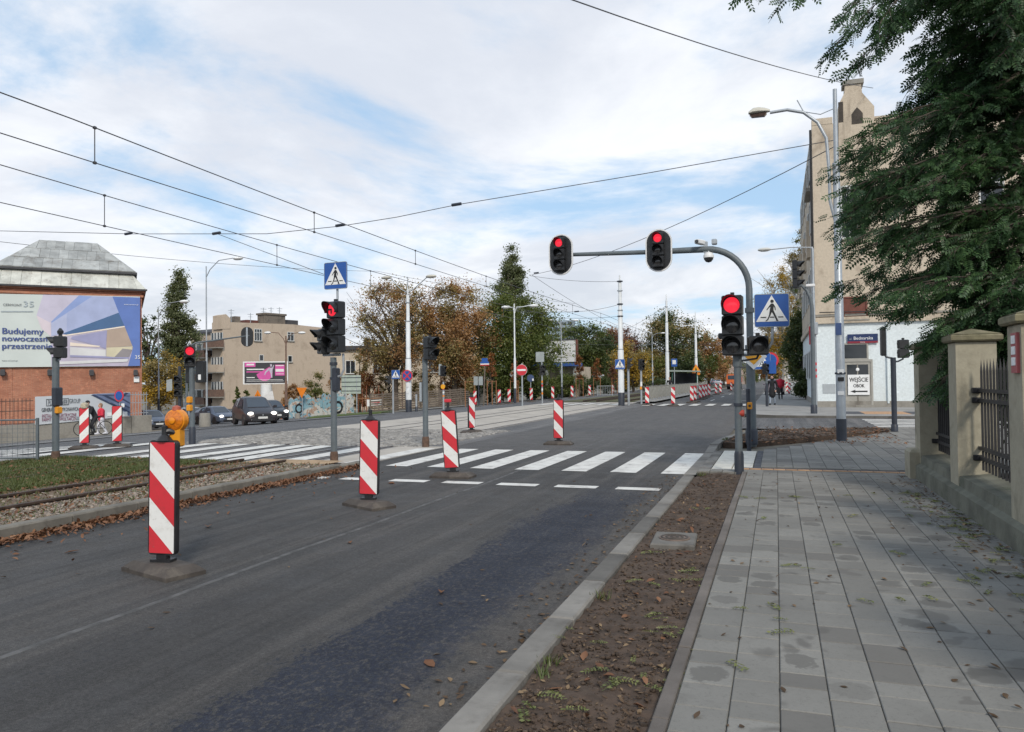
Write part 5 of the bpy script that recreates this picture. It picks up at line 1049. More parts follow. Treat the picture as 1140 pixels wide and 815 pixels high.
# concrete bollard tub and second tiny block on the green
x, y, z = spot(228, 48); t = thing('concrete_planter', 'tapered concrete drum on the kerb in front of the blue grey car', 'planter', (x, y, z)); MB().lathe([(.36,-.05),(.36,.1),(.31,.85),(.29,.88),(.22,.88)], 18).build('drum', 'concrete', t); MB().lathe([(.22,.8),(.22,.86)], 16).build('soil_fill', 'soil', t)
x, y, z = spot(331, 60); t = thing('concrete_block', 'small concrete block standing on the left green', 'bollard', (x, y, z)); MB().lathe([(.22,-.05),(.20,.25),(.17,.42),(.1,.45)], 10).build('block', 'concrete', t); MB().tube([(0,0,.4),(0,0,.47)], .04, 6).build('lifting_eye', 'rail', t)
g = []
for px, dp in ((341,53.5),(424,58),(438,66),(400,72),(350,68)): g.append(spot(px, dp)[:2])
b = MB(); o_ = [(*q, zg(q[0])+.10) for q in g]; b.add(o_+[(x,y,z-.2) for x,y,z in o_], [(0,1,2,3,4)]+[(i,(i+1)%5,5+(i+1)%5,5+i) for i in range(5)]); struct(b.build('grass_island', 'grassfar', smooth=False))
pv = []
for px, dp in ((424,58),(600,62),(600,75),(500,62),(438,66)): pv.append(spot(px, dp)[:2])
# graffiti wall behind the green
def murmat():
    m, t, p = newmat('mural_paint'); v = coords(t)
    a = noise(t, coords(t, 'Object', (.7,.7,1.1)), .9, 3, .5, .8); bq = noise(t, v, 2.1, 4, .6, 1.2); c_ = noise(t, v, 4.5, 3, .5, .6)
    c = mixc(t, rng_(t, a, .50, .53), (.20,.34,.40), (.46,.46,.44)); c = mixc(t, rng_(t, bq, .56, .59), c, (.36,.25,.19)); c = mixc(t, rng_(t, c_, .60, .63), c, (.05,.055,.07)); c = mixc(t, rng_(t, bq, .36, .33), c, (.12,.25,.30))
    t.links.new(c, p.inputs['Base Color']); p.inputs['Roughness'].default_value = .85; return m
MUR = murmat()
A, B = spot(322, 66), spot(394, 70); d = Vector((B[0]-A[0], B[1]-A[1])); ln = d.length
t = thing('painted_wall', 'low garden wall covered with blue, white and black painted mural shapes', 'wall', A, atan2(d.y, d.x))
for k in range(6):
    x0 = ln*k/6; hh = 1.75+.25*sin(k*2.1)+.1*k
    top = [(x0,-.3),(x0+ln/6-.02,-.3),(x0+ln/6-.02,hh*.86),(x0+ln/6*.7,hh),(x0+ln/6*.45,hh*.9),(x0+ln/6*.2,hh*1.04),(x0,hh*.92)]
    MB().prism(top, 0, .25).build('wall_panel', MUR, t, smooth=False)
for k in (0, 3):
    cx__ = ln*(k+.7)/5; rg = MB(); nq = 20; r1 = random.uniform(.35,.5); vs = [(cx__+rq*cos(2*pi*i/nq), -.012, .85+rq*1.2*sin(2*pi*i/nq)) for rq in (r1, r1*.62) for i in range(nq)]
    rg.add(vs, [(i,(i+1)%nq,nq+(i+1)%nq,nq+i) for i in range(nq)]); rg.build('painted_ring', 'black', t, smooth=False)
x, y, z = spot(412, 70); t = thing('lattice_frame', 'red brown trellis frame with a white banner at the end of the painted wall', 'trellis', (x, y, z), R(8))
for k in range(7): MB().box(-1.2+.4*k,-1.15+.4*k,0,.05,-.1,1.9+.3*(k%3)).build('bar', mat('rust_trellis', (.22,.075,.04), .8, .2, 5) if k == 0 else bpy.data.materials['rust_trellis'], t, smooth=False)
MB().box(-1.2,1.25,-.03,0,1.3,1.36).build('rail', 'wood', t, smooth=False); bn = MB().prism(rrect(1.5,.62,.02,2,.45,.9), -.08, -.05).build('banner', 'signwhite', t, smooth=False); MB().prism(rrect(1.0,.12,.02,2,.45,.98), -.09, -.08).prism(rrect(.8,.08,.02,2,.4,.78), -.09, -.08).build('banner_print', 'signred', bn, smooth=False)

# brown wooden fence along the far left pavement
A, B = spot(412, 68), spot(524, 74)
d = Vector((B[0]-A[0], B[1]-A[1])); ln = d.length; n = 9
t = thing('wooden_fence', 'long brown weathered rail fence in front of the russet trees', 'fence', A, atan2(d.y, d.x))
ze = zg(B[0])-A[2]
for k in range(n+1): zo = ze*k/n; MB().box(ln*k/n-.05, ln*k/n+.05, -.05, .05, zo-.2, zo+1.75).build('post', 'fencewood', t, smooth=False)
for k in range(n):
    for q in range(8):
        z0, z1 = ze*k/n, ze*(k+1)/n; a, c = ln*k/n+.05, ln*(k+1)/n-.05; zq = .12+.2*q
        MB().add([(a,-.02,z0+zq),(c,-.02,z1+zq),(c,.02,z1+zq),(a,.02,z0+zq),(a,-.02,z0+zq+.13),(c,-.02,z1+zq+.13),(c,.02,z1+zq+.13),(a,.02,z0+zq+.13)], [(3,2,1,0),(4,5,6,7),(0,1,5,4),(1,2,6,5),(2,3,7,6),(3,0,4,7)]).build('rail', 'fencewood', t, smooth=False)
# tram stop shelter, stop sign
x, y, z = -9.75, 92, .14
x, y, z = spot(762, 96)[0], spot(762, 96)[1], .14
t = thing('tram_shelter', 'green framed tram shelter with a flat grey roof beyond the railing', 'shelter', (x, y, z), R(8))
for sx in (-1.5, 1.5):
    for sy in (-.7, .7): MB().box(sx-.05, sx+.05, sy-.05, sy+.05, -.1, 2.5).build('post', mat('shelter_green', (.03,.10,.075), .5, .1, 5) if (sx, sy) == (-1.5,-.7) else bpy.data.materials['shelter_green'], t, smooth=False)
MB().prism([(-2.0,2.5),(2.0,2.42),(2.0,2.56),(-2.0,2.72)], -1.0, 1.0).build('roof', mat('shelter_roof', (.25,.3,.27), .6, .1, 4), t, smooth=False)
MB().box(-1.45,1.45,.68,.72,.2,2.3).build('back_glass', 'glass', t, smooth=False); MB().box(1.48,1.52,-.65,.65,.2,2.3).build('side_glass', bpy.data.materials['shelter_green'], t, smooth=False); MB().box(-1.2,1.0,.1,.5,.45,.5).build('bench', 'wood', t, smooth=False)
x, y = spot(751, 92)[:2]; t = thing('tram_stop_sign', 'blue square tram stop sign on a post left of the shelter', 'road sign', (x, y, .14)); zq = hgt(405, 92, 751)
MB().tube([(0,0,-.1),(0,0,zq+.5)], .05, 8).build('post', 'galv', t); sg = MB().prism(rrect(.7,.95,.05), -.1, -.06).build('blue_panel', 'signblue', t, loc=(0,0,zq), smooth=False); MB().prism(rrect(.42,.5,.04,3,0,.06), -.108, -.1).build('white_field', 'signwhite', sg, smooth=False)

# ---- overhead wires
def sag(p, q, s, n=14): p, q = Vector(p), Vector(q); return [p+(q-p)*(i/n)-Vector((0,0,s*4*(i/n)*(1-i/n))) for i in range(n+1)]
def wire(label, pts, r=.012, beads=(), group=None):
    t = tag(MB().tube(pts, r, 5).build('overhead_wire', 'wire', smooth=True), label, 'wire', group)
    for bd in beads: MB().tube([Vector(bd)-Vector((.16,0,.0)), Vector(bd)+Vector((.16,0,0.02))], .05, 6).build('insulator', 'poledk', t)
    return t
for X_, zc, zm, nm in ((-10.35, 5.30, 5.72, 'right hand'), (-13.6, 5.13, 5.70, 'left hand')):
    con = []; mes = []
    for y in np.arange(-25, 125, 2.0):
        u = ((y-8.0) % 40)/40; s_ = 4*u*(1-u)
        mes.append((X_, y, zm+.18-.18*s_*1.2)); con.append((X_, y, zc))
    cw = wire('contact wire, the lower of the pair above the %s tram track' % nm, con, .009); mw = wire('carrying wire, the upper of the pair above the %s tram track' % nm, mes, .0105)
    for y in ((9.4, 15.6, 21, 27, 33, 40, 47, 54, 61, 70, 80) if X_ > -11 else (12.6, 18.6, 24, 31, 38, 45, 52, 60, 70, 80)):
        zq = np.interp(y, [p[1] for p in mes], [p[2] for p in mes])
        MB().tube([(X_, y, zc), (X_, y, zq)], .009, 5).cbox(X_, y, zc, .04, .05, .05, .01).cbox(X_, y, zq, .04, .05, .05, .01).build('dropper', 'wire', mw)
def D3(px, py, depth): d = raydir(px, py); return (d.x*depth, d.y*depth, CAMH+d.z*depth)
wire('cross span wire from the corner street lamp over both tram tracks', [(1.62,22.4,8.15),(-3.6,22.3,7.72),(-9.4,22,7.25),(-11.5,22,7.03),(-13.6,22,6.9),(-16.5,22,6.86),(-22.5,22,7.3),(-29,22,7.9),(-60,22,10.5)], .012, [(-9.4,22,7.25),(-22.6,22,7.31),(-13.6,22,6.92)])
wire('steep span wire running from the corner lamp down to the far tram line', sag((1.6,22.5,8.0), D3(592, 306, 50), .5)+sag(D3(592,306,50), (P691[0]-4, P691[1]+20, 6.6), .2)[1:], .013, [D3(597,304,49)])
wire('short guy wire between the white crossing pole and the left hand line', sag(D3(590,307,50), (P691[0], P691[1], hgt(313,50,691)), .15), .012)
wire('thick wire from the gable of the corner building out over the street', sag(D3(972, 98, 41), D3(560, -28, 15), .3), .016)
wire('low guy wire from the white crossing pole to the span over the left track', sag((P691[0],P691[1],hgt(338.5,50,691)), D3(640,347,52), .1)+sag(D3(640,347,52), D3(560,345,60), .1)[1:], .012, [D3(642,347,52)])
wire('lower guy wire from the white crossing pole towards the left lamps', sag((P691[0],P691[1],hgt(352,50,691)), D3(600,352,60), .15), .012)
wire('guy wire of the second white tram pole', sag((P743[0],P743[1],hgt(340,82,743)), D3(655,383,100), .5), .014)
wire('thin telephone line high over the left side street', sag(D3(-60,262,60), D3(420,302,110), .6)+sag(D3(420,302,110), D3(640,338,140), .4)[1:], .022)
wire('pull-off wire slanting down to the left hand contact wire', [D3(241,260,26.6), (-13.6, 21.3, 5.15)], .01, [D3(241,260,26.6)])
wire('thin cable across the far trees behind the white tram poles', sag(D3(600,382,88), D3(812,382,108), .25), .018)
# ================================================================== BUILDINGS
def window(parent, cx, cz, wd, hh, y=0.0, m='glass', frame='winframe', mull=1, tran=0, name='window', sill=True, rz=None, surround=None):
    w_ = MB().box(-wd/2, wd/2, -.01, .02, -hh/2, hh/2).build(name, m, parent, loc=(cx, y-.012, cz), smooth=False)
    if rz is not None: w_.rotation_euler.z = rz
    f = MB(); t_ = .06
    f.box(-wd/2-.02, -wd/2+t_, -.05, .0, -hh/2, hh/2).box(wd/2-t_, wd/2+.02, -.05, 0, -hh/2, hh/2).box(-wd/2+t_, wd/2-t_, -.049, 0, hh/2-t_, hh/2+.02).box(-wd/2+t_, wd/2-t_, -.049, 0, -hh/2-.02, -hh/2+t_)
    for k in range(mull): q = -wd/2+wd*(k+1)/(mull+1); f.box(q-.035, q+.035, -.045, 0, -hh/2+t_, hh/2-t_)
    for k in range(tran): q = hh/2-hh*.3*(k+1); f.box(-wd/2+t_, wd/2-t_, -.044, 0, q-.03, q+.03)
    f.build('frame', frame, w_, smooth=False)
    if sill: MB().box(-wd/2-.1, wd/2+.1, -.16, .0, -hh/2-.09, -hh/2-.025).build('sill', 'concrete', w_, smooth=False)
    return w_
# ---- brick hall with the banner
o = spot(158, 55); A41 = R(46)
t = thing('brick_hall', 'red brick hall with patched mansard roof of zinc sheets, left edge', 'building', (o[0], o[1], o[2]), A41)
al = lambda px, py: (lambda q: (q[0], q[1]-o[2]))(onplane(px, py, o, A41))
WL = al(-18, 330)[0]; ze = al(158, 326)[1]
MB().box(WL, 0, 0, 14, -.5, ze-.02).build('wall', 'brick', t, smooth=False)
MB().box(WL-.22, .22, -.22, 14.2, ze, ze+.16).build('cornice', 'brick', t, smooth=False); MB().box(WL-.1, .1, -.1, 14.1, ze-.35, ze-.2).build('brick_course', 'brick', t, smooth=False)
zb = al(150, 305.5)[1]+.12; zr = al(106, 272)[1]+.75
xl0, xr0 = WL-.3, .3; i1 = .85; xl1, xr1 = WL+i1-.2, -i1+.2; xl2 = al(37, 270)[0]; xr2 = al(106, 272)[0]
yb1 = i1; yb2 = 4.3
MB().add([(xl0,-.3,ze+.17),(xr0,-.3,ze+.17),(xr0,14.3,ze+.17),(xl0,14.3,ze+.17),(xl1,yb1,zb),(xr1,yb1,zb),(xr1,14-yb1,zb),(xl1,14-yb1,zb)], [(0,1,5,4),(1,2,6,5),(2,3,7,6),(3,0,4,7)]).build('lower_roof', 'roofpale', t, smooth=False)
MB().add([(xl1-.3,yb1-.3,zb+.1),(xr1+.3,yb1-.3,zb+.1),(xr1+.3,14.3-yb1,zb+.1),(xl1-.3,14.3-yb1,zb+.1),(xl2,yb2,zr),(xr2,yb2,zr),(xr2,14-yb2,zr),(xl2,14-yb2,zr)], [(0,1,5,4),(1,2,6,5),(2,3,7,6),(3,0,4,7),(4,5,6,7),(3,2,1,0)]).build('upper_roof', 'roofmetal', t, smooth=False)
MB().box(xl1-.36, xr1+.36, yb1-.36, 14.3-yb1+.06, zb-.06, zb+.09).build('gutter', 'roofdark', t, smooth=False); MB().box(xl0-.05, xr0+.05, -.42, -.3, ze+.10, ze+.22).build('gutter', 'roofdark', t, smooth=False)
def roof_sheets(p00, p10, p01, p11, rows, cols, m):
    p00, p10, p01, p11 = map(Vector, (p00, p10, p01, p11)); nrm = (p10-p00).cross(p01-p00).normalized(); Wd = p10.x-p00.x
    for r_ in range(rows):
        for c in range(-1, cols+1):
            off = .5*(r_ % 2)+random.uniform(-.06,.06); vs = []
            for rr_, cc_ in ((r_,0),(r_,1),(r_+1,1),(r_+1,0)):
                v = (rr_+(.02 if rr_ == r_ else -.0))/rows; a = p00.lerp(p01, v); c2 = p10.lerp(p11, v)
                x = p00.x+Wd*(c+off+cc_+(.012 if cc_ == 0 else -.012))/cols; x = min(max(x, a.x), c2.x); k = (x-a.x)/max(1e-6, c2.x-a.x); vs.append(a.lerp(c2, k))
            if (vs[1]-vs[0]).length < .05 and (vs[2]-vs[3]).length < .05: continue
            h0 = .025+random.uniform(0,.02); up = [v+nrm*(h0+(.012 if i < 2 else 0)) for i, v in enumerate(vs)]; dn = [v+nrm*.002 for v in vs]
            MB().add(up+dn, [(0,1,2,3)]+[(i,4+i,4+(i+1)%4,(i+1)%4) for i in range(4)]).build('roof_sheet', m, t, smooth=False)
roof_sheets((xl0,-.3,ze+.17),(xr0,-.3,ze+.17),(xl1,yb1,zb),(xr1,yb1,zb), 1, 17, 'roofpale')
roof_sheets((xl1-.3,yb1-.3,zb+.1),(xr1+.3,yb1-.3,zb+.1),(xl2,yb2,zr),(xr2,yb2,zr), 3, 15, 'roofmetal')
def pz(zx, zy): q = al(zx/6.706, 300+zy/6.706); return q
px0 = al(-16, 330)[0]; zt0 = al(5, 327.8)[1]; zt1 = al(155.5, 330.5)[1]; zb0 = al(5, 409)[1]; zb1 = al(155.5, 407.6)[1]
bt = thing('wall_banner', 'huge printed banner on the brick hall showing an angular white and blue building', 'banner', (o[0], o[1], o[2]), A41)
MB().prism([(px0,zb0),(al(155.7,408)[0],zb1),(al(155.7,330)[0],zt1),(px0,zt0)], -.20, -.02).build('banner_sheet', mat('banner_paper', (.55,.60,.58), .6, .04, .6), bt, smooth=False)
LV = [-.203]
PR = {}
def art(nm, col, pts):
    LV[0] -= .003
    if nm not in PR: PR[nm] = mat('print_'+nm, col, .6, .07, 1.1)
    poly = [pz(*p) for p in pts]; ar = sum(poly[i][0]*poly[(i+1)%len(poly)][1]-poly[(i+1)%len(poly)][0]*poly[i][1] for i in range(len(poly)))
    if ar < 0: poly = poly[::-1]
    MB().prism(poly, LV[0], LV[0]+.003).build('printed_shape', PR[nm], bt, smooth=False)
art('lilac', (.50,.47,.58), [(325,190),(840,205),(885,325),(930,425),(500,490),(385,505),(380,500),(310,440),(275,345)])
art('pinkish', (.60,.53,.58), [(275,345),(380,400),(384,505),(310,440)])
art('floor', (.46,.42,.52), [(385,505),(500,490),(932,425),(993,585),(955,722),(385,722)])
art('blue', (.105,.18,.46), [(840,205),(1045,212),(1045,720),(955,722),(993,585),(930,425),(885,325)])
art('skyblue', (.24,.32,.58), [(590,197),(690,203),(385,402),(385,390)])
art('wing', (.35,.40,.60), [(385,402),(690,203),(840,205),(887,325),(470,480),(385,500)])
art('wingpale', (.41,.45,.63), [(385,402),(500,330),(500,468),(385,500)])
art('band', (.055,.125,.26), [(885,325),(930,425),(500,488),(470,480)])
art('cream', (.78,.68,.58), [(385,503),(500,488),(930,423),(932,432),(500,497),(390,508)])
art('tan', (.40,.31,.25), [(800,455),(933,434),(988,572),(795,585)])
art('violet', (.30,.30,.47), [(540,502),(800,458),(790,595),(740,575),(530,520)])
art('cream', (.78,.68,.58), [(525,545),(750,572),(740,580),(525,572)])
art('pale', (.62,.62,.63), [(525,580),(790,600),(790,650),(525,642)])
art('violet', (.30,.30,.47), [(525,640),(960,655),(965,668),(525,655)])
art('yellowish', (.58,.53,.38), [(795,585),(990,575),(985,600),(900,612),(855,655),(795,650)])
art('greytan', (.25,.23,.24), [(855,655),(915,592),(985,600),(962,655)])
art('pale', (.62,.62,.63), [(400,690),(958,668),(950,690),(400,712)])
def btext(s, zx, zy, zw, m, bold=0.02, slant=False, col=None):
    a = pz(zx, zy); c = pz(zx+zw, zy); wd = c[0]-a[0]
    o_ = text_mesh('lettering', s, 1.0, m, bt, (a[0], LV[0]-.004, a[1]), bold=0.0)
    w0 = max(v.co.x for v in o_.data.vertices)-min(v.co.x for v in o_.data.vertices); k = wd/w0
    return o_, k
for s, zy, zw in (('Budujemy', 462, 305), ('nowoczesne', 517, 370), ('przestrzenie', 573, 372)):
    o_, k = btext(s, 15, zy, zw, 'navy'); o_.scale = (k, k*.95, 1)
    c2 = o_.copy(); COL.objects.link(c2); c2.location.x += .03; c2.location.y -= .003
GREY = mat('print_grey', (.12,.13,.14), .6, .05, 3); PG = mat('print_pale_grey', (.38,.43,.46), .6, .05, 3)
o_, k = btext('CERMONT', 25, 266, 140, GREY); o_.scale = (k, k, 1)
o_, k = btext('35', 172, 262, 78, PG); o_.scale = (k, k*.8, 1)
o_, k = btext('www.cermont.pl', 18, 681, 115, GREY); o_.scale = (k, k, 1)
o_, k = btext('www.cermont.pl', 925, 263, 105, 'signwhite'); o_.scale = (k, k, 1)
o_, k = btext('35', 1005, 657, 38, 'signwhite'); o_.scale = (k, k, 1)
MB().prism([pz(10,312),pz(250,312),pz(250,318),pz(10,318)][::-1], LV[0]-.004, LV[0]).build('thin_rule', PG, bt, smooth=False)
for q in (25, 375, 685, 1012):                                    # lamps under the banner
    a = pz(q, 772); l_ = MB().cbox(a[0], -.28, a[1], .28, .3, .45, .06).build('wall_lamp', 'roofdark', t)
a = pz(1020, 1010); MB().cbox(al(152,422.5)[0], -.06, al(152,422.5)[1], .35, .12, .42, .03).build('meter_box', 'signwhite', t)
for q in (12, 107): a = al(q, 420)[0]; MB().box(a-.09, a+.09, -.03, 0, 0, zb0).build('pilaster', 'brick', t, smooth=False)
# ---- path wall, banner on it, iron fences
A, B = spot(-60, 39.0), spot(178, 47.0); d = Vector((B[0]-A[0], B[1]-A[1])); ln = d.length; wang = atan2(d.y, d.x)
wl = lambda px, py: onplane(px, py, A, wang)
t = thing('path_wall', 'low grey concrete wall along the cycle path on the left', 'wall', (A[0], A[1], 0), wang)
q0, q1 = wl(146, 463)[0], wl(168.5, 463)[0]
MB().prism([(-2,-2.2),(q0,-2.2),(q0,wl(142,464.2)[1]),(-2,wl(0,477)[1])], 0, .3).build('wall', 'concrete', t, smooth=False); MB().box(q0+.02, q1, -.05, .4, -2.2, wl(150,462.8)[1]).build('end_wall', 'concrete', t, smooth=False)
t = thing('site_banner', 'long pale company banner with dark solar panel picture on the path fence', 'banner', (A[0], A[1], 0), wang)
def wz(zx, zy): return wl(zx/4.957, 380+zy/4.957)
MB().prism([wz(192,462),wz(715,414),wz(715,281),wz(192,306)], -.06, -.03).build('banner_sheet', mat('banner_grey', (.50,.53,.56), .6, .04, .7), t, smooth=False)
sol = mat('solar_dark', (.035,.05,.10), .5, .2, 1.5); sol2 = mat('solar_blue', (.14,.18,.30), .5, .2, 1.2)
MB().prism([wz(505,292),wz(714,384),wz(714,283),wz(520,291)], -.075, -.05).build('solar_picture', sol2, t, smooth=False); MB().prism([wz(714,384),wz(714,413),wz(630,345)][::-1], -.074, -.05).build('solar_picture', sol2, t, smooth=False)
for (a, c, e, f_) in (((500,297),(640,365),(650,362),(520,294)), ((560,298),(712,370),(714,364),(585,297)), ((630,300),(714,345),(714,338),(650,300)), ((530,294),(714,300),(714,304),(530,297)), ((600,340),(714,395),(714,388),(610,338)), ((690,283),(640,330),(648,334),(706,284))):
    pl = [wz(*a), wz(*c), wz(*e), wz(*f_)]; ar = sum(pl[i][0]*pl[(i+1)%4][1]-pl[(i+1)%4][0]*pl[i][1] for i in range(4)); MB().prism(pl if ar > 0 else pl[::-1], -.085, -.06).build('panel_gap', sol, t, smooth=False)
MB().prism([wz(590,412),wz(700,412),wz(700,388),wz(590,394)], -.09, -.06).build('white_label', 'signwhite', t, smooth=False)
def wtext(s, zx, zy, zw, m, zh=None):
    a = wz(zx, zy); c = wz(zx+zw, zy); o_ = text_mesh('lettering', s, 1.0, m, t, (a[0], -.095, a[1])); w0 = max(v.co.x for v in o_.data.vertices); k = (c[0]-a[0])/w0; o_.scale = (k, zh or k, 1); return o_
wtext('PLENTOWER', 262, 340, 108, GREY, .42); wtext('GROUP', 378, 331, 62, GREY, .36); wtext('GENERALNY WYKONAWCA', 226, 380, 205, 'black', .30); RP = mat('print_purple_red', (.22,.05,.10), .6, .05, 4); wtext('INSTALACJE ELEKTRYCZNE', 228, 413, 190, RP, .27); wtext('FARMY FOTOWOLTAICZNE', 228, 434, 200, RP, .27)
for (a, c) in (((254,320),(376,315)), ((254,356),(376,349))): p_, q_ = wz(*a), wz(*c); MB().prism([(p_[0],p_[1]-.015),(q_[0],q_[1]-.015),(q_[0],q_[1]+.015),(p_[0],p_[1]+.015)], -.09, -.06).build('logo_frame', GREY, t, smooth=False)
for (q, y0, y1) in ((254,320,356), (376,315,349)): p_, q_ = wz(q, y1), wz(q, y0); MB().box(p_[0]-.012, p_[0]+.012, -.09, -.06, p_[1], q_[1]).build('logo_frame', GREY, t, smooth=False)
def ironfence(label, px0_, px1_, yb, yt, step, m):
    a, c = wl(px0_, yb)[0], wl(px1_, yb)[0]; z0 = wl((px0_+px1_)/2, yb)[1]; z1 = wl((px0_+px1_)/2, yt)[1]; f = thing('iron_fence', label, 'fence', (A[0]+cos(wang)*a-sin(wang)*.15, A[1]+sin(wang)*a+cos(wang)*.15, z0), wang)
    n = int((c-a)/step); hb = None
    for i in range(n+1):
        if hb is None: hb = MB().box(-.014,.014,-.014,.014,-.05,z1-z0).build('bar', m, f, smooth=False)
        else: o_ = hb.copy(); COL.objects.link(o_); o_.location = (i*step, 0, 0)
    for q in (.15, (z1-z0)*.55, (z1-z0)-.15): MB().box(0, c-a, -.02, .02, q-.02, q+.02).build('rail', m, f, smooth=False)
ironfence('rusty iron bar fence in front of the brick hall, left of the site banner', -45, 38, 476, 444, .19, mat('rusty_bars', (.10,.052,.04), .8, .2, 8))
ironfence('grey bar gate between the site banner and the yellow tree', 146, 166, 462.5, 436.5, .16, 'galv')
x, y, z = spot(141, 44.5); t = thing('road_sign', 'round red and blue sign seen small before the right end of the site banner', 'road sign', (x-.2, y-.3, z)); zq = hgt(440.5, 44.5, 141)-z; MB().tube([(0,0,-.1),(0,0,zq+.3)], .03, 8).build('post', 'galv', t); ns = MB().prism(disc(.34), -.07, -.04).build('round_sign', 'signred', t, loc=(0,0,zq), smooth=False); MB().prism(disc(.26), -.076, -.07).build('blue_field', 'signblue', ns, smooth=False); MB().prism(rrect(.22,.22,.03), -.07, -.04).build('small_plate', 'signwhite', t, loc=(.28,0,zq-.55), smooth=False)

# ---- tan tenement
o = spot(248, 105); AT = R(73); o = (o[0], o[1], -1.6)
t = thing('tenement', 'tan rendered tenement with bare gable wall and sooty chimney behind the pink billboard', 'building', o, AT)
tl = lambda px, py: (lambda q: (q[0], q[1]-o[2]))(onplane(px, py, o, AT)); sl = lambda px, py: (lambda q: (q[0], q[1]-o[2]))(onplane(px, py, o, AT+pi/2))
LW = tl(372, 366)[0]; h0, h1 = tl(250, 358.5)[1], tl(368, 366)[1]; DW = sl(236, 370)[0]
MB().prism([(0,-1),(LW,-1),(LW,h1),(LW*.6,h1+.3),(0,h0)], 0, DW).build('wall', 'plaster2', t, smooth=False)
MB().prism([(-.2,h0-1.0),(1.2,h0-.9),(1.2,h0+.55),(.5,h0+1.1),(-.2,h0+.9)], -.05, 2.0).build('corner_parapet', 'plaster2', t, smooth=False)
MB().box(.1, LW, .0+.35, DW, h0-.2, h0+.08).build('roof', 'roofdark', t, smooth=False)
def trect(x0,y0,x1,y1): a = tl(x0,y1); c = tl(x1,y0); return (a[0]+c[0])/2, (a[1]+c[1])/2, abs(c[0]-a[0]), abs(c[1]-a[1])
for r_, k in (((283,366.5,291.3,379.5),2), ((319.8,370,327,379.5),1), ((288.6,395,293.2,401.8),0), ((320.4,396,325,403.2),0)):
    cx_, cz_, wd, hh = trect(*r_); window(t, cx_, cz_, wd, hh, 0, 'glass', 'winframe', k, 1 if k else 0)
a, c = tl(297, 366), tl(319, 351.5); ch = MB().box(a[0], c[0], .3, 2.2, a[1]-1.3, c[1]).build('chimney', 'chimney', t, smooth=False); MB().box(a[0]-.15, c[0]+.15, .15, 2.35, c[1]-.02, c[1]+.25).build('chimney_cap', 'chimney', ch, smooth=False)
a, c = tl(320, 362.5), tl(336.5, 356.5); MB().box(a[0], c[0], 1.0, 5, a[1]-.8, c[1]).build('roof_hatch', 'roofdark', t, smooth=False)
a, c = tl(271, 360), tl(277, 351.5); MB().box(a[0], c[0], 2.0, 3.2, a[1]-.5, c[1]).build('chimney', 'chimney', t, smooth=False)
a, c = tl(284, 360), tl(297, 356); MB().box(a[0], c[0], 2.0, 4, a[1]-.5, c[1]).build('roof_hatch', mat('red_roof_tin', (.13,.05,.04), .7, .2, 3), t, smooth=False)
for px, top in ((263,343.5),(284.5,348),(299,342),(307.5,341.5),(316.8,341.5)):
    a = tl(px, 358); c = tl(px, top); an = MB().tube([(a[0],1.2,a[1]-1),(a[0],1.2,c[1])], .05, 6); an.tube([(a[0]-.5,1.2,c[1]-.2),(a[0]+.5,1.2,c[1]-.2)], .03, 5).tube([(a[0]-.35,1.2,c[1]-.55),(a[0]+.35,1.2,c[1]-.55)], .025, 5); an.build('aerial', 'galv', t)
# street face of the tenement and the lower neighbour
for i in range(3):
    for k in range(4):
        w_ = MB().box(-.02, .04, -.55, .55, -.95, .95).build('window', 'glass', t, loc=(-.03, DW*(.2+.3*i), h0-2.4-3.4*k), smooth=False); MB().box(-.06,-.02,-.04,.04,-.95,.95).box(-.06,-.02,-.65,-.55,-1,1).box(-.06,-.02,.55,.65,-1,1).build('frame', 'winframe', w_, smooth=False)
for k in range(3):
    bc = MB().box(-1.1, 0, -1.6, 1.6, -.15, 0).build('balcony', 'concrete', t, loc=(-.02, DW*.5, h0-3.5-3.4*k), smooth=False); MB().box(-1.1,-1.05,-1.6,1.6,0,1).box(-1.05,0,-1.6,-1.55,0,1).box(-1.05,0,1.55,1.6,0,1).build('balcony_rail', ('rustpole','plaster2','signblue')[k] if k < 2 else 'rustpole', bc, smooth=False)
ne = sl(222, 375); o2 = (o[0]+cos(AT+pi/2)*DW, o[1]+sin(AT+pi/2)*DW, o[2])
t2 = thing('tenement', 'lower tan row house with balconies, squeezed between the dark poplar and the tenement corner', 'building', o2, AT); hN = sl(228, 372)[1]; dN = max(6, ne[0]-DW)
MB().prism([(0.4,-1),(9,-1),(9,hN),(.4,hN)], .02, dN).build('wall', 'plaster2', t2, smooth=False); MB().prism([(.2,hN+.02),(9,hN+.02),(9,hN+.8),(1.4,hN+.8),(.2,hN+.3)], .1, dN-.1).build('roof', 'roofdark', t2, smooth=False)
for i in range(4):
    for k in range(4):
        w_ = MB().box(-.02, .04, -.55, .55, -.9, .9).build('window', 'glass', t2, loc=(.37, dN*(.14+.24*i), hN-2.2-3.3*k), smooth=False); MB().box(-.06,-.02,-.65,-.55,-1,1).box(-.06,-.02,.55,.65,-1,1).box(-.06,-.02,-.55,.55,.9,1).build('frame', 'winframe', w_, smooth=False)
for k in range(3):
    bc = MB().box(-1.1, 0, -1.5, 1.5, -.15, 0).build('balcony', 'concrete', t2, loc=(.38, dN*.4, hN-3.3-3.3*k), smooth=False); MB().box(-1.1,-1.05,-1.5,1.5,0,1).box(-1.05,0,-1.5,-1.45,0,1).box(-1.05,0,1.45,1.5,0,1).build('balcony_rail', 'rustpole', bc, smooth=False)

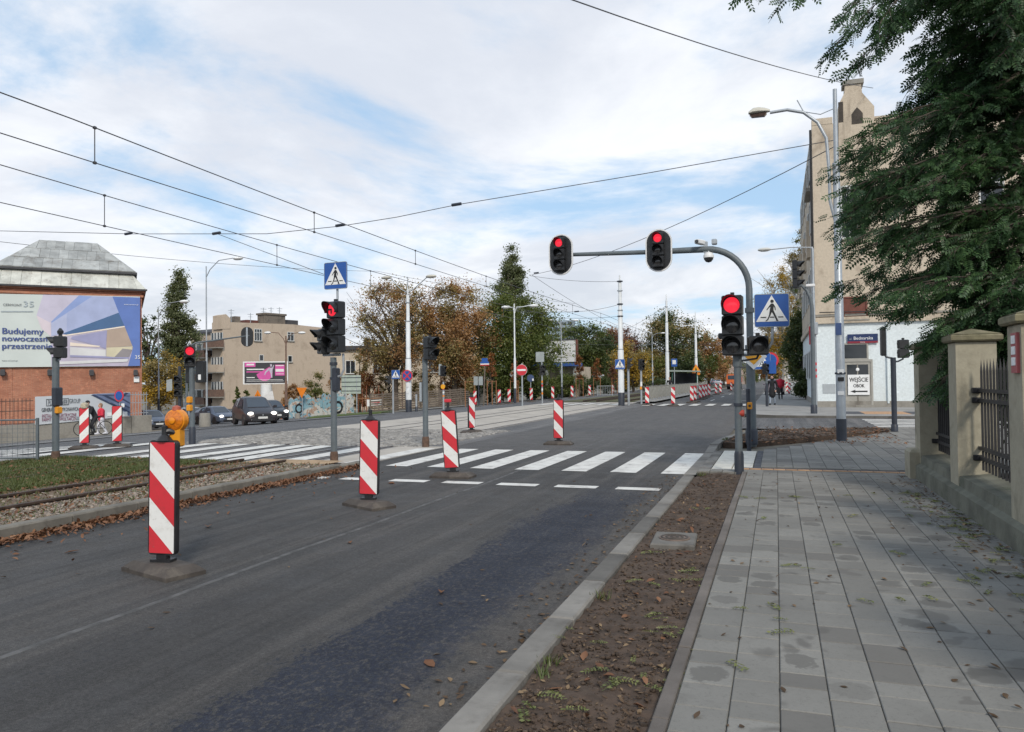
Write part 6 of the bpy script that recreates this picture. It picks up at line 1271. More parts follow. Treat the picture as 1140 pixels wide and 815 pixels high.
# ---- pink billboard
x, y, z = spot(295.5, 86); t = thing('billboard', 'pink and charcoal advertising billboard on a thick white column', 'billboard', (x, y, z), R(26))
bl = lambda px, py: (lambda q: (q[0], q[1]-z))(onplane(px, py, (x, y), R(26)))
def bz(zx, zy): return bl(265+zx/14.25, 395+zy/14.25)
def brec(nm, m, x0, y0, x1, y1, lv, par): a = bz(x0, y1); c = bz(x1, y0); return MB().box(a[0], c[0], -.3-lv, -.25, a[1], c[1]).build(nm, m, par, smooth=False)
fr = brec('frame', 'signwhite', 88, 103, 800, 470, .0, t); pn = brec('poster', mat('poster_charcoal', (.04,.042,.05), .5, .08, 2), 113, 122, 775, 452, .03, t); PK = mat('poster_pink', (.62,.10,.36), .5, .06, 2)
MB().box(bz(88,103)[0]+.05, bz(800,103)[0]-.05, -.25, .25, bz(88,460)[1], bz(88,112)[1]).build('box', 'signback', t, smooth=False)
brec('pink_tab', PK, 118, 124, 285, 195, .04, pn); brec('pink_panel', PK, 598, 158, 745, 330, .04, pn)
cc_ = bz(430, 290); rx = bz(560,290)[0]-bz(430,290)[0]; MB().prism([(cc_[0]+rx*.98*cos(a), cc_[1]+rx*1.0*sin(a)) for a in np.linspace(-pi*.95, pi*.28, 20)], -.345, -.30).build('pink_circle', PK, pn, smooth=False)
for (x0,y0,x1,y1) in ((148,222,425,243),(145,262,390,282),(145,355,275,370),(145,390,720,402),(145,412,735,424),(605,225,735,270),(605,165,735,180),(145,145,265,170),(610,300,735,308)): brec('print_line', 'signwhite' if (x0,y0) != (145,262) else PK, x0, y0, x1, y1, .05, pn)
fg = MB(); 
for pl in ([(510,210),(560,200),(552,300),(555,365),(535,365),(528,300),(505,250)], [(520,150),(545,150),(548,185),(522,190)], [(505,205),(440,270),(425,320),(440,322),(460,280),(515,235)], [(555,205),(570,160),(580,165),(565,230)]):
    p2 = [bz(*q) for q in pl]; ar = sum(p2[i][0]*p2[(i+1)%len(p2)][1]-p2[(i+1)%len(p2)][0]*p2[i][1] for i in range(len(p2))); fg.prism(p2 if ar > 0 else p2[::-1], -.37, -.33)
fg.build('runner_print', mat('poster_lilac', (.50,.45,.55), .5, .1, 3), pn, smooth=False)
MB().lathe([(.62,-.2),(.62,bz(450,470)[1])], 18, (bz(450,470)[0],0,0)).build('column', 'signwhite', t)
# ---- pale low house behind the russet trees
x, y, z = spot(372, 98); t = thing('low_house', 'low tan house with a flat dark roof behind the russet trees', 'building', (x, y, z), R(12)); zt = hgt(390, 100, 420)-z
W_ = 19; MB().box(0, W_, 0, 9, -1, zt).build('wall', 'plaster', t, smooth=False); MB().box(-.4, W_+.4, -.5, 9.4, zt+.01, zt+.5).build('roof', 'roofdark', t, smooth=False); MB().lathe([(.5,0),(.35,.7),(.6,.9),(.2,1.1)], 10, (3.5,3,zt+.5)).build('roof_vent', 'roofdark', t)
for k in range(5): window(t, 2.2+3.6*k, zt-2.2, 1.3, 1.7, 0, 'glass' if k != 2 else 'board')
for k in range(3): MB().box(3.9+5*k, 4.05+5*k, -.12, -.001, -.5, zt).build('drainpipe', 'rustpole', t, smooth=False)
# ---- kiosk hall with a white board
x, y, z = spot(588, 96); t = thing('white_hall', 'pale hall with a weathered white board above a blue band on posts', 'building', (x, y, z), R(-2)); hl = lambda px, py: (lambda q: (q[0], q[1]-z))(onplane(px, py, (x, y), R(-2)))
a, c = hl(598.5, 403.5), hl(641, 378); MB().box(a[0], c[0], 0, .5, a[1], c[1]).build('white_board', plaster('weathered_white', (.62,.63,.63), (.42,.41,.38), .8, .5), t, smooth=False); MB().box(a[0]-.05, c[0]+.1, -.06, .0, c[1]-.05, c[1]+.08).build('board_edge', 'roofdark', t, smooth=False); MB().box(c[0], c[0]+.15, -.1, .5, a[1], c[1]).build('board_edge', 'board', t, smooth=False)
a2, c2 = hl(589, 408.5), hl(641, 404); MB().box(a2[0], c2[0], -.35, 3, a2[1], c2[1]).build('blue_band', mat('band_blue', (.035,.09,.28), .5, .08, 2), t, smooth=False)
for q in (592, 608, 624, 639): xq = hl(q, 410)[0]; MB().box(xq-.15, xq+.15, .2, .5, -1, a2[1]).build('column', 'signback', t, smooth=False)
MB().box(a2[0]+.3, c2[0]-.3, 1.6, 8, -1, a2[1]-.02).build('hall_body', 'plaster', t, smooth=False); MB().box(a2[0]+1, a2[0]+4, 1.5, 1.6, .2, 2.6).build('window', 'glass', t, smooth=False)
x, y, z = spot(609, 420); t = thing('tower_block', 'hazy blue grey tower block far behind the trees', 'building', (x, y, 0), R(10)); zt = hgt(357, 420, 620)
MB().box(0, 15, 0, 12, 0, zt).build('wall', mat('far_bluegrey', (.24,.30,.36), .8, .1, .2), t, smooth=False)
for k in range(9):
    for i in range(4): MB().box(1+3.6*i, 3.4+3.6*i, -.1, -.01, zt-2.6-3.2*k, zt-1-3.2*k).build('window', 'glass', t, smooth=False)
x, y, z = spot(795, 230); t = thing('far_house', 'small pinkish house at the far end of the street', 'building', (x, y, 0), R(-15)); MB().prism([(0,0),(8,0),(8,5),(4,7.5),(0,5)], 0, 9).build('wall', mat('pink_render', (.42,.33,.29), .9, .15, .5), t, smooth=False); MB().prism([(-.4,4.9),(4,7.6),(8.4,4.9),(8.4,5.2),(4,8),(-.4,5.2)], -.3, 9.3).build('roof', 'roofdark', t, smooth=False)
for k in range(3): window(t, 1.6+2.4*k, 2.6, 1.2, 1.6, 0)

# ---- tan corner building on the right
o = (2.05, 44.6, .094); t = thing('corner_building', 'tall tan corner tenement with gabled parapet and whitewashed ground floor', 'building', o, 0)
bl2 = lambda px, py: (lambda q: (q[0], q[1]-o[2]))(onplane(px, py, o, 0))
zband = bl2(950, 352)[1]; zpar = bl2(922, 138)[1]; WB = 24
MB().box(0, WB, 0, 22, zband, zpar).build('upper_wall', 'plaster', t, smooth=False); MB().box(.03, WB, .03, 22, -.2, zband-.02).build('ground_floor', 'whitewash', t, smooth=False)
MB().box(-.12, WB, -.14, 22, zband-.36, zband-.03).build('cornice', 'plaster', t, smooth=False); MB().box(-.05, WB, -.06, 22, zband+.02, zband+.14).build('string_course', 'concrete', t, smooth=False); MB().box(-.03, WB, -.05, 22, -.2, .32).build('plinth_course', 'concrete', t, smooth=False)
MB().tube([(0.2,-.17,zband+.25),(3,-.17,zband+.2),(6,-.17,zband+.28)], .03, 6).build('cable', 'iron', t)
gp_ = [bl2(933.5,190),bl2(973,190),bl2(973,119),bl2(959.5,104),bl2(958,93.5),bl2(940.5,93.5),bl2(940,104),bl2(933.5,117)]
MB().prism(gp_, -.12, .7).build('gable', 'plaster', t, smooth=False); a = bl2(940, 94.5); c = bl2(959, 93); MB().box(a[0]-.1, c[0]+.1, -.2, .8, c[1]-.02, c[1]+.22).build('gable_cap', 'concrete', t, smooth=False)
a, c = bl2(950.5, 139), bl2(957.5, 122); hw = (c[0]-a[0]); arcp = [(a[0]-hw*.35,a[1]),(a[0]+hw*1.35,a[1])]; xm = a[0]+hw/2; rw = hw*.85
MB().prism([(xm-rw,a[1]),(xm+rw,a[1]),(xm+rw,c[1]-rw*.9),(xm+rw*.55,c[1]-rw*.25),(xm,c[1]+.1),(xm-rw*.55,c[1]-rw*.25),(xm-rw,c[1]-rw*.9)], -.135, -.10).build('arched_niche', mat('niche_dark', (.06,.05,.042), .9, .2, 4), t, smooth=False)
a = bl2(936,137); MB().box(a[0]-.12, a[0]+.12, -.135, -.1, a[1], a[1]+1.1).build('slit_niche', bpy.data.materials['niche_dark'], t, smooth=False)
MB().box(0, 1.05, -.02, .5, zpar, zpar+.35).build('parapet_block', 'plaster', t, smooth=False); MB().box(2.6, WB, -.05, .5, zpar, bl2(990,128)[1]).build('parapet', 'plaster', t, smooth=False)
def brect(x0,y0,x1,y1): a = bl2(x0,y1); c = bl2(x1,y0); return (a[0]+c[0])/2, (a[1]+c[1])/2, c[0]-a[0], c[1]-a[1]
cx_, cz_, wd, hh = brect(936.5, 206, 955, 241); window(t, cx_, cz_, wd, hh, 0, 'glass', 'winframe', 1, 1, sill=False); MB().prism([(cx_-wd/2-.2,cz_-hh/2-.28),(cx_+wd/2+.2,cz_-hh/2-.28),(cx_+wd/2+.1,cz_-hh/2-.02),(cx_-wd/2-.1,cz_-hh/2-.02)], -.35, 0).build('tin_canopy', 'rustpole', t, smooth=False)
cx2, cz2, wd2, hh2 = brect(936.5, 248, 955, 266); window(t, cx2, cz2, wd2, hh2, 0, 'glass', 'winframe', 1, 0)
cx3, cz3, wd3, hh3 = brect(939, 330, 965, 355.5); w_ = window(t, cx3, cz3, wd3, hh3, 0, 'board', 'board', 0, 0)
for k in (3, 4, 5, 6):
    for zc in (cz_, cz2-.3, cz3-.1): window(t, 1.6+2.75*k-1.4, zc, 1.1, 1.7, 0, 'glass', 'winframe', 1, 1)
# boarded door and signs
cx_, cz_, wd, hh = brect(941, 402.5, 969, 455.5); dz = cz_-hh/2+.15
dr = MB().box(cx_-wd/2, cx_+wd/2, -.03, .1, .1, cz_+hh/2).build('door', 'door', t, smooth=False)
MB().box(cx_-wd/2-.1, cx_-wd/2, -.07, 0, .1, cz_+hh/2+.12).box(cx_+wd/2, cx_+wd/2+.1, -.07, 0, .1, cz_+hh/2+.12).box(cx_-wd/2, cx_+wd/2, -.069, 0, cz_+hh/2, cz_+hh/2+.12).build('door_frame', 'door', dr, smooth=False); MB().box(cx_-wd/2+.12, cx_+wd/2-.12, -.045, 0, cz_-.05, cz_+hh/2-.15).build('door_glass', 'glass', dr, smooth=False); MB().box(cx_-.03, cx_+.03, -.06, -.02, .15, cz_+hh/2-.1).build('door_leaf_edge', 'concrete', dr, smooth=False); MB().lathe([(.09,-.07),(.05,-.09)], 10, (cx_,0,cz_+.85), axis='Y').build('round_fitting', 'signwhite', dr)
MB().box(cx_-wd/2-.2, cx_+wd/2+.2, -.45, -.06, -.1, .12).build('step', 'concrete', t, smooth=False)
a = brect(939, 382, 966, 400.5); window(t, a[0], a[1], a[2], a[3], 0, 'glass', 'door', 0, 0, name='fanlight', sill=False)
a = brect(916, 427.5, 930, 438); MB().box(a[0]-a[2]/2, a[0]+a[2]/2, -.0, .03, a[1]-a[3]/2, a[1]+a[3]/2).build('grey_patch', mat('grey_patch_paint', (.36,.39,.41), .8, .06, 3), t, loc=(0,-.012+.02,0), smooth=False)
MB().tube([(bl2(988,400)[0],-.06,.2),(bl2(988,400)[0],-.06,zband-.4)], .05, 8).build('drainpipe', 'whitewash', t)
MB().box(WB-.1, WB, 0, 22, -.2, zpar-.3).build('end_wall', 'plaster', t, smooth=False)
for k in range(6):
    MB().box(-.2, 0, 1.5+3.2*k, 2.9+3.2*k, zband+4.0, zband+6.2).build('bay_window', 'plaster', t, smooth=False) if k % 2 else None
    for zc in (2.4, zband+2.2, zband+6, zband+9): w_ = MB().box(-.03, .05, -.55, .55, -.85, .85).build('window', 'glass', t, loc=(-.01, 3.2+3.2*k, zc), smooth=False); MB().box(-.06,-.02,-.62,-.55,-.9,.9).box(-.06,-.02,.55,.62,-.9,.9).box(-.06,-.02,-.55,.55,.83,.9).box(-.06,-.02,-.55,.55,-.9,-.83).build('frame', 'winframe', w_, smooth=False)
MB().box(-.28, 0, 1.2, 4.2, zband+7.2, zband+7.4).box(-.32,-.28,1.2,4.2,zband+7.2,zband+8.2).build('balcony', 'concrete', t, smooth=False)
MB().prism([(-.32,0),(.0,0),(.0,1.0),(-.32,1.0)], .5, .56).build('projecting_sign', 'signred', t, loc=(0,0,bl2(908,383)[1]), smooth=False)
MB().tube([(-.08,.12,0),(-.08,.12,zpar-.2)], .06, 8).build('drainpipe', 'iron', t)
st = thing('street_sign', 'blue and red street name sign reading Bednarska above the boarded door', 'street sign', (o[0], o[1], o[2])); a = brect(943.3, 371.5, 977, 382.5)
s1 = MB().box(a[0]-a[2]/2, a[0]+a[2]/2, -.10, -.06, a[1]-a[3]*.28, a[1]+a[3]/2).build('blue_plate', mat('enamel_blue', (.012,.028,.10), .4, .1, 3), st, smooth=False); MB().box(a[0]-a[2]/2, a[0]+a[2]/2, -.10, -.06, a[1]-a[3]/2, a[1]-a[3]*.28-.002).build('red_plate', mat('enamel_red', (.22,.018,.035), .4, .1, 3), st, smooth=False)
x_ = text_mesh('lettering', 'Bednarska', 1, 'signwhite', st, (a[0]-a[2]*.30, -.104, a[1]+a[3]*.04)); k_ = a[2]*.64/max(v.co.x for v in x_.data.vertices); x_.scale = (k_, k_*1.05, 1); text_mesh('lettering', 'ul.', .16, 'signback', st, (a[0]-a[2]*.44, -.104, a[1]+.0)); text_mesh('lettering', 'Górna', .09, 'signwhite', st, (a[0]+.0, -.104, a[1]-a[3]*.39), align='CENTER')
for q in (.94, .97): pass
st = thing('entrance_sign', 'white board reading WEJŚCIE OBOK with an arrow to the left, hung on the door', 'sign', (o[0], o[1], o[2])); a = brect(944, 417, 967.6, 439.6)
MB().box(a[0]-a[2]/2, a[0]+a[2]/2, -.12, -.09, a[1]-a[3]/2, a[1]+a[3]/2).build('board', 'signwhite', st, smooth=False)
for s, q in (('WEJŚCIE', .24), ('OBOK', -.06)):
    o_ = text_mesh('lettering', s, 1, 'black', st, (a[0], -.124, a[1]+a[3]*q), align='CENTER'); w0 = max(v.co.x for v in o_.data.vertices)*2; k = a[2]*(.86 if len(s) > 4 else .52)/w0; o_.scale = (k, k*1.35, 1); c2 = o_.copy(); COL.objects.link(c2); c2.location.x += .012; c2.location.y -= .003
zq = a[1]-a[3]*.33; MB().prism([(a[0]-a[2]*.4,zq),(a[0]-a[2]*.16,zq-.085),(a[0]-a[2]*.16,zq-.035),(a[0]+a[2]*.4,zq-.04),(a[0]+a[2]*.4,zq+.04),(a[0]-a[2]*.16,zq+.035),(a[0]-a[2]*.16,zq+.085)], -.126, -.11).build('arrow', 'black', st, smooth=False)

# ---- garden fence on the right
FX = 2.03
t = thing('garden_fence', 'cream pillared garden fence with black spiked railings along the right pavement', 'fence', (FX, 0, .1), 0)
MB().add([(-.0,-2,-.2),(-.0,13.75,-.2),(.0,13.75,.21),(.0,-2,.21),(.065,-2,.25),(.065,13.75,.25),(.075,13.75,.37),(.075,-2,.37),(.42,13.75,.41),(.42,-2,.41),(.5,13.75,-.2),(.5,-2,-.2)], [(0,3,2,1)[::-1],(3,4,5,2)[::-1],(4,7,6,5)[::-1],(7,9,8,6)[::-1],(9,11,10,8)[::-1],(1,2,5,6,8,10)]).build('plinth', 'plinth', t, smooth=False)
MB().cbox(.22, 13.62, .14, .60, .5, .62, .04).build('end_block', 'cream', t, smooth=False)
PY = (13.3, 10.68, 8.0, 5.5, 3.0)
for i, y in enumerate(PY):
    hh = 2.02 if i < 2 else 2.07
    p_ = MB().cbox(.28, y+.22, (hh+.2)/2, .44, .44, hh-.2, .012).build('pillar', 'cream', t, smooth=False)
    cp = MB(); cp.cbox(.28, y+.22, hh+.045, .56, .56, .09, .02); cp.add([(.01,y-.05,hh+.09),(.55,y-.05,hh+.09),(.55,y+.49,hh+.09),(.01,y+.49,hh+.09),(.28,y+.22,hh+.17)], [(0,1,4),(1,2,4),(2,3,4),(3,0,4)]); cp.build('pillar_cap', 'mossy', p_, smooth=False)
    if i == 2:
        pl = MB().box(.045-.012, .06, y+.05, y+.23, 1.62, 1.99).build('number_plate', mat('plate_red', (.33,.075,.08), .5, .1, 6), p_, smooth=False)
        for k, q in enumerate((1.93, 1.83, 1.73)):
            MB().box(.027, .0335, y+.085, y+.20, q-.04, q+.035).box(.024, .028, y+.12, y+.165, q-.018, q+.014).build('plate_mark', 'signwhite', pl, smooth=False)
for i in range(len(PY)-1):
    ya, yb = PY[i+1]+.44, PY[i]; xx = .30
    for z in (.60, 1.30, 1.42, .72)[:4]: MB().box(xx-.02, xx+.02, ya-.02, yb+.02, z-.02, z+.02).build('rail', 'iron', t, smooth=False)
    n = int((yb-ya)/.135); hb = None
    for k in range(1, n):
        y = ya+(yb-ya)*k/n
        if hb is None: hb = MB().box(xx-.011, xx+.011, -.011, .011, .46, 1.66).add([(xx-.011,-.011,1.66),(xx+.011,-.011,1.66),(xx+.011,.011,1.66),(xx-.011,.011,1.66),(xx,0,1.80)], [(0,1,4),(1,2,4),(2,3,4),(3,0,4)]).build('spiked_bar', 'iron', t, smooth=False, loc=(0,y,0))
        else: o_ = hb.copy(); COL.objects.link(o_); o_.location = (0, y, 0)
    for z in (.60, 1.30, 1.42): MB().cbox(xx-.03, yb-.02, z, .1, .05, .07, .01).build('bracket', 'iron', t)
struct(MB().box(FX+.5, 30, -6, 14.0, -.2, .07).build('garden_ground', 'soil', smooth=False))
# ================================================================== CARS
def car(label, loc, rz, paint, Ln=4.26, W=1.8, H=1.62, kind='mpv', lit=True, plate=True, group=None):
    """front towards local -Y"""
    t = thing('parked_car' if not lit else 'moving_car', label, 'car', loc, rz, group); w_ = W/2
    if kind == 'mpv': hoodz, hoodend, wst, rft, rre, belt = .98, -1.10, -.22, .55, 1.70, .98
    else: hoodz, hoodend, wst, rft, rre, belt = .92, -.95, -.25, .5, 1.25, .93
    L2 = Ln/2; k = Ln/4.26
    st = [(-L2, .30, .74, .52, .62, .45), (-L2+.06, .24, .88, .60, .70, .62), (-L2+.3, .22, .97, .68, .80, .72), (-1.4*k, .22, 1.0, .75, hoodz-.04, .80), (hoodend*k, .22, 1.0, belt-.03, hoodz+.03, .86),
          (wst*k, .22, 1.0, belt, H-.06, .70), (rft*k, .22, 1.0, belt+.01, H, .70), (rre*k, .22, 1.0, belt+.03, H-.10, .68), (L2-.14, .26, .97, belt+.0, 1.12, .76), (L2-.02, .30, .92, .72, .95, .74), (L2, .36, .84, .55, .78, .6)]
    vs = []; n = 12
    for (y, zb, wf, zbelt, zt, tf) in st:
        wb = w_*wf; tw = w_*tf
        half = [(wb*.86, zb), (wb*.985, zb+.10), (wb, zb+(zbelt-zb)*.55), (wb*.975, zbelt), (tw*1.02, zt-.07), (tw*.86, zt)]
        ring = half+[(-x, z) for x, z in half[::-1]]
        vs += [(x, y, z) for x, z in ring]
    b = MB(); m = len(st)
    b.add(vs, [(i*n+j, (i+1)*n+j, (i+1)*n+(j+1)%n, i*n+(j+1)%n) for i in range(m-1) for j in range(n)]+[tuple(range(n)), tuple((m-1)*n+j for j in range(n-1,-1,-1))])
    bd = b.build('body', paint, t); bv = bd.modifiers.new('bevel', 'BEVEL'); bv.width = .03; bv.segments = 2; bv.limit_method = 'ANGLE'
    def P_(i, j): return Vector(vs[i*n+j])
    def glassq(name, q, inset=.06, lift=.012):
        q = [Vector(p) for p in q]; c = sum(q, Vector())/4; nr = (q[1]-q[0]).cross(q[3]-q[0]).normalized()
        if nr.dot(c-Vector((0,0,.7))) < 0: nr = -nr
        q2 = [p+(c-p).normalized()*inset+nr*lift for p in q]; MB().add(q2, [(0,1,2,3)]).build(name, 'carglass', t, smooth=False)
    glassq('windscreen', [P_(4,5), P_(4,6), P_(5,6), P_(5,5)], .07)
    glassq('rear_window', [P_(7,5), P_(7,6), P_(8,6), P_(8,5)], .07)
    for j0, j1 in ((3,4),(8,7)):
        glassq('side_window', [P_(4,j0).lerp(P_(5,j0),.25), P_(5,j0).lerp(P_(6,j0),.9), P_(5,j1).lerp(P_(6,j1),.9), P_(4,j1).lerp(P_(5,j1),.95)], .05)
        glassq('side_window', [P_(6,j0), P_(7,j0), P_(7,j1), P_(6,j1)], .05)
    fy = -L2
    MB().prism(rrect(W*.50,.13,.03,3,0,.60), fy-.03, fy+.1).build('grille', 'grille', t, smooth=False); MB().prism(rrect(W*.62,.16,.05,3,0,.36), fy-.02, fy+.1).build('lower_grille', 'grille', t, smooth=False)
    if plate: MB().prism(rrect(.52,.115,.01,2,0,.47), fy-.045, fy-.02).build('number_plate', 'plate', t, smooth=False)
    MB().prism([(0,-.05),(.045,0),(0,.05),(-.045,0)], fy-.05, fy-.03).build('badge', 'rim', t, loc=(0,0,.62), smooth=False)
    for sx in (-1, 1):
        h_ = MB().ball((sx*w_*.70, fy+.14, .70), .16, 10, 0, (1.05,.9,.62)).build('headlight', 'headlit' if lit else 'rimwhite', t)
        MB().ball((sx*w_*.72, L2-.1, .85), .14, 8, 0, (.8,.6,1.2)).build('tail_light', 'signred', t)
        MB().lathe([(.05,-.02),(.03,-.03)], 10, (sx*w_*.66, fy+.03, .36), axis='Y').build('fog_light', 'rim', t)
        MB().cbox(sx*(w_+.10), hoodend*k+.35, belt+.07, .2, .11, .15, .03).build('mirror', paint, t)
        for yy in (-L2+.86, L2-.82):
            wh = MB().lathe([(.20,-.09),(.30,-.1),(.315,-.06),(.315,.06),(.30,.1),(.20,.09)], 20, (sx*(w_-.10), yy, .315), axis='X').build('wheel', 'tyre', t)
            MB().lathe([(.19,-.02),(.15,.01),(.05,.0),(1e-3,.02)] if sx > 0 else [(.19,.02),(.15,-.01),(.05,0),(1e-3,-.02)], 10, (sx*(w_-.03), yy, .315), axis='X', cap=False).build('rim', 'rim', wh)
            MB().lathe([(.345,-.11),(.36,.005*sx),(.345,.11)], 20, (sx*(w_-.1), yy, .315), axis='X').build('wheel_arch', 'grille', t)
    return t
x, y, z = spot(283, 44.5); car('dark brown metallic people carrier with lit headlights turning through the junction', (x, y, z+.01), R(50), 'paintbrown')
x, y, z = spot(241, 62); car('grey blue saloon with one bright headlight behind the concrete drum', (x, y, z+.03), R(66), 'paintblue', 4.6, 1.8, 1.45, 'sedan')
x, y, z = spot(214, 66); car('pale silver car mostly hidden behind the two grey signal poles', (x, y, z+.03), R(70), 'paintsilver', 4.3, 1.75, 1.45, 'sedan')
x, y, z = spot(300.5, 52); car('black car partly hidden behind the brown people carrier', (x-.9, y+1.2, z+.01), R(50), mat('black_paint', (.015,.016,.018), .3, .05, 3), 4.2, 1.75, 1.45, 'sedan')
x, y = -.2, 78; car('silver pink car parked on the far sidewalk beyond the walkers', (x, y, .1), R(180), mat('rose_silver', (.42,.33,.34), .3, .04, 3, metal=.3), 4.3, 1.75, 1.5, 'sedan', False)
for i, (px, dp, pm, lb) in enumerate(((800, 185, 'paintsilver', 'tiny silver car at the far end of the street'), (807.5, 190, 'signwhite', 'tiny white car at the far end of the street'), (794, 200, 'paintblue', 'tiny blue grey car at the far end of the street'))):
    x, y, z = spot(px, dp); car(lb, (x, y, .02), R(180+10*i), pm, 4.3, 1.75, 1.5, 'sedan', False)
x, y, z = spot(168, 58); car('dark parked car far behind the grey bar gate and yellow tree', (x, y, z+.03), R(60), 'paintblue', 4.3, 1.75, 1.45, 'sedan', False)
# orange lorry in the distance
x, y, z = spot(817, 118); t = thing('orange_lorry', 'small orange works lorry facing us beyond the last striped board', 'lorry', (x, y, .01), 0)
MB().cbox(0,0,1.55,2.1,1.5,1.5,.08).build('cab', 'paintorange', t); MB().cbox(0,2.6,1.5,2.2,3.4,.9,.05).build('tipper_body', 'paintorange', t); MB().prism(rrect(1.7,.6,.05,3,0,1.85), -.78, -.74).build('windscreen', 'carglass', t, smooth=False); MB().cbox(0,1.8,.6,1.9,5,.35,.04).build('chassis', 'grille', t)
for sx in (-.9,.9):
    for yy in (0, 3.2): MB().lathe([(.2,-.14),(.42,-.14),(.42,.14),(.2,.14)], 14, (sx, yy, .42), axis='X').build('wheel', 'tyre', t)

# ================================================================== PEOPLE
def person(label, loc, rz, J, cl, hair=None, extra=(), scale=1.0, cap=False):
    """One continuous body grown by remeshing tapered limbs; front towards local -Y. J: joint positions."""
    segs = []
    def s(a, b, ra, rb, m): segs.append((Vector(J.get(a, a) if isinstance(a, str) else a), Vector(J.get(b, b) if isinstance(b, str) else b), ra, rb, m))
    top, leg, shoe = cl
    s('pelvis', 'waist', .135, .130, top); s('waist', 'chest', .130, .150, top); s('chest', 'neck', .135, .060, top); s('neck', 'head', .055, .065, 'skin')
    for d_ in 'lr':
        s('chest', 'sh'+d_, .11, .075, top); s('sh'+d_, 'el'+d_, .065, .052, top); s('el'+d_, 'wr'+d_, .050, .036, top)
        s('pelvis', 'hip'+d_, .12, .105, leg); s('hip'+d_, 'kn'+d_, .098, .068, leg); s('kn'+d_, 'an'+d_, .066, .048, leg)
        an = Vector(J['an'+d_]); toe = Vector(J.get('to'+d_, an+Vector((0,-.17,-.05)))); s(an, toe, .046, .036, shoe); s(an+Vector((0,.04,-.04)), toe, .04, .034, shoe)
        wr = Vector(J['wr'+d_]); el = Vector(J['el'+d_]); dv = (wr-el).normalized(); sd_ = dv.cross(Vector((0,1,.2))).normalized(); pm = wr+dv*.075
        s(wr, pm, .030, .034, 'skin')
        for q, ln_ in ((-.026,.060),(-.009,.070),(.009,.066),(.025,.052)):
            a = pm+sd_*q; mid = a+dv*ln_*.6; s(a, mid, .011, .010, 'skin'); s(mid, mid+(dv*.5+Vector((0,-.4,-.5))).normalized()*ln_*.5, .010, .0085, 'skin')
        th = wr+dv*.03-sd_*.03; s(th, th+(dv*.6-sd_*.7).normalized()*.055, .012, .010, 'skin')
    for e in extra: s(*e)
    b = MB()
    def cap_(a, c, ra, rb):
        d = c-a; ln_ = d.length
        if ln_ < 1e-4: return
        b.tube([a, a+d*.5, c], [ra, (ra+rb)/2, rb], 10); b.ball(a, ra, 10); b.ball(c, rb, 10)
    for a, c, ra, rb, m in segs: cap_(a, c, ra, rb)
    hd = Vector(J['head']); hdir = Vector(J.get('face', (0,-1,0))).normalized()
    hb = Matrix.Rotation(atan2(hdir.x, -hdir.y), 4, 'Z'); ctr = hd+Vector((0,0,.085))
    o0 = len(b.v); b.ball((0,0,0), .105, 14, 0, (.78,.95,1.18)); b.ball((0,-.025,-.065), .065, 10, 0, (.85,1,.8)); b.ball((0,-.098,-.02), .019, 8, 0, (.8,1,1.4))
    for sx in (-1,1): b.ball((sx*.083,.01,-.015), .024, 8, 0, (.5,.8,1.3))
    for i in range(o0, len(b.v)): b.v[i] = tuple(hb @ Vector(b.v[i])+ctr)
    t = thing('person', label, 'person', loc, rz); o_ = b.build('body', 'skin', t)
    md = o_.modifiers.new('remesh', 'REMESH'); md.mode = 'VOXEL'; md.voxel_size = .0115
    sm_ = o_.modifiers.new('smooth', 'SMOOTH'); sm_.factor = .5; sm_.iterations = 3
    dg = bpy.context.evaluated_depsgraph_get(); me = bpy.data.meshes.new_from_object(o_.evaluated_get(dg)); o_.modifiers.clear(); o_.data = me
    names = sorted({q[4] for q in segs} | {'skin'}); me.materials.clear(); [me.materials.append(M[q]) for q in names]
    nv = len(me.vertices); co = np.empty(nv*3); me.vertices.foreach_get('co', co); co = co.reshape(-1,3)
    best = np.linalg.norm(co-np.array(ctr), axis=1)-.10; idx = np.full(nv, names.index('skin'))
    for a, c, ra, rb, m in segs:
        a, c = np.array(a), np.array(c); d = c-a; tt = np.clip(((co-a)@d)/max(1e-9, d@d), 0, 1); dist = np.linalg.norm(co-(a+tt[:,None]*d), axis=1)-(ra+(rb-ra)*tt); k = dist < best-1e-5; best[k] = dist[k]; idx[k] = names.index(m)
    npoly = len(me.polygons); ls = np.empty(npoly, np.int32); me.polygons.foreach_get('loop_start', ls); vi = np.empty(len(me.loops), np.int32); me.loops.foreach_get('vertex_index', vi)
    me.polygons.foreach_set('material_index', idx[vi[ls]].astype(np.int32)); me.shade_smooth(); me.update()
    hm = hair or 'hair'
    if cap:
        h_ = MB().ball((0,.008,.035), .112, 14, 0, (.84,.98,.80)).cbox(0,-.13,.02,.15,.12,.018,.005)
    else:
        h_ = MB().ball((0,.022,.03), .112, 14, 0, (.84,.92,1.02)).ball((0,.05,-.03), .095, 12, 0, (.85,.7,1.1))
    h_.xf(Matrix.Translation(ctr) @ hb); h_.build('cap' if cap else 'hair', hm, o_)
    e_ = MB()
    for sx in (-1,1): e_.ball((sx*.034,-.088,.012), .011, 6)
    e_.xf(Matrix.Translation(ctr) @ hb).build('eyes', 'black', o_)
    MB().cbox(0,-.098,-.058,.042,.014,.010,.003).xf(Matrix.Translation(ctr) @ hb).build('mouth', mat('lips', (.35,.13,.11), .6, .05, 20) if 'lips' not in bpy.data.materials else bpy.data.materials['lips'], o_)
    t.scale = (scale,)*3
    return t
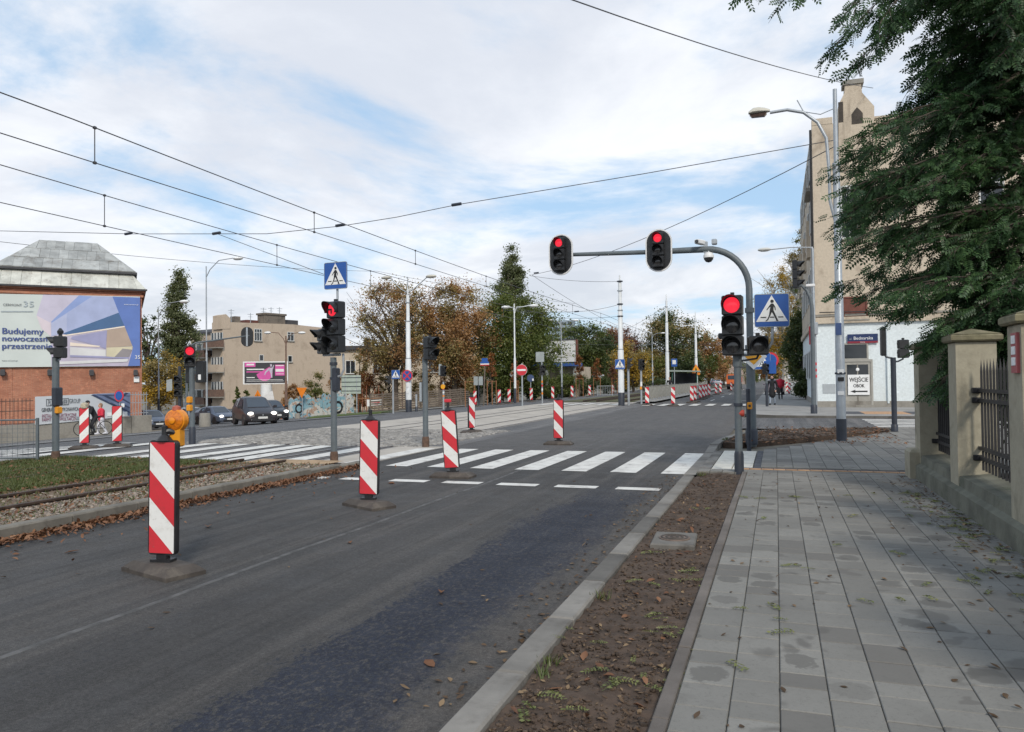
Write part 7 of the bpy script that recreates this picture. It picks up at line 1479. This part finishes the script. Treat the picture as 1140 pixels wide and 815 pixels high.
# cyclist in black, standing astride and leaning to the handlebar
x, y, z = spot(103.5, 38.0); z += .10; BR = R(-24)
J = dict(pelvis=(0,.10,.93), waist=(0,.04,1.08), chest=(0,-.10,1.32), neck=(0,-.20,1.47), head=(0,-.25,1.55), face=(.15,-1,-.3), shl=(-.2,-.10,1.38), shr=(.2,-.10,1.38), ell=(-.31,-.25,1.16), elr=(.31,-.22,1.14), wrl=(-.27,-.43,1.06), wrr=(.26,-.42,1.06),
         hipl=(-.1,.10,.90), hipr=(.1,.10,.90), knl=(-.16,-.05,.50), knr=(.15,-.10,.55), anl=(-.20,.06,.09), anr=(.15,.02,.22))
person('man in black jacket and dark cap bent over the handlebar of his bicycle', (x, y, z), BR, J, ('clothblack','clothblack','shoedk'), 'clothblack', cap=True)
t = thing('bicycle', 'dark city bicycle under the man in black behind the cream edged delineator', 'bicycle', (x, y, z), BR)
for yy in (-.54, .56):
    wh = MB(); vs = []; N1, N2 = 32, 6
    for i in range(N1):
        a = 2*pi*i/N1
        for j in range(N2): bq = 2*pi*j/N2; rq = .335+.018*cos(bq); vs.append((.018*sin(bq), yy+rq*cos(a), .35+rq*sin(a)))
    wh.add(vs, [(i*N2+j, ((i+1)%N1)*N2+j, ((i+1)%N1)*N2+(j+1)%N2, i*N2+(j+1)%N2) for i in range(N1) for j in range(N2)]); w_ = wh.build('wheel', 'tyre', t)
    sp = MB()
    for i in range(14): a = 2*pi*i/14; sp.tube([(0,yy,.35),(0,yy+.325*cos(a),.35+.325*sin(a))], .003, 4)
    sp.lathe([(.025,-.04),(.025,.04)], 10, (0,yy,.35), axis='X').build('spokes', 'galv', w_)
fr = MB().tube([(0,-.36,.86),(0,-.42,.70),(0,-.54,.35)], .018, 8).tube([(0,-.38,.80),(0,.02,.32)], .02, 8).tube([(0,-.36,.86),(0,.16,.74)], .016, 8).tube([(0,.02,.30),(0,.20,.88)], .018, 8).tube([(0,.02,.32),(0,.56,.35)], .014, 8).tube([(0,.17,.76),(0,.56,.35)], .012, 8); fr.build('frame', 'iron', t)
MB().tube([(-.28,-.34,1.03),(-.2,-.40,1.05),(0,-.36,1.0),(.2,-.40,1.05),(.28,-.34,1.03)], .014, 8).tube([(0,-.36,.84),(0,-.36,1.0)], .014, 8).build('handlebar', 'galv', t); MB().ball((0,.24,.92), .11, 10, 0, (.8,1.2,.4)).build('saddle', 'clothblack', t); MB().tube([(0,.02,.30),(.1,.02,.30),(.1,.02,.17)], .012, 6).cbox(.14,.02,.16,.09,.06,.025,.005).build('pedal', 'iron', t); MB().lathe([(.09,-.01),(.09,.01)], 16, (.04,.02,.30), axis='X').build('chainring', 'galv', t); MB().cbox(0,.56,.74,.14,.36,.02,.005).build('carrier', 'iron', t); MB().cbox(0,-.60,.90,.3,.22,.2,.03).build('front_basket', 'galv', t)
# walker in red jacket and white trousers looking at a paper in the hands
x, y, z = spot(113, 41.5); z += .07
J = dict(pelvis=(0,0,.90), waist=(0,0,1.04), chest=(0,-.02,1.27), neck=(0,-.03,1.42), head=(0,-.06,1.50), face=(-.1,-1,-.4), shl=(-.2,-.01,1.34), shr=(.2,-.01,1.34), ell=(-.28,-.04,1.08), elr=(.28,-.04,1.08), wrl=(-.12,-.27,1.02), wrr=(.10,-.27,1.02),
         hipl=(-.09,0,.88), hipr=(.09,0,.88), knl=(-.13,-.12,.48), knr=(.10,.04,.47), anl=(-.14,-.14,.09), anr=(.12,.22,.12))
t = person('walker in red jacket and white trousers holding a pale paper by the cycle path', (x, y, z), R(-30), J, ('clothred','clothwhite','clothwhite'), mat('hair_light', (.25,.15,.09), .7, .2, 50), extra=((Vector((0,-.02,1.26)), Vector((0,-.01,.88)), .19, .17, 'clothred'), (Vector((-.2,-.01,1.34)), Vector((-.29,-.04,1.08)), .085, .075, 'clothred'), (Vector((.2,-.01,1.34)), Vector((.29,-.04,1.08)), .085, .075, 'clothred'), (Vector((-.09,0,.85)), Vector((-.13,-.12,.48)), .115, .085, 'clothwhite'), (Vector((.09,0,.85)), Vector((.10,.04,.47)), .115, .085, 'clothwhite')))
x2, y2 = x, y; tag(MB().cbox(0,0,0,.2,.015,.15,.004).build('paper', 'signwhite', None, loc=(x-.02-.31*sin(R(30)), y-.31*cos(R(30))-.05, z+1.03), rz=R(-30)), 'small white paper held in the hands of the walker in red', 'paper')
# walkers on the far right sidewalk
x, y = at(860, 451, .094)
J = dict(pelvis=(0,0,.93), waist=(0,0,1.06), chest=(0,.0,1.32), neck=(0,-.01,1.48), head=(0,-.03,1.56), face=(.3,-1,-.15), shl=(-.2,0,1.40), shr=(.2,0,1.40), ell=(-.27,.04,1.12), elr=(.27,.03,1.12), wrl=(-.25,-.08,.88), wrr=(.24,-.10,.90),
         hipl=(-.09,0,.90), hipr=(.09,0,.90), knl=(-.10,-.06,.50), knr=(.11,.03,.49), anl=(-.10,-.12,.09), anr=(.12,.12,.10))
DC = ((Vector((0,0,1.0)), Vector((0,.0,.62)), .17, .20, 'clothblack'), (Vector((0,.02,1.55)), Vector((0,.04,1.66)), .12, .115, 'clothblack'))
person('pedestrian in long dark hooded coat and pale trousers beside the sign post', (x, y, .094), R(-15), J, ('clothblack','clothgrey','shoedk'), 'clothblack', extra=DC)
b_ = thing('shoulder_bag', 'black bag hanging behind the pedestrian in the dark coat', 'bag', (x+.36, y+.1, .95)); MB().cbox(0,0,0,.22,.3,.36,.06).build('bag_body', 'clothblack', b_); MB().tube([(0,-.1,.17),(-.08,-.05,.5),(0,.1,.17)], .012, 6).build('strap', 'clothblack', b_)
x, y, z = spot(868.5, 57)
person('walker in a bright red padded jacket just behind the pedestrian in the dark coat', (x, y, .094), R(5), dict(J, face=(0,-1,0)), ('clothred','clothblack','shoedk'), 'hair', extra=((Vector((0,.0,1.1)), Vector((0,.0,1.34)), .24, .22, 'clothred'), (Vector((-.22,0,1.36)), Vector((.22,0,1.36)), .12, .12, 'clothred')))
x, y, z = spot(745.6, 74)
person('dark clothed passenger waiting behind the tram stop railing', (x, y, .14), R(10), J, ('clothblack','clothblack','shoedk'), 'hair')

# ================================================================== TREES
def leafcloud(C, Rr, n, size, up=.3, hang=0.0, asp=.6):
    """n leaf quads scattered through clumps C (centres) with radii Rr"""
    k = rng.integers(0, len(C), n); d = rng.normal(0, 1, (n,3)); d /= np.linalg.norm(d, axis=1)[:,None]; rad = np.minimum(1.18, np.abs(rng.normal(0, .62, n)))
    p = C[k]+d*(rad*Rr[k])[:,None]*np.array([1,1,.8])
    a = rng.normal(0, 1, (n,3)); a[:,2] = a[:,2]*.6-hang; a /= np.linalg.norm(a, axis=1)[:,None]
    nn = d*.6+rng.normal(0, .7, (n,3)); nn[:,2] += up; bq = np.cross(nn, a); bq /= np.linalg.norm(bq, axis=1)[:,None]+1e-9; nn = np.cross(a, bq)
    s = size*rng.uniform(.6, 1.35, n)[:,None]
    V = np.stack([p-a*s*.5, p+bq*s*.5*asp+nn*s*.10, p+a*s*.5, p-bq*s*.5*asp+nn*s*.10], 1).reshape(-1,3)
    return V, np.arange(4*n).reshape(n,4)
def clumps(n, w, h, shape, jag=.18):
    C = []; Q = []
    for i in range(n):
        while True:
            u = np.array([random.uniform(-1,1) for _ in range(3)]); r_ = np.linalg.norm(u)
            if .25 < r_ < 1: break
        z = (u[2]+1)/2
        if shape == 'poplar': f = (sin(pi*min(1, z*.94+.06)))**.55*(1-.35*z); x, y = u[0]*w/2*f, u[1]*w/2*f; rr_ = w*.21
        elif shape == 'cone': f = (1-z)*.95+.1; x, y = u[0]*w/2*f, u[1]*w/2*f; rr_ = w*.24*(1.15-z)
        else: x, y = u[0]*w/2, u[1]*w/2; rr_ = min(w, h)*random.uniform(.17,.27)
        jg = 1+random.uniform(-jag, jag); C.append((x*jg, y*jg, z*h)); Q.append(rr_*random.uniform(.7,1.25))
    return np.array(C), np.array(Q)
def tree(label, px, depth, ytop, w, base=.25, mats='leaf_green', n=5000, size=.32, shape='round', ncl=26, name='tree', cat='tree', trunk='bark', zoff=None, group=None, bare=.0, hang=0.0, tw=None, X=None, htop=None):
    x, y, z = spot(px, depth) if X is None else (X[0], X[1], zg(X[0])); H = (hgt(ytop, depth, px)-z) if htop is None else htop
    W_ = w*depth/F if w > 7 else w; t = thing(name, label, cat, (x, y, z if zoff is None else zoff), random.uniform(0,6.28), group)
    hb = H*base; ncl = int(ncl*1.9); n = int(n*2.2); size *= .72; W_ *= (1.16 if shape == 'round' and name == 'tree' else 1.0); C, Q = clumps(ncl, W_*(.82 if shape == 'round' else .8), (H-hb)*(.90 if shape == 'round' else .97), shape); C[:,2] += hb+(H-hb)*.02
    tr = MB(); r0_ = tw or max(.05, H*.02); lean = random.uniform(-.03,.03)*H; top = (lean, 0, H*(.72 if shape == 'round' else .9)); tr.tube([(0,0,-.2),(lean*.2,0,H*.2),(lean*.6,.0,H*.5),top], [r0_*1.25,r0_,r0_*.7,r0_*.18], 8)
    lim = sorted(range(len(C)), key=lambda i: -np.linalg.norm(C[i][:2]))[:max(5, ncl//2 if bare else ncl//3)]
    for i in lim:
        c = C[i]; s_ = min(max(.12, (c[2]/H)*.55), .7); q = Vector((lean*s_,0,H*s_)); e = Vector(c); mid = q.lerp(e,.5)+Vector((0,0,H*.04)); tr.tube([q, mid, e], [r0_*.5, r0_*.32, r0_*.08], 5)
        if bare:
            for _ in range(6): f_ = e+Vector((random.gauss(0,1),random.gauss(0,1),random.gauss(.5,.8)))*Q[i]*.9; tr.tube([mid.lerp(e, random.uniform(.3,1)), f_], [r0_*.16, r0_*.04], 4)
    tr.build('trunk', trunk, t)
    ms = mats if isinstance(mats, (list, tuple)) else [mats]
    if n:
        V, Fq = leafcloud(C, Q, n, size, hang=hang); mi = np.zeros(n, int)
        if len(ms) > 1:
            zc = V.reshape(-1,4,3).mean(1); mi = ((np.sin(zc[:,0]*1.3+px)+np.sin(zc[:,1]*1.7)+np.sin(zc[:,2]*1.1+2)) + rng.normal(0,.7,n) > .5).astype(int)*1
        npmesh('crown', V, Fq, ms, t, mi)
    return t
T = tree
T('tall dark green poplar at the far left behind the small grey lamp', 200, 98, 299, 52, .08, 'leaf_poplar', 15000, .36, 'poplar', 46)
T('golden yellow rounded tree between the brick hall and the poplar', 178, 84, 386, 46, .12, ['leaf_yellow','leaf_olive'], 6000, .30, 'round', 30)
T('sparse dark tree peeping over the yellow one beside the brick hall', 165, 96, 341, 30, .3, 'leaf_dark', 1500, .40, 'round', 18, bare=1)
T('half bare brown tree with a broad airy crown behind the white lamp pole', 440, 78, 305, 92, .24, ['leaf_olive','leaf_brown'], 10500, .28, 'round', 48, bare=1)
T('bushy orange brown tree in the middle of the left tree row', 506, 80, 303, 88, .16, ['leaf_brown','leaf_olive'], 19000, .30, 'round', 48)
T('broad full green tree between the russet tree and the pale hall', 574, 84, 322, 104, .08, 'leaf_green', 21000, .33, 'round', 50)
T('tall narrow poplar rising above the green tree', 571, 118, 268, 52, .3, 'leaf_poplar', 13000, .40, 'poplar', 34)
T('small olive tree at the right shoulder of the broad green tree', 596, 100, 352, 30, .15, 'leaf_green', 4000, .34, 'round', 20)
for px, dp, yt, w_, m_, lb in ((352,80,410,32,['leaf_green','leaf_olive'],'green and tan shrub behind the painted wall'), (376,82,413,30,'leaf_brown','brown shrub behind the right part of the painted wall'), (411,80,402,34,'leaf_rust','rust coloured shrub by the trellis frame'), (433,80,398,30,'leaf_olive','olive shrub behind the small crossing sign'), (468,82,408,44,['leaf_olive','leaf_brown'],'wide brown shrub behind the wooden fence'), (325,80,425,26,'leaf_brown','low russet shrub left of the painted wall'), (501,84,405,34,'leaf_rust','orange shrub under the bushy orange brown tree'), (400,84,380,26,'leaf_olive','tall thin olive bush in front of the low tan house')):
    T(lb, px, dp, yt, w_, .02, m_, 2400, .22, 'round', 16, name='shrub', cat='shrub')
for px, dp, yt, w_, lb in ((264,92,428,15,'left dark conical evergreen at the foot of the tan gable'), (274,92,430,16,'right dark conical evergreen at the foot of the tan gable'), (290,92,438,16,'low round evergreen under the pink billboard')):
    T(lb, px, dp, yt, w_, .02, 'leaf_green', 1500, .26, 'cone', 16, name='evergreen_shrub', cat='shrub')
for px, dp, yt, w_, m_, lb in ((608,92,417,40,'leaf_green','clipped green hedge below the white hall, left part'), (632,94,416,34,'leaf_green','clipped green hedge below the white hall, right part'), (592,88,420,24,'leaf_dark','dark hedge bush behind the blue round sign'), (650,96,418,40,'leaf_dark','dark hedge bush under the large tree right of the white hall'), (672,102,416,36,'leaf_dark','dark hedge bush behind the dark red staked tree'), (695,112,415,40,'leaf_dark','dark hedge bush right behind the thick white pole'), (722,118,416,40,'leaf_dark','dark hedge bush below the olive tree by the second white pole'), (560,88,410,36,'leaf_dark','dark hedge bush left of the double armed lamp'), (545,92,395,40,'leaf_dark','dark undergrowth bush behind the young rust tree'), (520,92,410,34,'leaf_dark','dark undergrowth bush behind the orange shrub')):
    T(lb, px, dp, yt, w_, .0, m_, 3600, .24, 'round', 18, name='hedge', cat='hedge')
for i, (px, dp, yt, m_, lb) in enumerate(((547.5,66,388,'leaf_rust','young rust leaved tree in orange stakes behind the leaning name post'), (523.5,62,420,'leaf_olive','young staked tree near the end of the wooden fence'), (573.5,72,400,'leaf_rust','young staked tree behind the double armed lamp'), (645,84,392,'leaf_rust','young rust tree in stakes right of the white hall'), (664.5,88,397,'leaf_rust','young staked rust tree beside the low grey barrier'), (683,96,405,'leaf_red','young dark red staked tree left of the thick white pole'))):
    t = T(lb, px, dp, yt, 15, .36, m_, 900, .20, 'poplar', 16, name='young_tree', tw=.04)
    for a in range(3):
        MB().tube([(.45*cos(a*2.09),.45*sin(a*2.09),-.1),(.45*cos(a*2.09),.45*sin(a*2.09),2.1)], .035, 6).build('stake', 'wood', t)
    for a in range(3): MB().tube([(.45*cos(a*2.09),.45*sin(a*2.09),2.0-.02*a),(.45*cos(a*2.09+2.09),.45*sin(a*2.09+2.09),2.0-.02*a)], .025, 5).build('cross_stake', 'wood', t)
T('large dark green tree right of the white hall', 652, 118, 350, 62, .06, ['leaf_dark','leaf_green'], 12000, .42, 'round', 46)
T('red brown tree behind the thick white pole', 682, 128, 358, 50, .08, ['leaf_red','leaf_brown'], 8000, .42, 'round', 34)
T('dark red crowned tree just right of the thick white pole', 697, 150, 362, 40, .1, 'leaf_red', 5000, .45, 'round', 26)
T('bright golden tree between the first two white tram poles', 705, 104, 376, 42, .08, ['leaf_yellow','leaf_olive'], 6500, .34, 'round', 32)
T('leafless grey tree above the golden one', 714, 150, 355, 26, .3, 'leaf_olive', 60, .3, 'round', 20, bare=1)
T('olive tree in the gap left of the second white tram pole', 727, 138, 385, 36, .06, ['leaf_olive','leaf_green'], 5000, .42, 'round', 26)
T('big dark crowned tree around the second white tram pole', 750, 140, 342, 66, .06, ['leaf_dark','leaf_olive'], 14000, .46, 'round', 50)
T('brown green tree behind the farthest white tram pole', 789, 150, 367, 46, .06, ['leaf_brown','leaf_green'], 8000, .45, 'round', 34)
T('dark green tree low between two white tram poles', 768, 132, 388, 34, .03, 'leaf_dark', 5000, .40, 'round', 24)
T('small brown tree at the street end left of the near signal', 806, 185, 386, 24, .05, 'leaf_brown', 2500, .5, 'round', 18)
T('small green tree at the far street end', 823, 230, 398, 26, .03, 'leaf_green', 2500, .55, 'round', 18)
T('hazy green tree closing the street end', 840, 260, 396, 32, .02, 'leaf_green', 2600, .6, 'round', 18)
T('dark tree behind the white hall', 618, 140, 372, 50, .05, 'leaf_dark', 6000, .48, 'round', 30)
T('drooping birch with thin hanging twigs beside the tan corner building', 897, 78, 236, 34, .35, ['leaf_olive','leaf_green'], 5200, .20, 'round', 34, trunk='barkpale', hang=1.2, bare=1)
T('airy yellow green birch behind the round crossing signs on the right', 874, 92, 274, 50, .12, ['leaf_olive','leaf_yellow'], 8000, .24, 'round', 44, trunk='barkpale', hang=.8, bare=1)
T('dense green tree beside the street wall of the tan building', 893, 64, 338, 46, .05, ['leaf_green','leaf_dark'], 11000, .25, 'round', 44)
T('russet green tree over the far right sidewalk', 862, 118, 368, 40, .1, ['leaf_brown','leaf_green'], 6000, .36, 'round', 30)
T('dark clipped bush at the foot of the tan building street wall', 897, 56, 408, 34, .0, 'leaf_dark', 5200, .20, 'round', 24, name='shrub', cat='shrub')
T('dark green shrub in the garden between the two nearest fence pillars', 0, 0, 0, 3.8, .02, 'leaf_dark', 7000, .11, 'round', 24, name='shrub', cat='shrub', X=(4.6, 10.4), htop=2.9, zoff=.07)
T('dark green shrub in the garden behind the far fence pillar', 0, 0, 0, 3.4, .02, 'leaf_dark', 5600, .11, 'round', 20, name='shrub', cat='shrub', X=(4.5, 13.2), htop=2.6, zoff=.07)
# far wood: one mass closing the horizon
C = []; Q = []
for i in range(230):
    a = R(random.uniform(-78, 40)); dd = random.uniform(380, 620); C.append((sin(a)*dd, cos(a)*dd, random.uniform(1,10))); Q.append(random.uniform(6,12))
V, Fq = leafcloud(np.array(C), np.array(Q), 26000, 2.2); o_ = npmesh('distant_wood', V, Fq, 'leaf_dark'); o_['kind'] = 'stuff'

# ---- the big locust over the fence
t = thing('locust_tree', 'large dark feathery locust tree overhanging the fence and the right pavement', 'tree', (4.15, 12.6, .07))
tr = MB(); tr.tube([(0,0,-.2),(.02,0,1.2),(.0,.02,2.6),(-.12,-.03,4.2),(-.2,-.1,6.0),(-.15,-.2,8.2),(.1,-.3,10.2)], [.26,.21,.19,.16,.13,.09,.03], 10)
FV, FF = frond_arr(5, .17, .048, .029, .15)
fro_p = []; fro_d = []
ZX = ((1.3,2.45),(1.7,2.3),(2.4,2.15),(2.7,1.6),(3.1,1.15),(3.5,.92),(5.0,.82),(5.3,1.05),(5.5,1.4),(5.8,1.8),(6.3,2.0),(7.4,1.75),(9.5,1.75))
def xlim(z): return float(np.interp(z, [q[0] for q in ZX], [q[1] for q in ZX]))
def branch(tip, z0, bow, nt=26, nf=4, bare=.25, thick=.035):
    p0 = Vector((4.15-.12*min(1, z0/5)-4.15, -.06, z0)); p0 = Vector((-.14*min(1, z0/6), -.05, z0)); p2 = Vector(tip)-Vector((4.15, 12.6, .07)); p1 = p0.lerp(p2, .55)+Vector((0,0,bow)); ln = (p2-p0).length
    B_ = lambda u: p0*(1-u)**2+p1*2*u*(1-u)+p2*u*u
    pts = [B_(k/8)+Vector((random.gauss(0,.02),random.gauss(0,.02),random.gauss(0,.02)))*(k > 0) for k in range(9)]
    tr.tube(pts, [max(.004, thick*(1-k/8.3)) for k in range(9)], 5)
    for _ in range(nt):
        u = random.uniform(bare, 1.0); e = B_(u); dv = (B_(min(1, u+.05))-B_(u-.05)).normalized(); sdv = dv.cross(Vector((0,0,1))).normalized(); sg = random.choice((-1,1))
        dr = (dv*random.uniform(.5,1.1)+sdv*sg*random.uniform(.1,.9)+Vector((0,0,random.uniform(-.45,.25)))).normalized(); l2 = random.uniform(.25,.75)*(1.25-.6*u)*min(1, ln/2.5); e2 = e+dr*l2+Vector((0,0,-.12*l2))
        tr.tube([e, e.lerp(e2,.5)+Vector((0,0,.02)), e2], [.007,.005,.002], 3, cap=False)
        for m_ in range(nf):
            fro_p.append(e.lerp(e2, random.uniform(.1,1.0))+Vector((random.gauss(0,.03),random.gauss(0,.03),random.gauss(0,.03)))); fro_d.append((dr+Vector((random.gauss(0,.55),random.gauss(0,.6),random.uniform(-.4,.25)))).normalized())
for i in range(150):
    z = 1.55+7.4*((i+random.random())/150)
    k = random.random()**1.7; x = xlim(z)+.12+k*2.2; y = 12.6+random.uniform(-1.5,1.5); branch((x, y, z), min(9.6, z+random.uniform(.0,1.0)), random.uniform(.15,.55), 36)
for i in range(20): branch((random.uniform(1.85,2.9), random.uniform(11.5,13.1), random.uniform(1.35,2.7)), random.uniform(2.4,3.4), .35, 24, 4, .45)
for i in range(46):
    a = R(random.uniform(-60,80)); rr_ = random.uniform(1.6,3.0); z = random.uniform(1.8,9.3); branch((4.15+rr_*cos(a), 12.6+rr_*sin(a), z), min(9.8, z+.5), .3, 20)
for px, py, dp, z0 in ((928,52,10.6,8.9),(958,66,10.9,8.6),(975,30,10.4,9.2),(945,12,10.2,9.5),(1000,20,10.6,9.3)): branch(D3(px, py, dp), z0, .35, 22, 4, .55, .03)
for px, py, dp in ((838,-12,9.2),(905,-20,9.6),(884,-16,9.5)): branch(D3(px, py, dp), 9.9, .5, 8, 3, .92, .02)
tr.build('trunk', 'bark', t)
n = len(fro_p); NV = len(FV); V = np.empty((n, NV, 3)); 
for i in range(n):
    d = fro_d[i]; sdv = d.cross(Vector((0,0,1)));
    if sdv.length < .05: sdv = Vector((1,0,0))
    sdv.normalize(); ang = random.gauss(0,.95); up = sdv.cross(d); s2 = sdv*cos(ang)+up*sin(ang); u2 = up*cos(ang)-sdv*sin(ang); k = random.uniform(.75,1.3)
    V[i] = np.array(fro_p[i])+k*(FV[:,0:1]*np.array(d)+FV[:,1:2]*np.array(s2)+FV[:,2:3]*np.array(u2))
Fq = (FF[None]+(np.arange(n)*NV)[:,None,None]).reshape(-1,4)
npmesh('crown', V.reshape(-1,3), Fq, 'leaf_locust', t)
print('locust fronds', n, 'quads', len(Fq))
